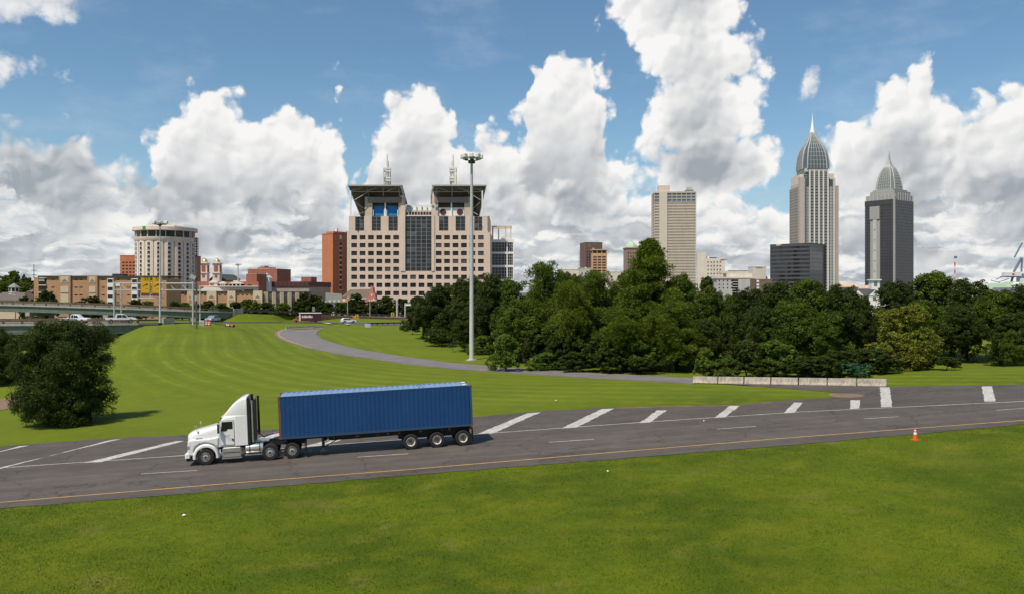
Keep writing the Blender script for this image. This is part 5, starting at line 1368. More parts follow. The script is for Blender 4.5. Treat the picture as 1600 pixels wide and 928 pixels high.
for u0, u1, v, Y, lab in ((1516, 1580, 443, 540, 'long hall with a pale green roof and small white gables'), (1574, 1660, 440.5, 520, 'white columned hall with a pale green hipped roof at the quay')):
    b = Bld('green_roofed_hall', lab, u0, Y); w = (u1 - u0) * b.k
    b.box('wall', WHT, 0, w, 0, 16, 0, b.z(v + 9)); MB().loft([[(-1, -1, b.z(v + 9)), (w + 1, -1, b.z(v + 9)), (w + 1, 17, b.z(v + 9)), (-1, 17, b.z(v + 9))], [(w * .12, 7, b.z(v)), (w * .88, 7, b.z(v)), (w * .88, 9, b.z(v)), (w * .12, 9, b.z(v))]]).build('roof', GRNR, b.root)
    for i in range(7): slab('window', GLBL, b.root, w * (.06 + .135 * i), w * (.12 + .135 * i), -.1, .1, b.z(v + 22), b.z(v + 12))
    for i in range(2): MB().prism([(w * (.12 + i * .2), b.z(v + 8)), (w * (.26 + i * .2), b.z(v + 8)), (w * (.19 + i * .2), b.z(v + 1))], -1.3, 4).build('gable', WHT, b.root)
# ---- quay cranes
CRN = M('crane_blue_grey', (0.16, 0.20, 0.25), 0.6); CRNW = M('crane_white', (0.72, 0.70, 0.68), 0.6)
q1 = Bld('quay_crane', 'blue-grey quay crane with a white machinery house above the green-roofed halls', 1575, 1500, 0, 'crane')
kk = q1.k; X_ = lambda u: (u - 1575) * kk
for a_, b_, r in (((1585, 402.5), (1597, 380), 1.4), ((1584, 425), (1596, 403), 2.2), ((1596, 425), (1597, 403), 1.6), ((1576, 455), (1584, 428), 2.0), ((1600, 455), (1598, 428), 2.0), ((1556, 437), (1572, 430), .8), ((1560, 441), (1576, 436), .7), ((1548, 438), (1562, 442), .6)):
    MB().tube((X_(a_[0]), 0, q1.z(a_[1])), (X_(b_[0]), 0, q1.z(b_[1])), r, n=6).build('girder', CRN, q1.root)
q1.box('machinery_house', CRNW, X_(1568), X_(1592), -6, 6, q1.z(432), q1.z(426)); q1.box('boom', CRN, X_(1565), X_(1625), -5, 5, q1.z(433.4), q1.z(432)); slab('emblem', M('sign_red', (0.55, 0.05, 0.05), 0.6), q1.root, X_(1578.5), X_(1582), -6.2, -6, q1.z(430.5), q1.z(427.5)); q1.box('machinery_house', CRNW, X_(1592), X_(1614), -4, 8, q1.z(441), q1.z(433.6))
q2 = Bld('construction_crane', 'thin distant red and white crane mast between the dark tower and the quay', 1492, 1800, 0, 'crane')
for i in range(8): q2.box('mast_section', MATS['sign_red'] if i % 2 == 0 else CRNW, -.9, .9, -.9, .9, q2.z(452 - i * 6), q2.z(446 - i * 6))
q2.box('cab', CRN, -1.2, 4.5, -1.5, 1.5, q2.z(404), q2.z(400.5))

# ------------------------------------------------------------------ poles, gantries and signs
LAMP = M('pale_lamp_housing', (0.72, 0.71, 0.68), 0.5)
def high_mast(u, vb, vt, Y, label, r=0.36, lamps=8):
    zb, zt = ZV(vb, Y), ZV(vt, Y)
    x = XU(u, Y); zb = hz1(x, Y) if Y > 90 else 0
    t = empty('high_mast_light', (x, Y, zb), 0, label, 'light pole')
    H = zt - zb; s = H / 30.0
    MB().lathe([(r * 1.9, 0), (r * 1.9, .12), (r * 1.25, .14), (r, .4), (r * .78, H * .5), (r * .5, H * .97)], 16).build('pole', POLEW, t, True)
    MB().lathe([(r * 2.6, -.3), (r * 2.6, .05)], 20).build('footing', CONC, t)
    MB().lathe([(.52, H * .955), (.52, H * .965)], 16).build('winch_collar', DARK, t)
    MB().lathe([(1.05, H - .85), (1.2, H - .85), (1.22, H - .74), (1.0, H - .74)], 24, cap=False).build('lamp_ring', POLEW, t)
    for i in range(lamps):
        a = 2 * math.pi * i / lamps
        T = Matrix.Rotation(a, 4, 'Z')
        l = MB(T).cbox(1.0, 1.68, -.32, .32, H - .62, H - .05, .1).build('lamp_head', LAMP, t)
        MB(T).box(1.05, 1.62, -.26, .26, H - .70, H - .62).build('lamp_glass', LAMP, l)
        MB(T).tube((.15, 0, H - .3), (1.3, 0, H - .84), .05, n=5).build('arm', DARK, t)
    MB().lathe([(.25, H - 1.2), (.28, H - .2), (.1, H + .15)], 12).build('head', DARK, t)
    return t
high_mast(737, 564.5, 241, 122.5, 'tall grey high-mast light standing by the bend of the ramp', .36)
high_mast(250, 502, 345, 178, 'slender high-mast light rising beside the yellow arrow signs', .2, 6)
high_mast(372, 478, 412, 420, 'distant high-mast light above the white arched hall', .35, 6)
def street_light(u, vb, vt, Y, label, arm=1.8):
    x = XU(u, Y); zb = min(hz1(x, Y), ZV(vb, Y)); H = ZV(vt, Y) - zb
    t = empty('street_light', (x, Y, zb), 0, label, 'street light')
    MB().tube((0, 0, 0), (0, 0, H), .13, .08, 8).build('pole', POLEW, t)
    MB().path([(0, 0, H - .1), (arm * .5, 0, H + .25), (arm, 0, H + .3)], [.06, .05, .05], 6).build('arm', POLEW, t)
    MB().cbox(arm - .1, arm + .7, -.16, .16, H + .22, H + .36, .05).build('lamp_head', LAMP, t)
street_light(543, 493, 468, 300, 'single-arm street light in front of the brown-roofed house')
street_light(578, 494, 470, 304, 'single-arm street light in front of the salmon house')
street_light(24, 474, 461, 246, 'short curved street light on the upper bridge by the cupola house', -1.8)
def post(u, vb, vt, Y, r, name, mat, parent, base=None):
    x = XU(u, Y); zb = hz1(x, Y) - .3
    return MB().tube((x, Y, zb), (x, Y, ZV(vt, Y)), r, r * .85, 10).build(name, mat, parent)
gy = empty('sign_gantry', (0, 0, 0), 0, 'steel sign gantry on paired posts beside the lower bridge', 'gantry')
YA, YB = 192.0, 172.0
post(178.5, 505, 440, YA, .2, 'post', POLEW, gy); post(189.5, 505, 448, YA + 4, .17, 'post', POLEW, gy)
post(301.5, 508, 440, YB, .19, 'post', POLEW, gy); post(312.5, 508, 446, YB + 4, .16, 'post', POLEW, gy)
def chord(u0, v0, Y0, u1, v1, Y1, r=.09, name='chord'):
    MB().tube(P(u0, v0, Y0), P(u1, v1, Y1), r, n=6).build(name, POLEW, gy)
chord(178.5, 442.6, YA, 301.5, 442.8, YB, .13); chord(178.5, 453, YA, 301.5, 453.2, YB, .10); chord(189.5, 443.5, YA + 4, 312.5, 443.5, YB + 4); chord(189.5, 453.5, YA + 4, 312.5, 453.5, YB + 4)
for i in range(13):
    t0, t1_ = i / 13, (i + 1) / 13; f = lambda a, b, t: a + (b - a) * t
    chord(f(178.5, 301.5, t0), 442.6 if i % 2 else 453, f(YA, YB, t0), f(178.5, 301.5, t1_), 453 if i % 2 else 442.6, f(YA, YB, t1_), .035, 'lattice_bar')
chord(178.5, 442.6, YA, 189.5, 443.5, YA + 4, .08, 'end_bar'); chord(301.5, 442.8, YB, 312.5, 443.5, YB + 4, .08, 'end_bar'); chord(180, 456, YA, 190, 470, YA + 4, .06, 'end_bar')
MB().box(XU(218, 181), XU(254, 181), 180.2, 181.6, ZV(466.2, 181), ZV(464.6, 181)).build('catwalk', POLEW, gy)
for u in (220, 235, 252): MB().tube(P(u, 465, 181), P(u, 442.6, 181.4), .06, n=5).build('hanger', POLEW, gy)
MB().box(XU(183, 191), XU(190, 191), 190.2, 190.6, ZV(447, 191), ZV(443.5, 191)).build('small_panel', OFFW, gy)
YSIGN = M('amber_sign', (0.56, 0.315, 0.008), 0.5, 0.06, 0.5)
SBLK = M('sign_black', (0.02, 0.018, 0.012), 0.6)
def arrow_sign(u0, u1, v0, v1, Y, tilt, label):
    w, h = (u1 - u0) * Y / F, (v1 - v0) * Y / F
    s = empty('arrow_sign', (XU((u0 + u1) / 2, Y), Y, ZV(v1, Y)), 0, label, 'road sign'); s.rotation_euler = (0, R(tilt), R(-4))
    MB().cbox(-w / 2, w / 2, -.05, .05, 0, h, .02).build('panel', YSIGN, s)
    e = .06
    for x0, x1, z0, z1 in ((-w / 2 + e, w / 2 - e, e, e + .05), (-w / 2 + e, w / 2 - e, h - e - .05, h - e), (-w / 2 + e, -w / 2 + e + .05, e + .05, h - e - .05), (w / 2 - e - .05, w / 2 - e, e + .05, h - e - .05)):
        slab('border', SBLK, s, x0, x1, -.062, -.05, z0, z1)
    c = []
    for t in np.linspace(0, 1, 9): c.append((-w * .24 + w * .34 * t, h * .42 + h * .135 * math.sin(t * math.pi / 2)))
    th = .085
    up = [(x, z + th) for x, z in c]; lo = [(x + .05, z - th) for x, z in c]
    MB().prism(up + lo[::-1], -.068, -.052).build('arrow_shaft', SBLK, s)
    ex, ez = c[-1]
    MB().prism([(ex - .05, ez + .27), (ex + .42, ez + .04), (ex + .0, ez - .27)], -.072, -.053).build('arrow_head', SBLK, s)
    for z0 in (h * .86, h * .79): slab('lettering', M('worn_letter', (0.33, 0.18, 0.01), 0.6), s, -w * .3, w * .3, -.058, -.05, z0, z0 + .10)
    slab('lettering', MATS['worn_letter'], s, -w * .02, w * .32, -.058, -.05, h * .26, h * .26 + .16)
    for x in (-w * .1, w * .15): slab('sign_lamp', DARK, s, x - .12, x + .12, -.5, -.1, h + .15, h + .27)
    slab('base_plate', M('dark_maroon', (0.09, 0.03, 0.025), 0.7), s, -w * .42, w * .42, -.04, .04, -.55, -.02)
arrow_sign(219.2, 235.0, 434, 458.2, 181, 1.0, 'amber sign with a black curving arrow, nearer the twin-bay apartments')
arrow_sign(236.6, 252.4, 434, 458.6, 180, 2.5, 'amber sign with a black curving arrow, touching the slender light mast')
# stack of louvred speakers on a pole
lp = empty('louvred_pole', (XU(307, 156), 156, hz1(XU(307, 156), 156)), 0, 'dark pole on the grass slope with a tall stack of black louvres', 'pole')
zz0 = lp.location.z; kk = 156 / F
MB().tube((0, 0, -.3), (0, 0, ZV(399, 156) - zz0), .17, .13, 10).build('pole', M('brown_grey_pole', (0.115, 0.105, 0.09), 0.7), lp)
for i in range(11): slab('louvre', DARK, lp, -2.4 * kk, 2.4 * kk, -.3, .3, ZV(399.5 - i * 2.55, 156) - zz0, ZV(398.0 - i * 2.55, 156) - zz0)
MB().tube((0, 0, ZV(400, 156) - zz0), (0, 0, ZV(371, 156) - zz0), .09, n=6).build('spine', DARK, lp)
T = Matrix.Translation((-.75, -.25, ZV(436, 156) - zz0)) @ Matrix.Rotation(R(28), 4, 'Y')
MB(T).box(-.55, .55, -.06, .06, 0, .75).build('solar_panel', STEEL, lp); MB().tube((-.5, -.1, ZV(436, 156) - zz0), (0, 0, ZV(437, 156) - zz0), .05, n=5).build('bracket', DARK, lp)
MB().box(-.22, .22, -.35, -.12, ZV(470, 156) - zz0, ZV(462, 156) - zz0).build('control_box', STEEL, lp)
eb = empty('electrical_cabinet', (XU(316, 168), 168, hz1(XU(316, 168), 168)), 0, 'grey roadside cabinet beside the gantry posts', 'cabinet')
MB().cbox(-.55, .55, -.3, .3, 0, 1.0, .04).build('body', STEEL, eb); slab('door_seam', DARK, eb, -.01, .01, -.315, -.3, .1, .95)
for u, vb, vt, Y, lab in ((905, 425, 393, 640, 'thin lattice antenna on the roof left of the brown tower'), (53, 434, 413, 300, 'thin antenna mast at the corner of the peach apartments')):
    am = empty('antenna_mast', (XU(u, Y), Y, 0), 0, lab, 'antenna'); H_ = ZV(vt, Y)
    MB().tube((0, 0, 0), (0, 0, H_), .22, .1, 6).build('mast', DARK, am)
    for f_ in (.80, .88): slab('cross_arm', DARK, am, -.9, .9, -.1, .1, H_ * f_, H_ * f_ + .15)
    slab('dish', LAMP, am, -.6, .5, -.5, -.2, H_ * .70, H_ * .70 + 1.0)
# chevron signs, tall street poles and a far gantry on the upper road
def chevron(u, v, Y, label, flip=1):
    p = P(u, v, Y); s = empty('chevron_sign', (p.x, p.y, p.z - 1.9), 0, label, 'road sign')
    MB().tube((0, 0.05, -1.0), (0, .05, 2.2), .04, n=6).build('post', STEEL, s)
    MB().box(-.55, .55, -.03, .03, 1.2, 2.6).build('panel', M('chevron_yellow', (0.65, 0.36, 0.02), 0.5), s)
    a = .35 * flip
    MB().prism([(-a, 2.45), (-a + .32 * flip, 2.45), (a, 1.9), (-a + .32 * flip, 1.35), (-a, 1.35), (a - .32 * flip, 1.9)], -.045, -.032).build('chevron', SBLK, s)
    return s
cs_ = chevron(557.5, 494.5, 278, 'yellow chevron sign on the brick wall with an orange plate')
slab('orange_plate', M('orange_plate', (0.75, 0.20, 0.02), 0.5), cs_, -1.35, -.6, -.03, .03, 1.5, 2.2)
chevron(613.5, 491, 296, 'yellow chevron sign by the tall grey pole', -1)
tp = empty('steel_post', (XU(620.5, 300), 300, 0), 0, 'stout tall grey sign post behind the brick wall', 'pole'); MB().tube((0, 0, 0), (0, 0, ZV(468, 300)), .38, .34, 12).build('pole', POLEW, tp); MB().tube((-.9, 0, ZV(468.5, 300)), (.2, 0, ZV(468, 300)), .15, n=8).build('arm', POLEW, tp)
fg = empty('sign_gantry', (XU(633, 306), 306, 0), 0, 'small white sign gantry half hidden by the trees', 'gantry'); MB().tube((0, 0, 0), (0, 0, ZV(473.5, 306)), .26, n=10).build('post', POLEW, fg); slab('beam', OFFW, fg, 0, 7, -.2, .2, ZV(477.5, 306), ZV(475, 306)); slab('beam', OFFW, fg, 0, 7, -.15, .15, ZV(474.6, 306), ZV(474, 306)); slab('signal', DARK, fg, 2.5, 3.1, -.4, .1, ZV(479, 306), ZV(476, 306))
hs_ = empty('highway_sign', (XU(490, 276), 276, hz1(XU(490, 276), 276)), 0, 'grey back of a small highway sign above the food trailer', 'road sign'); MB().tube((0, 0, 0), (0, 0, ZV(479, 276) - hs_.location.z), .08, n=6).build('post', STEEL, hs_); z9 = ZV(479, 276) - hs_.location.z; slab('panel', M('greenish_sign_back', (0.20, 0.22, 0.19), 0.6), hs_, -.45, .45, -.08, -.02, z9 - 1.6, z9)
fs = empty('fallen_sign', (XU(575, 215), 215, hz1(XU(575, 215), 215)), R(20), 'bluish sheet-metal sign leaning over on the grass by the dark guard rail', 'sign')
MB(Matrix.Rotation(R(-35), 4, 'X')).box(-.75, .75, 0, .04, .15, 1.35).build('panel', M('blue_grey_sheet', (0.30, 0.34, 0.40), 0.4, metal=.3), fs); MB().tube((.3, .5, -.2), (.35, .2, .9), .04, n=5).build('post', STEEL, fs)

# ------------------------------------------------------------------ lorry: tractor, container chassis, container
TW = M('white_truck_paint', (0.80, 0.79, 0.76), 0.25, 0.04, 1.5, spec=0.5, coat=0.5)
TBLK = M('black_chassis', (0.014, 0.014, 0.015), 0.6, 0.3, 3.0)
RUB = M('tyre_rubber', (0.022, 0.021, 0.020), 0.9, 0.2, 4.0)
ALU = M('polished_aluminium', (0.66, 0.64, 0.60), 0.28, 0.1, 3.0, metal=0.85)
RIMW = M('white_steel_rim', (0.62, 0.58, 0.50), 0.5, 0.15, 4.0)
HUBD = M('dark_hub', (0.05, 0.045, 0.04), 0.6)
TGLS = glass('vehicle_glass', (0.016, 0.020, 0.018), 0.05, 0.9, 1.1, 0.6)
AMB = M('amber_lens', (0.75, 0.22, 0.02), 0.3); REDL = M('red_lens', (0.45, 0.02, 0.015), 0.3)
cA, cB = G(322, 727), G(726, 696)
td = (cB - cA); td.z = 0; td.normalize(); tn = Vector((-td.y, td.x, 0)); T_RZ = math.atan2(td.y, td.x)
front0 = cA - td * 1.25 + tn * 1.2
front0.z = float(plane(front0.x, front0.y)) + 0.024
T_ROT = (math.atan(GRADE * tn.x), -math.atan(GRADE * td.x), math.atan2(td.y, td.x))

def rrect(x, hw, zb, zt, r, n=4, rb=0.05):
    """rounded cross-section in the y-z plane"""
    pts = []
    for cy, cz, a0, rad in ((hw - r, zt - r, 0, r), (-hw + r, zt - r, 90, r), (-hw + rb, zb + rb, 180, rb), (hw - rb, zb + rb, 270, rb)):
        for i in range(n + 1):
            a = R(a0 + 90 * i / n); pts.append((x, cy + rad * math.cos(a), cz + rad * math.sin(a)))
    return pts
def wheel(parent, x, y, r, w, rimmat, style, inner=True):
    """style: steer (disc with holes) or dual (deep dish)"""
    s = -1 if y < 0 else 1
    root = MB().lathe([(r * .58, -w / 2), (r * .93, -w / 2), (r, -w * .36), (r, w * .36), (r * .93, w / 2), (r * .58, w / 2)], 32, (0, 0, 0), 'Y', cap=False)
    root.lathe([(r * .58, w / 2), (r * .58, -w / 2)], 32, (0, 0, 0), 'Y', cap=False)
    t = root.build('wheel', RUB, parent, True); t.location = (x, y, r)
    e = -w / 2
    if style == 'steer':
        rim = MB().lathe([(r * .58, e + .005), (r * .55, e - .015), (r * .50, e + .03), (r * .34, e + .035), (r * .30, e - .03), (r * .17, e - .05), (.001, e - .055)], 28, (0, 0, 0), 'Y', cap=False).build('rim', rimmat, t, True)
        for i in range(10):
            a = 2 * math.pi * i / 10
            MB().lathe([(r * .065, e + .012), (r * .065, e + .06)], 10, (r * .43 * math.cos(a), 0, r * .43 * math.sin(a)), 'Y').build('hand_hole', TBLK, t)
        MB().lathe([(r * .15, e - .07), (r * .15, e)], 16, (0, 0, 0), 'Y').build('hub', HUBD, t)
    else:
        rim = MB().lathe([(r * .58, e + .005), (r * .56, e - .012), (r * .52, e + .03), (r * .44, e + .15), (r * .30, e + .19), (.001, e + .19)], 28, (0, 0, 0), 'Y', cap=False).build('rim', rimmat, t, True)
        MB().lathe([(r * .22, e + .02), (r * .22, e + .20)], 18, (0, 0, 0), 'Y').build('hub', HUBD, t)
        for i in range(8):
            a = 2 * math.pi * i / 8 + .2
            MB().lathe([(r * .06, e + .150), (r * .06, e + .24)], 8, (r * .38 * math.cos(a), 0, r * .38 * math.sin(a)), 'Y').build('hand_hole', TBLK, t)
    if y > 0: t.rotation_euler = (0, 0, math.pi)
    return t

tt = empty('semi_truck', front0, T_RZ, 'white long-nosed day-cab tractor with tall roof fairing hauling the blue container', 'truck'); tt.rotation_euler = T_ROT
def loft(stations, name, mat, r=None, parent=tt, **kw):
    return MB().loft([rrect(*s) for s in stations]).build(name, mat, parent, True, angle=50, **kw)
loft([(0.16, .62, 1.00, 1.78, .20), (0.20, .78, .78, 1.92, .26), (0.42, .90, .78, 2.03, .30), (0.9, .95, .98, 2.14, .30), (1.5, .98, 1.05, 2.27, .28), (2.08, 1.0, 1.0, 2.40, .24)], 'hood', TW)
# fender pods swelling from the hood
for s in (-1, 1):
    m = MB(); rings = []
    for i in range(15):
        a = R(-8 + 196 * i / 14); ca, sa = math.cos(a), math.sin(a)
        ro, ri = .78, .62
        y1 = s * 1.20; y0 = s * .70
        cx, cz = 1.25, .50
        rings.append([(cx - ri * ca, y0, cz + ri * sa), (cx - ri * ca, y1, cz + ri * sa), (cx - (ro - .06) * ca, y1, cz + (ro - .06) * sa), (cx - ro * ca, y1 - s * .08, cz + ro * sa), (cx - ro * ca * (1.0), y0, cz + (ro + .22) * sa)])
    m.loft(rings).build('fender', TW, tt, True, angle=50)
    MB().prism([(0.15, .62), (.56, .62), (.50, .9), (.62, 1.18), (.9, 1.34), (1.25, 1.38), (1.65, 1.28), (2.0, 1.06), (2.06, 1.70), (1.4, 1.60), (.6, 1.60), (.2, 1.56)], min(s * .6, s * 1.12), max(s * .6, s * 1.12)).build('fender_nose', TW, tt, bevel=.07)
    MB().cbox(.155, .40, min(s * .80, s * 1.12), max(s * .80, s * 1.12), 1.02, 1.28, .04).build('headlight', ALU, tt)
MB().cbox(0.02, .32, -1.17, 1.17, .50, .80, .05).build('bumper', TW, tt); MB().box(.10, .50, -1.1, 1.1, .30, .50).build('air_dam', TBLK, tt)
MB().box(.10, .17, -.55, .55, .95, 1.75).build('grille', ALU, tt)
for i in range(6): slab('grille_bar', TBLK, tt, .085, .10, -.5, .5, 1.02 + i * .12, 1.07 + i * .12)
loft([(1.95, 1.03, 1.04, 2.38, .12), (2.02, 1.06, 1.04, 2.44, .14), (2.30, 1.08, 1.04, 2.86, .18), (2.42, 1.09, 1.04, 2.94, .18), (3.02, 1.12, 1.04, 3.0, .14), (3.78, 1.13, 1.04, 3.0, .10)], 'cab', TW)
loft([(2.36, .92, 2.86, 2.96, .03), (2.46, .98, 2.86, 3.08, .08), (2.70, 1.03, 2.88, 3.38, .14), (2.95, 1.08, 2.88, 3.66, .17), (3.2, 1.11, 2.88, 3.86, .18), (3.42, 1.13, 2.88, 3.98, .17), (3.62, 1.15, 2.88, 4.04, .14), (3.78, 1.16, 2.88, 4.03, .10)], 'roof_fairing', TW)
MB().box(3.05, 3.79, -1.165, -1.10, 1.06, 2.92).build('side_fairing', TW, tt, bevel=.02); MB().box(3.05, 3.79, 1.10, 1.165, 1.06, 2.92).build('side_fairing', TW, tt, bevel=.02)
for s in (-1, 1):
    y = s * 1.12
    d_ = MB().box(2.12, 2.98, min(y, y + s * .022), max(y, y + s * .022), 1.14, 2.70).build('door', TW, tt, bevel=.02)
    MB().prism([(2.20, 2.02), (2.52, 2.02), (2.60, 2.14), (2.90, 2.14), (2.90, 2.60), (2.26, 2.60)], min(y + s * .018, y + s * .034), max(y + s * .018, y + s * .034)).build('door_window', TGLS, d_)
    slab('door_handle', TBLK, d_, 2.84, 2.93, min(y + s * .02, y + s * .06), max(y + s * .02, y + s * .06), 1.42, 1.54)
    for z_ in (1.16, 2.69): slab('door_seam', HUBD, d_, 2.12, 2.98, min(y, y + s * .028), max(y, y + s * .028), z_ - .008, z_ + .004)
    for x_ in (2.12, 2.98): slab('door_seam', HUBD, d_, x_ - .006, x_ + .006, min(y, y + s * .028), max(y, y + s * .028), 1.16, 2.69)
    slab('mirror', TBLK, tt, 2.02, 2.12, min(s * 1.28, s * 1.46), max(s * 1.28, s * 1.46), 1.95, 2.50)
    MB().tube((2.1, s * 1.08, 2.52), (2.07, s * 1.37, 2.46), .02, n=5).build('mirror_arm', ALU, tt); MB().tube((2.1, s * 1.08, 1.95), (2.07, s * 1.37, 2.0), .02, n=5).build('mirror_arm', ALU, tt)
    MB().tube((.75, s * .85, 2.05), (.68, s * 1.0, 2.35), .012, n=5).build('hood_mirror_arm', ALU, tt); MB().cbox(.62, .72, min(s * .92, s * 1.08), max(s * .92, s * 1.08), 2.30, 2.46, .03).build('hood_mirror', ALU, tt)
    # steps and tank
    MB().cbox(2.24, 3.36, min(s * .70, s * 1.16), max(s * .70, s * 1.16), .40, 1.0, .05).build('tool_box', ALU, tt)
    slab('step', ALU, tt, 2.2, 3.40, min(s * .9, s * 1.20), max(s * .9, s * 1.20), .30, .36); slab('step', TBLK, tt, 2.3, 3.3, min(s * 1.155, s * 1.18), max(s * 1.155, s * 1.18), .66, .70)
    MB().lathe([(.05, 3.62), (.31, 3.64), (.32, 3.70), (.32, 4.62), (.31, 4.68), (.05, 4.70)], 20, (0, s * .86, .80), 'X').build('fuel_tank', ALU, tt, True)
    for x_ in (3.85, 4.45): MB().lathe([(.328, x_), (.328, x_ + .06)], 20, (0, s * .86, .80), 'X').build('tank_strap', TBLK, tt)
    slab('tank_step', ALU, tt, 3.6, 4.75, min(s * .95, s * 1.2), max(s * .95, s * 1.2), .42, .46)
    MB().box(3.795, 3.97, min(s * 1.10, s * 1.14), max(s * 1.10, s * 1.14), 1.08, 4.0).build('side_extender', TBLK, tt)
    MB().box(4.20, 4.34, min(s * .96, s * 1.10), max(s * .96, s * 1.10), 1.35, 3.88).build('stack_shield', TBLK, tt)
    MB().tube((4.08, s * 1.0, 1.2), (4.08, s * 1.0, 3.8), .085, n=12).build('exhaust_stack', ALU if s < 0 else ALU, tt, True)
    slab('cab_marker', AMB, tt, 2.50, 2.60, min(s * .86, s * 1.0), max(s * .86, s * 1.0), 3.02, 3.08) if False else None
    MB().box(7.22, 7.26, min(s * .62, s * 1.22), max(s * .62, s * 1.22), .22, 1.0).build('mud_flap', TBLK, tt)
    MB().box(.9, 7.3, min(s * .38, s * .46), max(s * .38, s * .46), .82, 1.10).build('frame_rail', TBLK, tt)
T = Matrix.Translation((2.0, 0, 2.42)) @ Matrix.Rotation(R(33), 4, 'Y')
MB(T).box(-.012, .012, -.92, .92, .03, .52).build('windscreen', TGLS, tt, loc=(-.03, 0, .02))
for y in (-.7, -.35, 0, .35, .7): MB().cbox(2.30, 2.40, y - .06, y + .06, 2.93, 3.0, .02).build('roof_marker', AMB, tt)
MB().box(2.22, 2.44, -1.0, 1.0, 2.86, 2.90).build('sun_visor', TW, tt)
for x0, x1, z0, z1 in ((2.42, 2.75, 1.72, 1.755), (2.46, 2.70, 1.63, 1.655), (2.55, 2.82, 1.52, 1.545), (2.62, 2.80, 1.44, 1.46), (2.44, 2.50, 1.66, 1.74)): slab('door_lettering', M('faded_grey_letter', (0.35, 0.36, 0.36), 0.6), tt, x0, x1, -1.1455, -1.142, z0, z1)
for i in range(5): slab('hood_badge', ALU, tt, .66 + i * .085, .72 + i * .085, -.975, -.93, 1.62, 1.68)
slab('side_marker', AMB, tt, 1.62, 1.72, -1.05, -1.0, 1.36, 1.42)
MB().box(3.8, 4.0, -.9, .9, 1.12, 3.6).build('cab_back', TBLK, tt); MB().box(4.05, 5.0, -.5, .5, 1.10, 1.16).build('deck_plate', ALU, tt); MB().lathe([(.5, 1.14), (.5, 1.2)], 20, (5.78, 0, 0)).build('fifth_wheel', TBLK, tt)
MB().path([(4.1, -.2, 1.9), (4.7, -.25, 1.35), (5.3, -.2, 1.55), (5.85, -.2, 1.6)], [.03] * 4, 6).build('air_line', REDL, tt); MB().path([(4.1, .2, 1.9), (4.6, .15, 1.3), (5.2, .2, 1.5), (5.85, .2, 1.6)], [.03] * 4, 6).build('air_line', M('blue_hose', (.02, .08, .3), .5), tt)
for x in (1.25, 5.1, 6.45): MB().tube((x, -1.0, .5), (x, 1.0, .5), .09, n=10).build('axle', TBLK, tt)
for y in (-1.06, 1.06): wheel(tt, 1.25, y, .50, .29, ALU, 'steer')
for x in (5.1, 6.45):
    for y in (-1.07, 1.07): wheel(tt, x, y, .50, .27, ALU, 'steer')
    for y in (-.74, .74): wheel(tt, x, y, .50, .27, HUBD, 'dual')

tc_ = empty('container_chassis', front0, T_RZ, 'black three-axle skeletal chassis under the blue container', 'trailer'); tc_.rotation_euler = T_ROT
for s in (-1, 1):
    MB().prism([(5.95, 1.22), (8.4, 1.22), (8.4, 1.24), (18.0, 1.24), (18.0, .92), (8.9, .86), (8.3, 1.06), (5.95, 1.06)], min(s * .42, s * .52), max(s * .42, s * .52)).build('main_rail', TBLK, tc_)
    MB().box(8.28, 8.42, min(s * .78, s * .92), max(s * .78, s * .92), .32, 1.2).build('landing_leg', M('dark_green_paint', (.02, .05, .03), .6), tc_); MB().box(8.15, 8.55, min(s * .70, s * 1.0), max(s * .70, s * 1.0), .26, .32).build('landing_foot', MATS['dark_green_paint'], tc_)
    MB().tube((8.35, s * .85, .5), (9.4, s * .6, 1.0), .03, n=5).build('brace', MATS['dark_green_paint'], tc_)
    MB().box(18.02, 18.05, min(s * .66, s * 1.2), max(s * .66, s * 1.2), .30, 1.0).build('mud_flap', TBLK, tc_)
    slab('tail_light', REDL, tc_, 18.0, 18.06, min(s * .6, s * 1.1), max(s * .6, s * 1.1), 1.02, 1.14)
    for i in range(6): slab('side_marker', AMB, tc_, 9.0 + i * 1.4, 9.08 + i * 1.4, min(s * .52, s * .56), max(s * .52, s * .56), 1.0, 1.05)
for x in (5.98, 8.6, 10.5, 12.4, 14.5, 16.4, 17.8): MB().box(x, x + .16, -1.2, 1.2, 1.08, 1.245).build('cross_bearer', TBLK, tc_)
MB().box(13.2, 17.9, -.5, .5, .62, .92).build('axle_slider', TBLK, tc_); MB().box(17.9, 18.04, -1.1, 1.1, .52, .62).build('rear_bumper', TBLK, tc_)
MB().box(8.45, 8.6, -1.12, 1.12, .95, 1.06).build('landing_cross', TBLK, tc_)
for x in (13.94, 15.65, 17.37):
    MB().tube((x, -1.0, .5), (x, 1.0, .5), .08, n=10).build('axle', TBLK, tc_); MB().box(x - .5, x + .5, -.55, -.45, .45, .85).build('spring', TBLK, tc_); MB().box(x - .5, x + .5, .45, .55, .45, .85).build('spring', TBLK, tc_)
    for y in (-1.07, 1.07): wheel(tc_, x, y, .50, .27, RIMW, 'dual')
    for y in (-.74, .74): wheel(tc_, x, y, .50, .27, HUBD, 'dual')

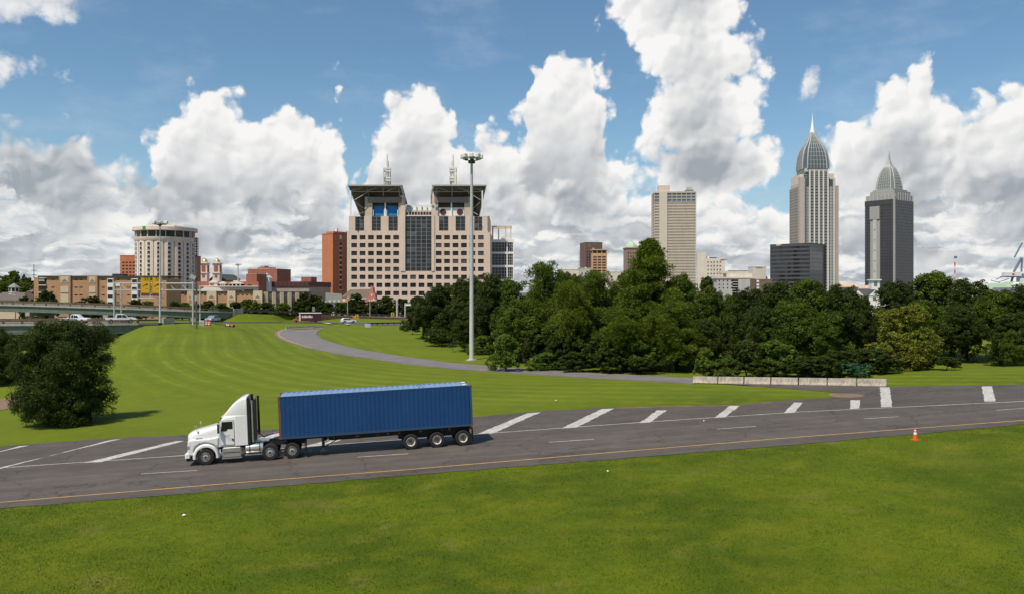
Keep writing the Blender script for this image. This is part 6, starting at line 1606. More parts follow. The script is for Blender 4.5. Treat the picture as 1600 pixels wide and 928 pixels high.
def container_paint(name, col, fade):
    m, nt, b = newmat(name)
    p = pos(); n = E.noise(p, 0.7, 5, 0.65); s = E.noise(E.v('MULTIPLY', p, (1, 1, .12)), 2.4, 5, .7)
    c = E.mix(E.ss(n, .35, .7) * .5, col, fade)
    c = E.mix(E.ss(s, .52, .78) * .30, c, (0.045, 0.085, 0.15))
    r = E.ss(E.noise(E.v('ADD', p, (5, 3, 9)), 2.0, 6, .75), .64, .72) * .8
    c = E.mix(r, c, (0.16, 0.07, 0.035))
    link(c, b.inputs['Base Color']); b.inputs['Roughness'].default_value = .45; b.inputs['Specular IOR Level'].default_value = .25
    return m
CBL = container_paint('blue_container_paint', (0.011, 0.056, 0.160), (0.016, 0.070, 0.190))
CRF = container_paint('faded_blue_roof', (0.17, 0.27, 0.44), (0.25, 0.35, 0.50))
CFR = container_paint('dull_blue_frame', (0.034, 0.075, 0.15), (0.05, 0.07, 0.10))
RST = M('rusty_edge', (0.13, 0.075, 0.05), .85, .3, 2.0)
cc = empty('shipping_container', front0, T_RZ, 'long blue corrugated shipping container with a paler faded roof', 'container'); cc.rotation_euler = T_ROT
x0, x1, zb_, zt_ = 5.70, 18.05, 1.26, 3.95; hw = 1.22
def corrug(y, s):
    prof = []; x = x0 + .16; pitch = .278
    n = int((x1 - x0 - .32) / pitch); pitch = (x1 - x0 - .32) / n
    for i in range(n): prof += [(x + i * pitch, y - s * .012), (x + i * pitch + .36 * pitch, y - s * .012), (x + i * pitch + .50 * pitch, y), (x + i * pitch + .86 * pitch, y)]
    prof.append((x1 - .16, y - s * .036))
    vs = [(a, b, zb_ + .14) for a, b in prof] + [(a, b, zt_ - .09) for a, b in prof]; k = len(prof)
    return MB().add(vs, [(i, i + 1, k + i + 1, k + i) for i in range(k - 1)])
for s in (-1, 1):
    corrug(s * (hw - .005), s).build('side_panel', CBL, cc)
    MB().box(x0 + .15, x1 - .15, min(s * (hw - .08), s * hw), max(s * (hw - .08), s * hw), zt_ - .09, zt_ - .005).build('top_rail', CBL, cc); MB().box(x0 + .15, x1 - .15, min(s * (hw - .08), s * hw), max(s * (hw - .08), s * hw), zb_, zb_ + .14).build('bottom_rail', CFR, cc)
    for x in (x0, x1 - .15):
        MB().box(x, x + .15, min(s * (hw - .15), s * hw), max(s * (hw - .15), s * hw), zb_ + .13, zt_ - .13).build('corner_post', CFR if x > 10 else RST, cc)
        for z in (zb_ - .006, zt_ - .118): MB().cbox(x - .012, x + .165, min(s * (hw - .15), s * (hw + .012)), max(s * (hw - .15), s * (hw + .012)), z, z + .124, .01).build('corner_casting', RST, cc)
    for i in range(43):
        slab('rail_gusset', CFR, cc, x0 + .3 + i * .272, x0 + .36 + i * .272, min(s * (hw - .07), s * (hw - .001)), max(s * (hw - .07), s * (hw - .001)), zt_ - .16, zt_ - .092) if s < 0 else None
m = MB(); n = 34; pr_ = []
for i in range(n):
    xx = x0 + .12 + (x1 - x0 - .24) * i / n; p_ = (x1 - x0 - .24) / n
    pr_ += [(xx, zt_ - .03), (xx + .4 * p_, zt_ - .03), (xx + .5 * p_, zt_ - .008), (xx + .9 * p_, zt_ - .008)]
k = len(pr_)
m.add([(a, -hw + .05, b) for a, b in pr_] + [(a, hw - .05, b) for a, b in pr_], [(i, i + 1, k + i + 1, k + i) for i in range(k - 1)]).build('roof', CRF, cc)
for s in (-1, 1): MB().box(x0 + .15, x1 - .15, min(s * (hw - .11), s * (hw + .002)), max(s * (hw - .11), s * (hw + .002)), zt_ - .006, zt_ + .012).build('roof_edge', CRF, cc)
MB().box(x0 + .02, x0 + .06, -hw + .15, hw - .15, zb_ + .1, zt_ - .1).build('front_wall', CFR, cc); MB().box(x1 - .06, x1 - .02, -hw + .15, -.01, zb_ + .1, zt_ - .1).build('door', CBL, cc); MB().box(x1 - .06, x1 - .02, .01, hw - .15, zb_ + .1, zt_ - .1).build('door', CBL, cc)
for y in (-.9, -.3, .3, .9): MB().tube((x1 + .0, y, zb_ + .12), (x1 + .0, y, zt_ - .12), .02, n=6).build('lock_rod', STEEL, cc)
for y0, z0 in ((-1.0, 0), (.6, 0)):
    slab('roof_marking', M('dark_marking', (.06, .10, .18), .6), cc, 14.6, 14.68, y0, y0 + .5, zt_ + .0, zt_ + .004); slab('roof_marking', MATS['dark_marking'], cc, 14.85, 14.93, y0, y0 + .5, zt_ + .0, zt_ + .004)
slab('roof_patch', WHT, cc, 17.5, 17.75, -.9, -.5, zt_, zt_ + .005); slab('roof_patch', WHT, cc, 17.6, 17.9, .5, .9, zt_, zt_ + .005)

# ------------------------------------------------------------------ small vehicles
def vehicle(name, label, cat, body, paint, Lw, wheels, windows, width=1.9, lights=True, extra=None):
    v = empty(name, (0, 0, 0), 0, label, cat)
    hw_ = width / 2
    xs_ = [p[0] for p in body]
    m = MB()
    belt = 1.02
    rings = []
    for y, ins in ((-hw_ + .00, .05), (-hw_ * .96, 0), (hw_ * .96, 0), (hw_, .05)):
        rings.append([(x * (1 - ins * .03), y * (1 - max(0, z - belt) * .16), z - (ins * .4 if z > belt else 0)) for x, z in body])
    m.loft(rings).build('body', paint, v, True, bevel=.03, angle=35)
    for poly in windows:
        for s in (-1, 1):
            vs = []
            for x, z in poly: vs.append((x, s * (hw_ * (1 - max(0, z - belt) * .16) + .012), z))
            n = len(vs); vs += [(x, y - s * .03, z) for x, y, z in vs]
            MB().add(vs, [tuple(range(n))] + [(i, (i + 1) % n, n + (i + 1) % n, n + i) for i in range(n)]).build('side_window', TGLS, v)
    for x in wheels:
        for s in (-1, 1):
            w = MB().lathe([(.2, -.11), (.36, -.11), (.38, -.06), (.38, .06), (.36, .11), (.2, .11)], 20, (0, 0, 0), 'Y', cap=False).build('wheel', RUB, v, True)
            w.location = (x, s * (hw_ - .09), .38); MB().lathe([(.235, -.10), (.235, .10)], 16, (0, 0, 0), 'Y').build('rim', STEEL, w)
            MB().lathe([(.43, -.03), (.43, .03)], 20, (x, s * (hw_ - .022), .42), 'Y').build('wheel_arch', TBLK, v)
    x1_, x0_ = max(xs_), min(xs_)
    for s in (-1, 1):
        slab('headlight', LAMP, v, x1_ - .12, x1_ + .01, s * hw_ * .75 - .16, s * hw_ * .75 + .16, .72, .90); slab('tail_light', REDL, v, x0_ - .012, x0_ + .08, s * hw_ * .86 - .09, s * hw_ * .86 + .09, .78, 1.02)
    if extra: extra(v)
    return v
SILV = M('silver_paint', (0.36, 0.39, 0.42), .3, .04, 1.0, metal=.5, coat=.4); CARW = M('white_car_paint', (0.78, 0.78, 0.77), .3, .03, 1.0, coat=.4)
pk = [(-2.85, .42), (2.75, .42), (2.85, .62), (2.8, 1.0), (2.55, 1.08), (1.35, 1.16), (.75, 1.72), (.45, 1.82), (-.75, 1.82), (-.95, 1.72), (-1.02, 1.12), (-2.85, 1.12)]
pw = [[(1.15, 1.14), (.70, 1.66), (.18, 1.70), (.18, 1.14)], [(.10, 1.14), (.10, 1.70), (-.72, 1.70), (-.86, 1.14)]]
def bed(v): slab('bed_floor', TBLK, v, -2.75, -1.1, -.8, .8, 1.125, 1.13)
def place(v, u, vv, Y, rz, s=1.0):
    p = P(u, vv, Y); v.location = (p.x, p.y, p.z); v.rotation_euler = (0, 0, rz); v.scale = (s, s, s)
def on_line(v, line, u, off, flip=False, s=1.0, dz=0.03):
    best = min(range(len(line) - 1), key=lambda i: abs(800 + line[i].x / line[i].y * F - u))
    a, b = line[best], line[best + 1]; ua, ub = 800 + a.x / a.y * F, 800 + b.x / b.y * F
    if not (min(ua, ub) <= u <= max(ua, ub)): a, b = line[best - 1], line[best]; ua, ub = 800 + a.x / a.y * F, 800 + b.x / b.y * F
    p = a.lerp(b, (u - ua) / (ub - ua + 1e-6)); d = b - a; n = Vector((-d.y, d.x, 0)).normalized()
    p = p + n * off; v.location = (p.x, p.y, p.z + dz); v.rotation_euler = (0, 0, math.atan2(d.y, d.x) + (math.pi if flip else 0)); v.scale = (s, s, s)
fb = [(-2.85, .55), (2.75, .42), (2.85, .62), (2.8, 1.0), (2.55, 1.08), (1.35, 1.16), (.85, 1.72), (.55, 1.82), (-.35, 1.82), (-.48, 1.72), (-.5, .78), (-2.85, .78)]
def flat(v):
    slab('flat_bed', CARW, v, -2.95, -.55, -1.0, 1.0, .95, 1.10); slab('bulkhead', TBLK, v, -.72, -.55, -.9, .9, 1.1, 1.8)
    for x in (-2.6, -2.0, -1.4): slab('stake_board', M('weathered_grey_board', (.10, .09, .085), .8), v, x - .28, x + .28, -1.0, -.95, 1.12, 1.42)
v1 = vehicle('pickup_truck', 'white work pickup with a dark stake bed crossing the lower bridge', 'pickup', fb, CARW, 5.7, (1.75, -1.85), [pw[0], [(.10, 1.14), (.10, 1.70), (-.30, 1.70), (-.38, 1.14)]], extra=flat); on_line(v1, low_l, 124, -1.9)
v2 = vehicle('pickup_truck', 'plain white crew-cab pickup near the abutment of the lower bridge', 'pickup', pk, CARW, 5.7, (1.75, -1.85), pw, extra=bed); on_line(v2, low_l, 188, -1.9)
v3 = vehicle('pickup_truck', 'silver-grey crew-cab pickup on the far road beside the gantry posts', 'pickup', pk, SILV, 5.7, (1.75, -1.85), pw, extra=bed); on_line(v3, low_l, 337, 0.8, True, .92)
sv = [(-2.3, .38), (2.2, .38), (2.3, .6), (2.25, .9), (1.9, 1.0), (1.05, 1.08), (.35, 1.52), (-.2, 1.62), (-1.7, 1.6), (-2.15, 1.15), (-2.32, .95)]
v4 = vehicle('suv_car', 'white crossover driving past the yellow chevron sign on the far road', 'car', sv, CARW, 4.6, (1.4, -1.4), [[(.95, 1.06), (.32, 1.46), (-.25, 1.53), (-.25, 1.04)], [(-.33, 1.04), (-.33, 1.53), (-1.6, 1.5), (-1.9, 1.1)]], 1.84); on_line(v4, low_l, 546, 1.2, False, 1.0)
MARO = M('maroon_wrap', (0.115, 0.020, 0.022), .5, .12, .8)
ft = empty('box_truck', (0, 0, 0), 0, 'maroon box truck with white roof and white lettering parked above the far road', 'truck')
MB().cbox(-4.0, 2.6, -1.2, 1.2, .55, 2.9, .05).build('box_body', MARO, ft); MB().box(-4.15, 2.75, -1.35, 1.35, 2.90, 3.08).build('roof', WHT, ft); MB().box(2.25, 2.62, -1.23, 1.23, .6, 2.89).build('front_frame', WHT, ft)
MB().prism([(2.64, .5), (4.4, .5), (4.45, 1.1), (3.75, 1.25), (3.3, 1.95), (2.64, 2.0)], -1.0, 1.0).build('cab', M('faded_red_paint', (.42, .12, .10), .5), ft, bevel=.05); MB().prism([(3.62, 1.3), (3.27, 1.88), (2.9, 1.88), (2.9, 1.3)], -1.02, 1.02).build('cab_window', TGLS, ft)
xx = 1.9
for i, w in enumerate((.42, .3, .42, .42, .34, .46, .42, .36)):
    for s in (-1, 1): slab('lettering', WHT, ft, xx - w, xx - .07, min(s * 1.2, s * 1.22), max(s * 1.2, s * 1.22), 1.5 + .1 * (i % 2), 2.3 - .12 * ((i + 1) % 3))
    xx -= w + .02
for s in (-1, 1):
    slab('rear_panel', M('dark_maroon_panel', (.07, .018, .018), .5), ft, -3.9, -1.6, min(s * 1.2, s * 1.215), max(s * 1.2, s * 1.215), .75, 2.7)
for x in (3.5, -2.4):
    for s in (-1, 1): MB().lathe([(.42, -.13), (.42, .13)], 18, (x, s * 1.0, .42), 'Y').build('wheel', RUB, ft)
p = P(481, 499.8, 262); ft.location = (p.x, p.y, p.z); ft.rotation_euler = (0, 0, R(180) + R(25) * 0 + math.atan2(0.28, 1))
gr_z = hz1(p.x, p.y); ft.location.z = gr_z + .02

# ------------------------------------------------------------------ cones, drums and litter
ORG = M('safety_orange', (0.75, 0.10, 0.015), .5, .1, 3.0); RFW = M('reflective_white', (.75, .74, .72), .4)
def cone(p, label, s=1.0):
    t = empty('traffic_cone', p, .3, label, 'traffic cone'); t.scale = (s, s, s)
    MB().cbox(-.19, .19, -.19, .19, 0, .05, .02).build('base', ORG, t); MB().lathe([(.15, .05), (.125, .2), (.06, .62), (.045, .73), (.02, .735)], 20).build('cone', ORG, t, True)
    MB().lathe([(.102, .36), (.080, .50)], 20, cap=False).build('collar', RFW, t); MB().lathe([(.071, .57), (.060, .64)], 20, cap=False).build('collar', RFW, t)
cone(G(1430, 687), 'orange traffic cone with a white collar on the grass beside the yellow line', .98)
def drum(p, label, group, lying=False, rz=0):
    t = empty('traffic_drum', p, rz, label, 'traffic drum', group)
    Tm = Matrix.Translation((0, 0, .29)) @ Matrix.Rotation(R(90), 4, 'Y') if lying else None
    for (z0, z1, mat) in ((.06, .3, ORG), (.3, .45, RFW), (.45, .6, ORG), (.6, .75, RFW), (.75, .98, ORG)): MB(Tm).lathe([(.29 - z0 * .06, z0), (.29 - z1 * .06, z1)], 18).build('body' if mat is ORG else 'white_band', mat, t, True)
    MB(Tm).lathe([(.36, 0), (.36, .06)], 18).build('base', RUB, t); MB(Tm).box(-.1, .1, -.02, .02, .98, 1.07).build('handle', ORG, t)
for u in (323.2, 327.4):
    q = P(u, 513, 170); drum((q.x, q.y, hz1(q.x, q.y)), 'upright orange and white drum at the foot of the gantry posts', 'upright drums by the gantry')
for i, u in enumerate((351.5, 358, 364.5)):
    q = P(u, 509, 178 + i); drum((q.x, q.y, hz1(q.x, q.y)), 'toppled orange drum lying on the crest of the mown slope', 'toppled drums on the slope', True, .3 + i * .8)
for u, v, s, lab in ((288, 806, .16, 'scrap of white paper on the grass below the yellow line under the cab'), (950, 737, .11, 'small white litter on the grass between the lane and the bottom lawn'), (869, 626, .16, 'white litter on the lawn behind the container'), (1100, 658, .10, 'pale litter on the asphalt near the hatching')):
    s *= .6; q = G(u, v); q.z += .03; o = MB().loft([[(-s, -s * .6, .0), (s, -s * .7, .05), (s * .8, s * .7, .01), (-s * .7, s * .6, .06)], [(-s, -s * .6, .015), (s, -s * .7, .07), (s * .8, s * .7, .03), (-s * .7, s * .6, .08)]]).build('litter', WHT, None); o.location = q; tag(o, lab, 'litter')

# ------------------------------------------------------------------ trees
BARK = M('bark', (0.085, 0.065, 0.048), .95, .3, 3.0, bmp=.6)
L_OAK = leafmat('oak_leaves', (0.032, 0.054, 0.004), (0.130, 0.176, 0.013), .32)
L_PINE = leafmat('pine_needles', (0.036, 0.062, 0.005), (0.178, 0.226, 0.018), .32)
L_DARK = leafmat('dark_leaves', (0.018, 0.031, 0.003), (0.066, 0.092, 0.009), .26)
L_OLIVE = leafmat('vine_leaves', (0.100, 0.105, 0.012), (0.235, 0.250, 0.028), .28)
L_BUSH = leafmat('shrub_leaves', (0.050, 0.090, 0.010), (0.150, 0.215, 0.026), .3)
L_BLUE = leafmat('broad_leaves', (0.030, 0.085, 0.040), (0.060, 0.150, 0.075), .25)

def leaves(rng, C, Rr, per, size, asp, radial=0.0, flat=0.82):
    n = len(C); N = n * per
    c = np.repeat(np.asarray(C), per, 0); r = np.repeat(np.asarray(Rr), per)[:, None]
    d = rng.normal(size=(N, 3)) + np.array([0, 0, .35]); d /= np.linalg.norm(d, axis=1, keepdims=True)
    p = c + d * r * (0.35 + .7 * np.sqrt(rng.random((N, 1)))) * np.array([1, 1, flat])
    nrm = d + rng.normal(size=(N, 3)) * .75 + np.array([0, 0, .35]); nrm /= np.linalg.norm(nrm, axis=1, keepdims=True)
    a = rng.normal(size=(N, 3)) * (1 - radial) + d * radial * 2.0
    a -= nrm * (a * nrm).sum(1, keepdims=True) * (1 - radial); a /= np.linalg.norm(a, axis=1, keepdims=True)
    b = np.cross(nrm, a); b /= np.linalg.norm(b, axis=1, keepdims=True) + 1e-9
    L = size * (.6 + .8 * rng.random((N, 1))); W = L * asp
    V = np.stack([p - a * L, p + b * W, p + a * L, p - b * W], 1).reshape(-1, 3)
    Fq = np.arange(N * 4).reshape(-1, 4)
    ct = np.repeat(rng.random(n), per); t = np.repeat(.5 * ct + .5 * rng.random(N), 4)
    return V, Fq, t

def tree_proto(name, seed, H, Rad, z0, mat, kind, per, size, asp, nl=7, nc=26, radial=0.0, trunk_r=.28, cr=(.09, .17)):
    """one tree about its own foot: trunk with limbs, and a crown of leaf clumps on several lobes"""
    rng = np.random.default_rng(seed); C = []; Rr = []; lobes = []
    if kind == 'puffy':
        for t, n_, ro, rl in ((.10, 6, .60, .42), (.24, 6, .62, .42), (.38, 5, .56, .40), (.52, 5, .46, .38), (.65, 4, .36, .34), (.78, 4, .24, .29), (.89, 3, .10, .23), (.955, 1, .0, .16)):
            for i in range(n_):
                a = 2 * math.pi * (i + rng.uniform(-.3, .3)) / n_ + t * 9; f = ro * rng.uniform(.8, 1.2)
                lobes.append(((Rad * f * math.cos(a), Rad * f * math.sin(a), z0 + (H - z0) * (t + rng.uniform(-.03, .03))), Rad * rl * rng.uniform(.85, 1.15), (H - z0) * (.10 if t < .9 else .05)))
        kind = 'broad_'
    if kind == 'bushy':
        for i in range(7):
            a = 2 * math.pi * i / 7; lobes.append(((Rad * .42 * math.cos(a), Rad * .42 * math.sin(a), H * .18), Rad * .40, H * .16))
        kind = 'broad'
    if kind == 'broad':
        lobes.append(((0, 0, z0 + (H - z0) * .62), Rad * .62, (H - z0) * .40))
        for i in range(nl):
            a = 2 * math.pi * i / nl + rng.uniform(-.4, .4); f = rng.uniform(.42, .62); zc = z0 + (H - z0) * rng.uniform(.14, .70)
            lobes.append(((Rad * f * math.cos(a), Rad * f * math.sin(a), zc), Rad * rng.uniform(.38, .52), (H - z0) * rng.uniform(.22, .32)))
        for i in range(max(2, nl // 3)):
            a = rng.uniform(0, 6.28); lobes.append(((Rad * .25 * math.cos(a), Rad * .25 * math.sin(a), H - (H - z0) * .17), Rad * rng.uniform(.28, .4), (H - z0) * .17))
        pass
    if kind in ('broad', 'broad_'):
        for c, rx, rz in lobes:
            for j in range(nc):
                d = rng.normal(size=3) + np.array([0, 0, .25]); d /= np.linalg.norm(d)
                q = rng.uniform(.55, 1.0)
                C.append((c[0] + d[0] * rx * q, c[1] + d[1] * rx * q, max(z0 * .7, c[2] + d[2] * rz * q))); Rr.append(Rad * rng.uniform(*cr))
    elif kind == 'pine':
        nw = nl
        for i in range(nw):
            t = i / (nw - 1); zc = z0 + (H - z0) * t
            rr = Rad * (1.0 - .86 * t ** 1.5) * rng.uniform(.7, 1.15) * (.72 if i == 0 else 1)
            nb_ = max(4, int(10 * (1 - t * .5)))
            for j in range(nb_):
                a = 2 * math.pi * j / nb_ + rng.uniform(-.4, .4); rb = rr * rng.uniform(.65, 1.1)
                lobes.append(((rb * math.cos(a), rb * math.sin(a), zc + rng.uniform(-.5, .5)), 0, 0))
                for k_ in range(max(2, int(nc * (1 - .4 * t)))):
                    f = rng.uniform(.35, 1.05); C.append((rb * f * math.cos(a) + rng.normal() * .45, rb * f * math.sin(a) + rng.normal() * .45, zc + f * .7 + rng.normal() * .40)); Rr.append(Rad * rng.uniform(.16, .26))
        C += [(0, 0, H - .5), (.4, .3, H - 1.0), (-.5, -.1, H - 1.3)]; Rr += [Rad * .15, Rad * .17, Rad * .17]
    V, Fq, t = leaves(rng, C, Rr, per, size, asp, radial)
    root = empty(name)
    m = MB(); hh = H * (.62 if kind == 'broad' else .95)
    bend = rng.normal(size=(6, 2)) * .12
    pts = [(bend[i][0] * (i > 0), bend[i][1] * (i > 0), hh * i / 5 - .15 * (i == 0)) for i in range(6)]
    m.path(pts, [trunk_r * (1.25 - .22 * i) * (1 if i < 5 else .5) for i in range(6)], 8)
    for c, rx, rz in lobes[:14 if kind == 'broad' else 40]:
        zs = max(hh * .15, min(hh * .92, c[2] - (.35 * Rad if kind == 'broad' else .35)))
        f = zs / hh * 5; i0 = min(4, int(f)); s = Vector(pts[i0]).lerp(Vector(pts[i0 + 1]), f - i0)
        e = Vector(c); mid = s.lerp(e, .5) + Vector((0, 0, -.12 * (e - s).length))
        m.path([s, mid, e], [trunk_r * .38, trunk_r * .24, trunk_r * .07], 5)
    m.build('trunk', BARK, root, True)
    np_mesh('crown', V, Fq, mat, {'tint': t}, root)
    root['H'] = H; root['Rad'] = Rad
    return root

PR = {}
PR['oak0'] = tree_proto('oak_tree', 1, 12, 5.2, .4, L_OAK, 'broad', 105, .15, .55, 8, 34)
PR['oak1'] = tree_proto('oak_tree', 2, 12, 5.2, .3, L_OAK, 'broad', 105, .15, .55, 9, 30)
PR['dark0'] = tree_proto('broadleaf_tree', 3, 12, 5.2, .2, L_DARK, 'broad', 100, .15, .5, 9, 32)
PR['pine0'] = tree_proto('pine_tree', 4, 16, 4.6, 1.2, L_PINE, 'puffy', 110, .19, .24, 11, 20, .7, cr=(.10, .17))
PR['pine1'] = tree_proto('pine_tree', 5, 13, 4.4, 1.5, L_PINE, 'broad', 110, .18, .24, 11, 22, .7, cr=(.13, .22))
PR['bush0'] = tree_proto('shrub', 6, 4, 2.3, .25, L_BUSH, 'broad', 70, .11, .5, 6, 16, trunk_r=.07)
PR['bush1'] = tree_proto('shrub', 7, 4, 2.3, .15, L_DARK, 'broad', 70, .12, .5, 6, 16, trunk_r=.07)
PR['vine'] = tree_proto('vine_covered_tree', 8, 9, 4.4, .1, L_OLIVE, 'bushy', 85, .13, .6, 9, 26)
PR['blue'] = tree_proto('broad_leaved_plant', 9, 2, 2.0, .1, L_BLUE, 'broad', 40, .13, .7, 5, 10, trunk_r=.05)
PR['far'] = tree_proto('broadleaf_tree', 10, 10, 5.0, .6, L_OAK, 'broad', 45, .28, .6, 7, 18)
PR['fard'] = tree_proto('broadleaf_tree', 11, 10, 5.0, .4, L_DARK, 'broad', 45, .28, .6, 7, 18)
used = set()
rt = random.Random(5)
def plant(kind, u, vt, wpx, Y, label, group=None, cat=None, name=None, z=None):
    src = PR[kind]
    o = src if kind not in used else copy_tree(src); used.add(kind)
    x = XU(u, Y); zb = (hz1(x, Y) if Y < 300 else 0) if z is None else z
    H = ZV(vt, Y) - zb; w = wpx / F * Y / 2
    sx = w / src['Rad'] * .97; sz = H / src['H'] * .99
    o.location = (x, Y, zb); o.rotation_euler = (0, 0, rt.uniform(0, 6.28)); o.scale = (sx, sx * rt.uniform(.92, 1.08), sz)
    o.name = name or src.name.split('.')[0]
    for key in ('label', 'category', 'group'):
        if key in o: del o[key]
    tag(o, label, cat or ('shrub' if 'bush' in kind or kind == 'blue' else 'tree'), group)
    return o
GB = 'trees of the dense belt beyond the ramp'
OAKL = 'mid-green broadleaf tree crowded into the dense belt beyond the ramp'
DKL = 'very dark broadleaf tree crowded into the dense belt beyond the ramp'
PNL = 'bright-tufted pine of middling height in the dense belt beyond the ramp'
belt = [('dark0', 692, 447, 96, 158), ('dark0', 662, 468, 60, 172), ('dark0', 735, 434, 84, 146), ('dark0', 768, 430, 80, 134), ('oak0', 806, 436, 84, 128), ('oak1', 878, 428, 76, 124), ('dark0', 965, 452, 84, 118), ('oak0', 1062, 428, 84, 112), ('oak1', 985, 425, 90, 114),
        ('oak0', 1098, 448, 80, 116), ('oak1', 1140, 462, 80, 122), ('dark0', 1172, 452, 92, 110), ('dark0', 1215, 443, 104, 106), ('oak1', 1262, 440, 110, 104), ('dark0', 1312, 447, 92, 102), ('dark0', 1347, 463, 60, 110), ('dark0', 1400, 441, 92, 132), ('oak0', 1458, 425, 132, 132), ('dark0', 1510, 438, 92, 126),
        ('oak1', 1552, 455, 100, 120), ('dark0', 1604, 447, 104, 118), ('oak0', 1660, 452, 110, 122), ('dark0', 840, 455, 80, 140), ('oak1', 1122, 457, 70, 118), ('oak0', 1078, 440, 60, 120), ('oak1', 905, 432, 60, 122), ('oak0', 947, 442, 60, 120), ('dark0', 1160, 470, 70, 116), ('dark0', 1020, 470, 100, 125), ('oak0', 1235, 470, 100, 100.5), ('oak1', 1290, 488, 90, 100), ('dark0', 1190, 480, 90, 103), ('dark0', 900, 470, 90, 112), ('dark0', 1100, 500, 70, 108), ('oak1', 820, 470, 90, 117),
        ('dark0', 740, 480, 80, 138), ('dark0', 1500, 480, 80, 118), ('dark0', 1585, 490, 90, 112), ('oak1', 1440, 470, 90, 122)]
by = {692: 'below the right wing of the pink office block', 662: 'by the two small shrubs', 735: 'directly behind the tall light mast', 768: 'in front of the glass annex', 806: 'right beside the glass annex', 878: 'between the two pines left of the ochre block',
      965: 'just left of the tallest pine, under the white hut', 1062: 'at the right shoulder of the tallest pine', 985: 'at the left shoulder of the tallest pine', 1098: 'under the white punched-window block', 1140: 'under the grey concrete block', 1172: 'under the plain cream cube', 1215: 'under the left half of the black glass office',
      1262: 'under the right half of the black glass office', 1312: 'below the foot of the tallest tower', 1347: 'left of the gabled inn', 1400: 'right of the gabled inn', 1458: 'highest of the group right of the dark tower', 1510: 'under the thin red and white crane', 1552: 'in front of the long green-roofed hall', 1604: 'in front of the quay crane'}
for k_, u, vt, w, Y in belt:
    if 1090 < u < 1395: Y -= 7
    if u in by: plant(k_, u, vt, w, Y, ('green' if 'oak' in k_ else 'dark') + ' broadleaf tree of the belt, ' + by[u], GB)
    else: plant(k_, u, vt, w, Y, OAKL if 'oak' in k_ else DKL, GB + (', green' if 'oak' in k_ else ', dark'))
plant('pine0', 1014, 378, 132, 107, 'tallest pine of the belt, rising in front of the beige office slab')
for u, vt, w, Y, lab in ((850, 410, 84, 118, 'second tallest pine of the belt, between the glass annex and the ochre block'), (928, 424, 90, 112, 'pine of the belt standing in front of the ochre block'), (1052, 470, 100, 101, 'low bright pine at the foot of the beige slab tower'),
                         (888, 440, 70, 109, 'narrow pine between the second tallest pine and the ochre block'), (970, 480, 90, 103, 'low bright pine between the ochre block and the tallest pine')): plant('pine1', u, vt, w, Y, lab, GB + ', pines')
for i, (u, vt, w, Y) in enumerate(((752, 525, 60, 132), (834, 530, 60, 114), (880, 522, 80, 108), (940, 530, 80, 104), (1000, 535, 80, 102), (1050, 540, 70, 101), (1120, 556, 60, 91), (1165, 545, 80, 89), (1215, 540, 90, 88), (1265, 545, 90, 87), (1310, 550, 80, 87), (1360, 550, 70, 87), (1140, 560, 50, 88), (1190, 556, 60, 86.5), (1245, 556, 60, 86), (1290, 562, 50, 85.5), (1385, 556, 50, 87), (1005, 556, 60, 99), (950, 553, 60, 101), (900, 548, 60, 104), (850, 546, 60, 107), (690, 512, 60, 150))): plant('bush1' if i % 4 else 'bush0', u, vt + rt.uniform(-16, 12), w * rt.uniform(.8, 1.25), Y, ('dark' if i % 4 else 'lighter green') + ' undergrowth shrub at the foot of the tree belt', 'undergrowth of the tree belt' + (', dark' if i % 4 else ', lighter'), 'shrub', 'shrub')
plant('vine', 1418, 476, 112, 91, 'yellow-olive vine-smothered tree bulging out of the dark belt')
plant('bush0', 790, 522, 60, 105.5, 'round bright shrub beside the tall light mast')
plant('bush0', 632, 500, 22, 200, 'small round shrub at the far tip of the tree belt, beside the guard rail'); plant('bush1', 645, 503, 26, 188, 'low dark shrub next to the far tip of the tree belt', cat='shrub', name='shrub')
plant('bush0', 1103, 543, 48, 90, 'leafy shrub at the tree end of the barrier row'); plant('bush0', 1303, 562, 30, 85, 'small yellow-green shrub just behind the barrier row'); plant('blue', 1338, 568, 54, 84.5, 'blue-green broad-leaved plants behind the barrier row', cat='plant'); plant('bush1', 1480, 557, 44, 88, 'dark rounded shrub at the foot of the vine-covered tree', cat='shrub', name='shrub')
plant('oak0', 1584, 515, 46, 93, 'small round tree with a clear trunk on the lawn past the barriers', name='small_tree')
plant('fard', 1105, 431, 42, 270, 'grey-green tree in front of the grey concrete block')
# hedge and tree line beyond the far road
hl = 'dark tree of the hedge line behind the brown guard rail'
for i, (u, vt, w) in enumerate(((470, 470, 40), (492, 460, 44), (512, 473, 30), (533, 472, 34), (556, 458, 40), (585, 470, 40), (606, 462, 36), (630, 466, 40), (652, 462, 40), (450, 475, 36), (474, 455, 30), (568, 474, 34), (545, 476, 40), (600, 476, 40), (642, 474, 40), (505, 476, 30))): plant('fard', u, vt, w, 322 + (i * 7) % 17, hl, 'hedge line trees beyond the upper road', 'tree', 'broadleaf_tree', z=0)
hl2 = 'bushy tree in front of the peach apartments above the bridge rail'
for i, (u, vt, w) in enumerate(((75, 453, 44), (60, 463, 30), (140, 462, 44), (155, 467, 32), (212, 467, 36), (228, 470, 30), (272, 470, 30), (285, 472, 34), (326, 469, 36), (345, 473, 38), (368, 471, 40), (392, 467, 44), (420, 472, 40), (440, 473, 36), (36, 462, 22), (310, 474, 40), (122, 470, 30), (180, 474, 30))): plant('far' if i % 2 else 'fard', u, vt, w, 276 + (i * 5) % 9, hl2 + (' with lighter leaves' if i % 2 else ' with dark leaves'), 'trees in front of the apartments' + (', lighter' if i % 2 else ', dark'), 'tree', 'broadleaf_tree', z=0)
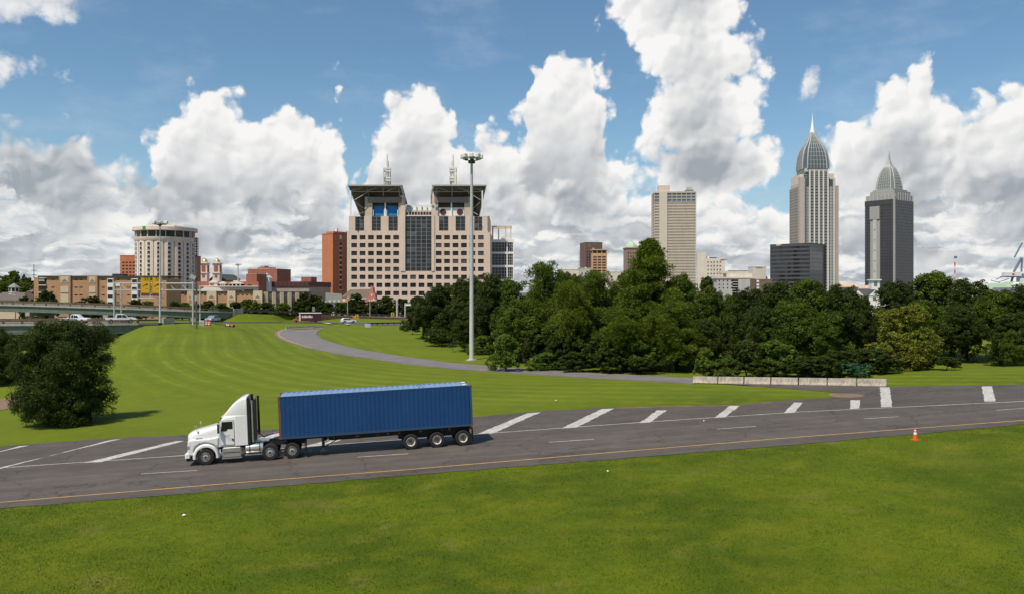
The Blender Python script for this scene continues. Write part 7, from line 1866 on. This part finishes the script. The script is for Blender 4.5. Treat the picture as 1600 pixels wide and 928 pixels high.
for u, vt, w, Y in ((8, 430, 50, 560), (25, 423, 34, 540), (48, 434, 40, 570), (-30, 428, 60, 560), (80, 436, 30, 600), (-5, 440, 60, 520), (40, 441, 50, 520), (490, 444, 16, 560), (484, 440, 20, 600)): plant('far', u, vt, w, Y, 'far tree on the skyline beyond the peach apartments', 'skyline trees', 'tree', 'broadleaf_tree')
for k_ in PR:
    if k_ not in used: print('unused', k_)

# the dark feathery tree on the near lawn, and its neighbour
near_t = tree_proto('broadleaf_tree', 21, 7.9, 3.85, .05, L_DARK, 'bushy', 170, .085, .32, 12, 40, trunk_r=.15)
q = G(97, 662); near_t.location = q; near_t.scale = (1.14, 1.14, 1.14); tag(near_t, 'dark feathery round tree standing alone on the lawn behind the truck', 'tree')
n2_ = copy_tree(near_t); q = G(-2, 600); n2_.location = q; n2_.scale = (.7, .7, .85); n2_.rotation_euler = (0, 0, 2); tag(n2_, 'smaller dark tree under the lower bridge, beyond the sand patch', 'tree')
n3_ = copy_tree(near_t); q = G(150, 545); n3_.location = (q.x, q.y, hz1(q.x, q.y)); n3_.scale = (.9, .9, .42); n3_.rotation_euler = (0, 0, 4); tag(n3_, 'scrubby dark thicket in the shade below the lower bridge', 'shrub')

# ------------------------------------------------------------------ grass blades on the near verge and lawn edge
def grass_blades():
    m, nt, b = newmat('grass_blades')
    t = attr('tint'); p = pos()
    a = E.noise(p, 0.10, 4, 0.6); c_ = E.noise(p, 0.55, 5, 0.65)
    c = E.mix(t, (0.036, 0.066, 0.001), (0.150, 0.190, 0.006))
    c = E.mix(E.ss(c_, .44, .66) * .65, c, (0.195, 0.200, 0.012)); c = E.mix(E.ss(a, .58, .38) * .6, c, (0.048, 0.082, 0.002))
    c = E.mix(E.ss(E.noise(p, 0.28, 5, 0.7), 0.56, 0.72) * .50, c, (0.19, 0.165, 0.045))
    weed = E.ss(E.noise(E.v('ADD', p, (31, 17, 0)), 0.45, 4, 0.6), 0.60, 0.68)
    c = E.mix(weed * .65, c, (0.026, 0.062, 0.006))
    link(c, b.inputs['Base Color']); b.inputs['Roughness'].default_value = .7; b.inputs['Specular IOR Level'].default_value = .2
    def vnoise(x, y, cell, seed):
        g_ = np.random.default_rng(seed).random((512, 512)) * 2 - 1
        a, b = x / cell + 200, y / cell + 50; i, j = np.floor(a).astype(int), np.floor(b).astype(int); fa, fb = a - i, b - j
        fa, fb = fa * fa * (3 - 2 * fa), fb * fb * (3 - 2 * fb); q = lambda u, v: g_[u % 512, v % 512]
        return (q(i, j) * (1 - fa) + q(i + 1, j) * fa) * (1 - fb) + (q(i, j + 1) * (1 - fa) + q(i + 1, j + 1) * fa) * fb
    rng = np.random.default_rng(11)
    N = 420000
    Y = 24 + 42 * rng.random(N) ** 1.25; X = (rng.random(N) * 2 - 1) * (Y * .66 + 1)
    # keep clear of the asphalt
    nv = np.array([(p_.x, p_.y) for p_ in near]); lim = np.interp(X, nv[:, 0], nv[:, 1])
    edge = lim - Y
    keep = edge > rng.random(N) * .25 - .03
    clump = vnoise(X, Y, .9, 1) * .45 + vnoise(X, Y, .35, 2) * .35 + vnoise(X, Y, 3.0, 3) * .5 + vnoise(X + Y * .4, Y, 7.0, 4) * .35
    X, Y, edge, clump = X[keep], Y[keep], edge[keep], clump[keep]; n = len(X)
    h = (.025 + .045 * rng.random(n)) * (1 + .55 * clump) * (1 + .6 * (rng.random(n) < .03)); w = .008 + .010 * rng.random(n)
    a_ = rng.random(n) * 6.283; lean = rng.normal(size=(n, 2)) * .035
    ca, sa = np.cos(a_) * w, np.sin(a_) * w
    z = plane(X, Y) - .005
    V = np.stack([np.stack([X - ca, Y - sa, z], 1), np.stack([X + ca, Y + sa, z], 1), np.stack([X + lean[:, 0], Y + lean[:, 1], z + h], 1)], 1).reshape(-1, 3)
    o = np_mesh('grass', V, np.arange(3 * n).reshape(-1, 3), m, {'tint': np.repeat(np.clip(rng.random(n) * .40 + .36 * clump + .34, 0, 1), 3)})
    tag(o, 'short green grass blades on the near verge below the yellow line', 'grass', kind='stuff')
grass_blades()
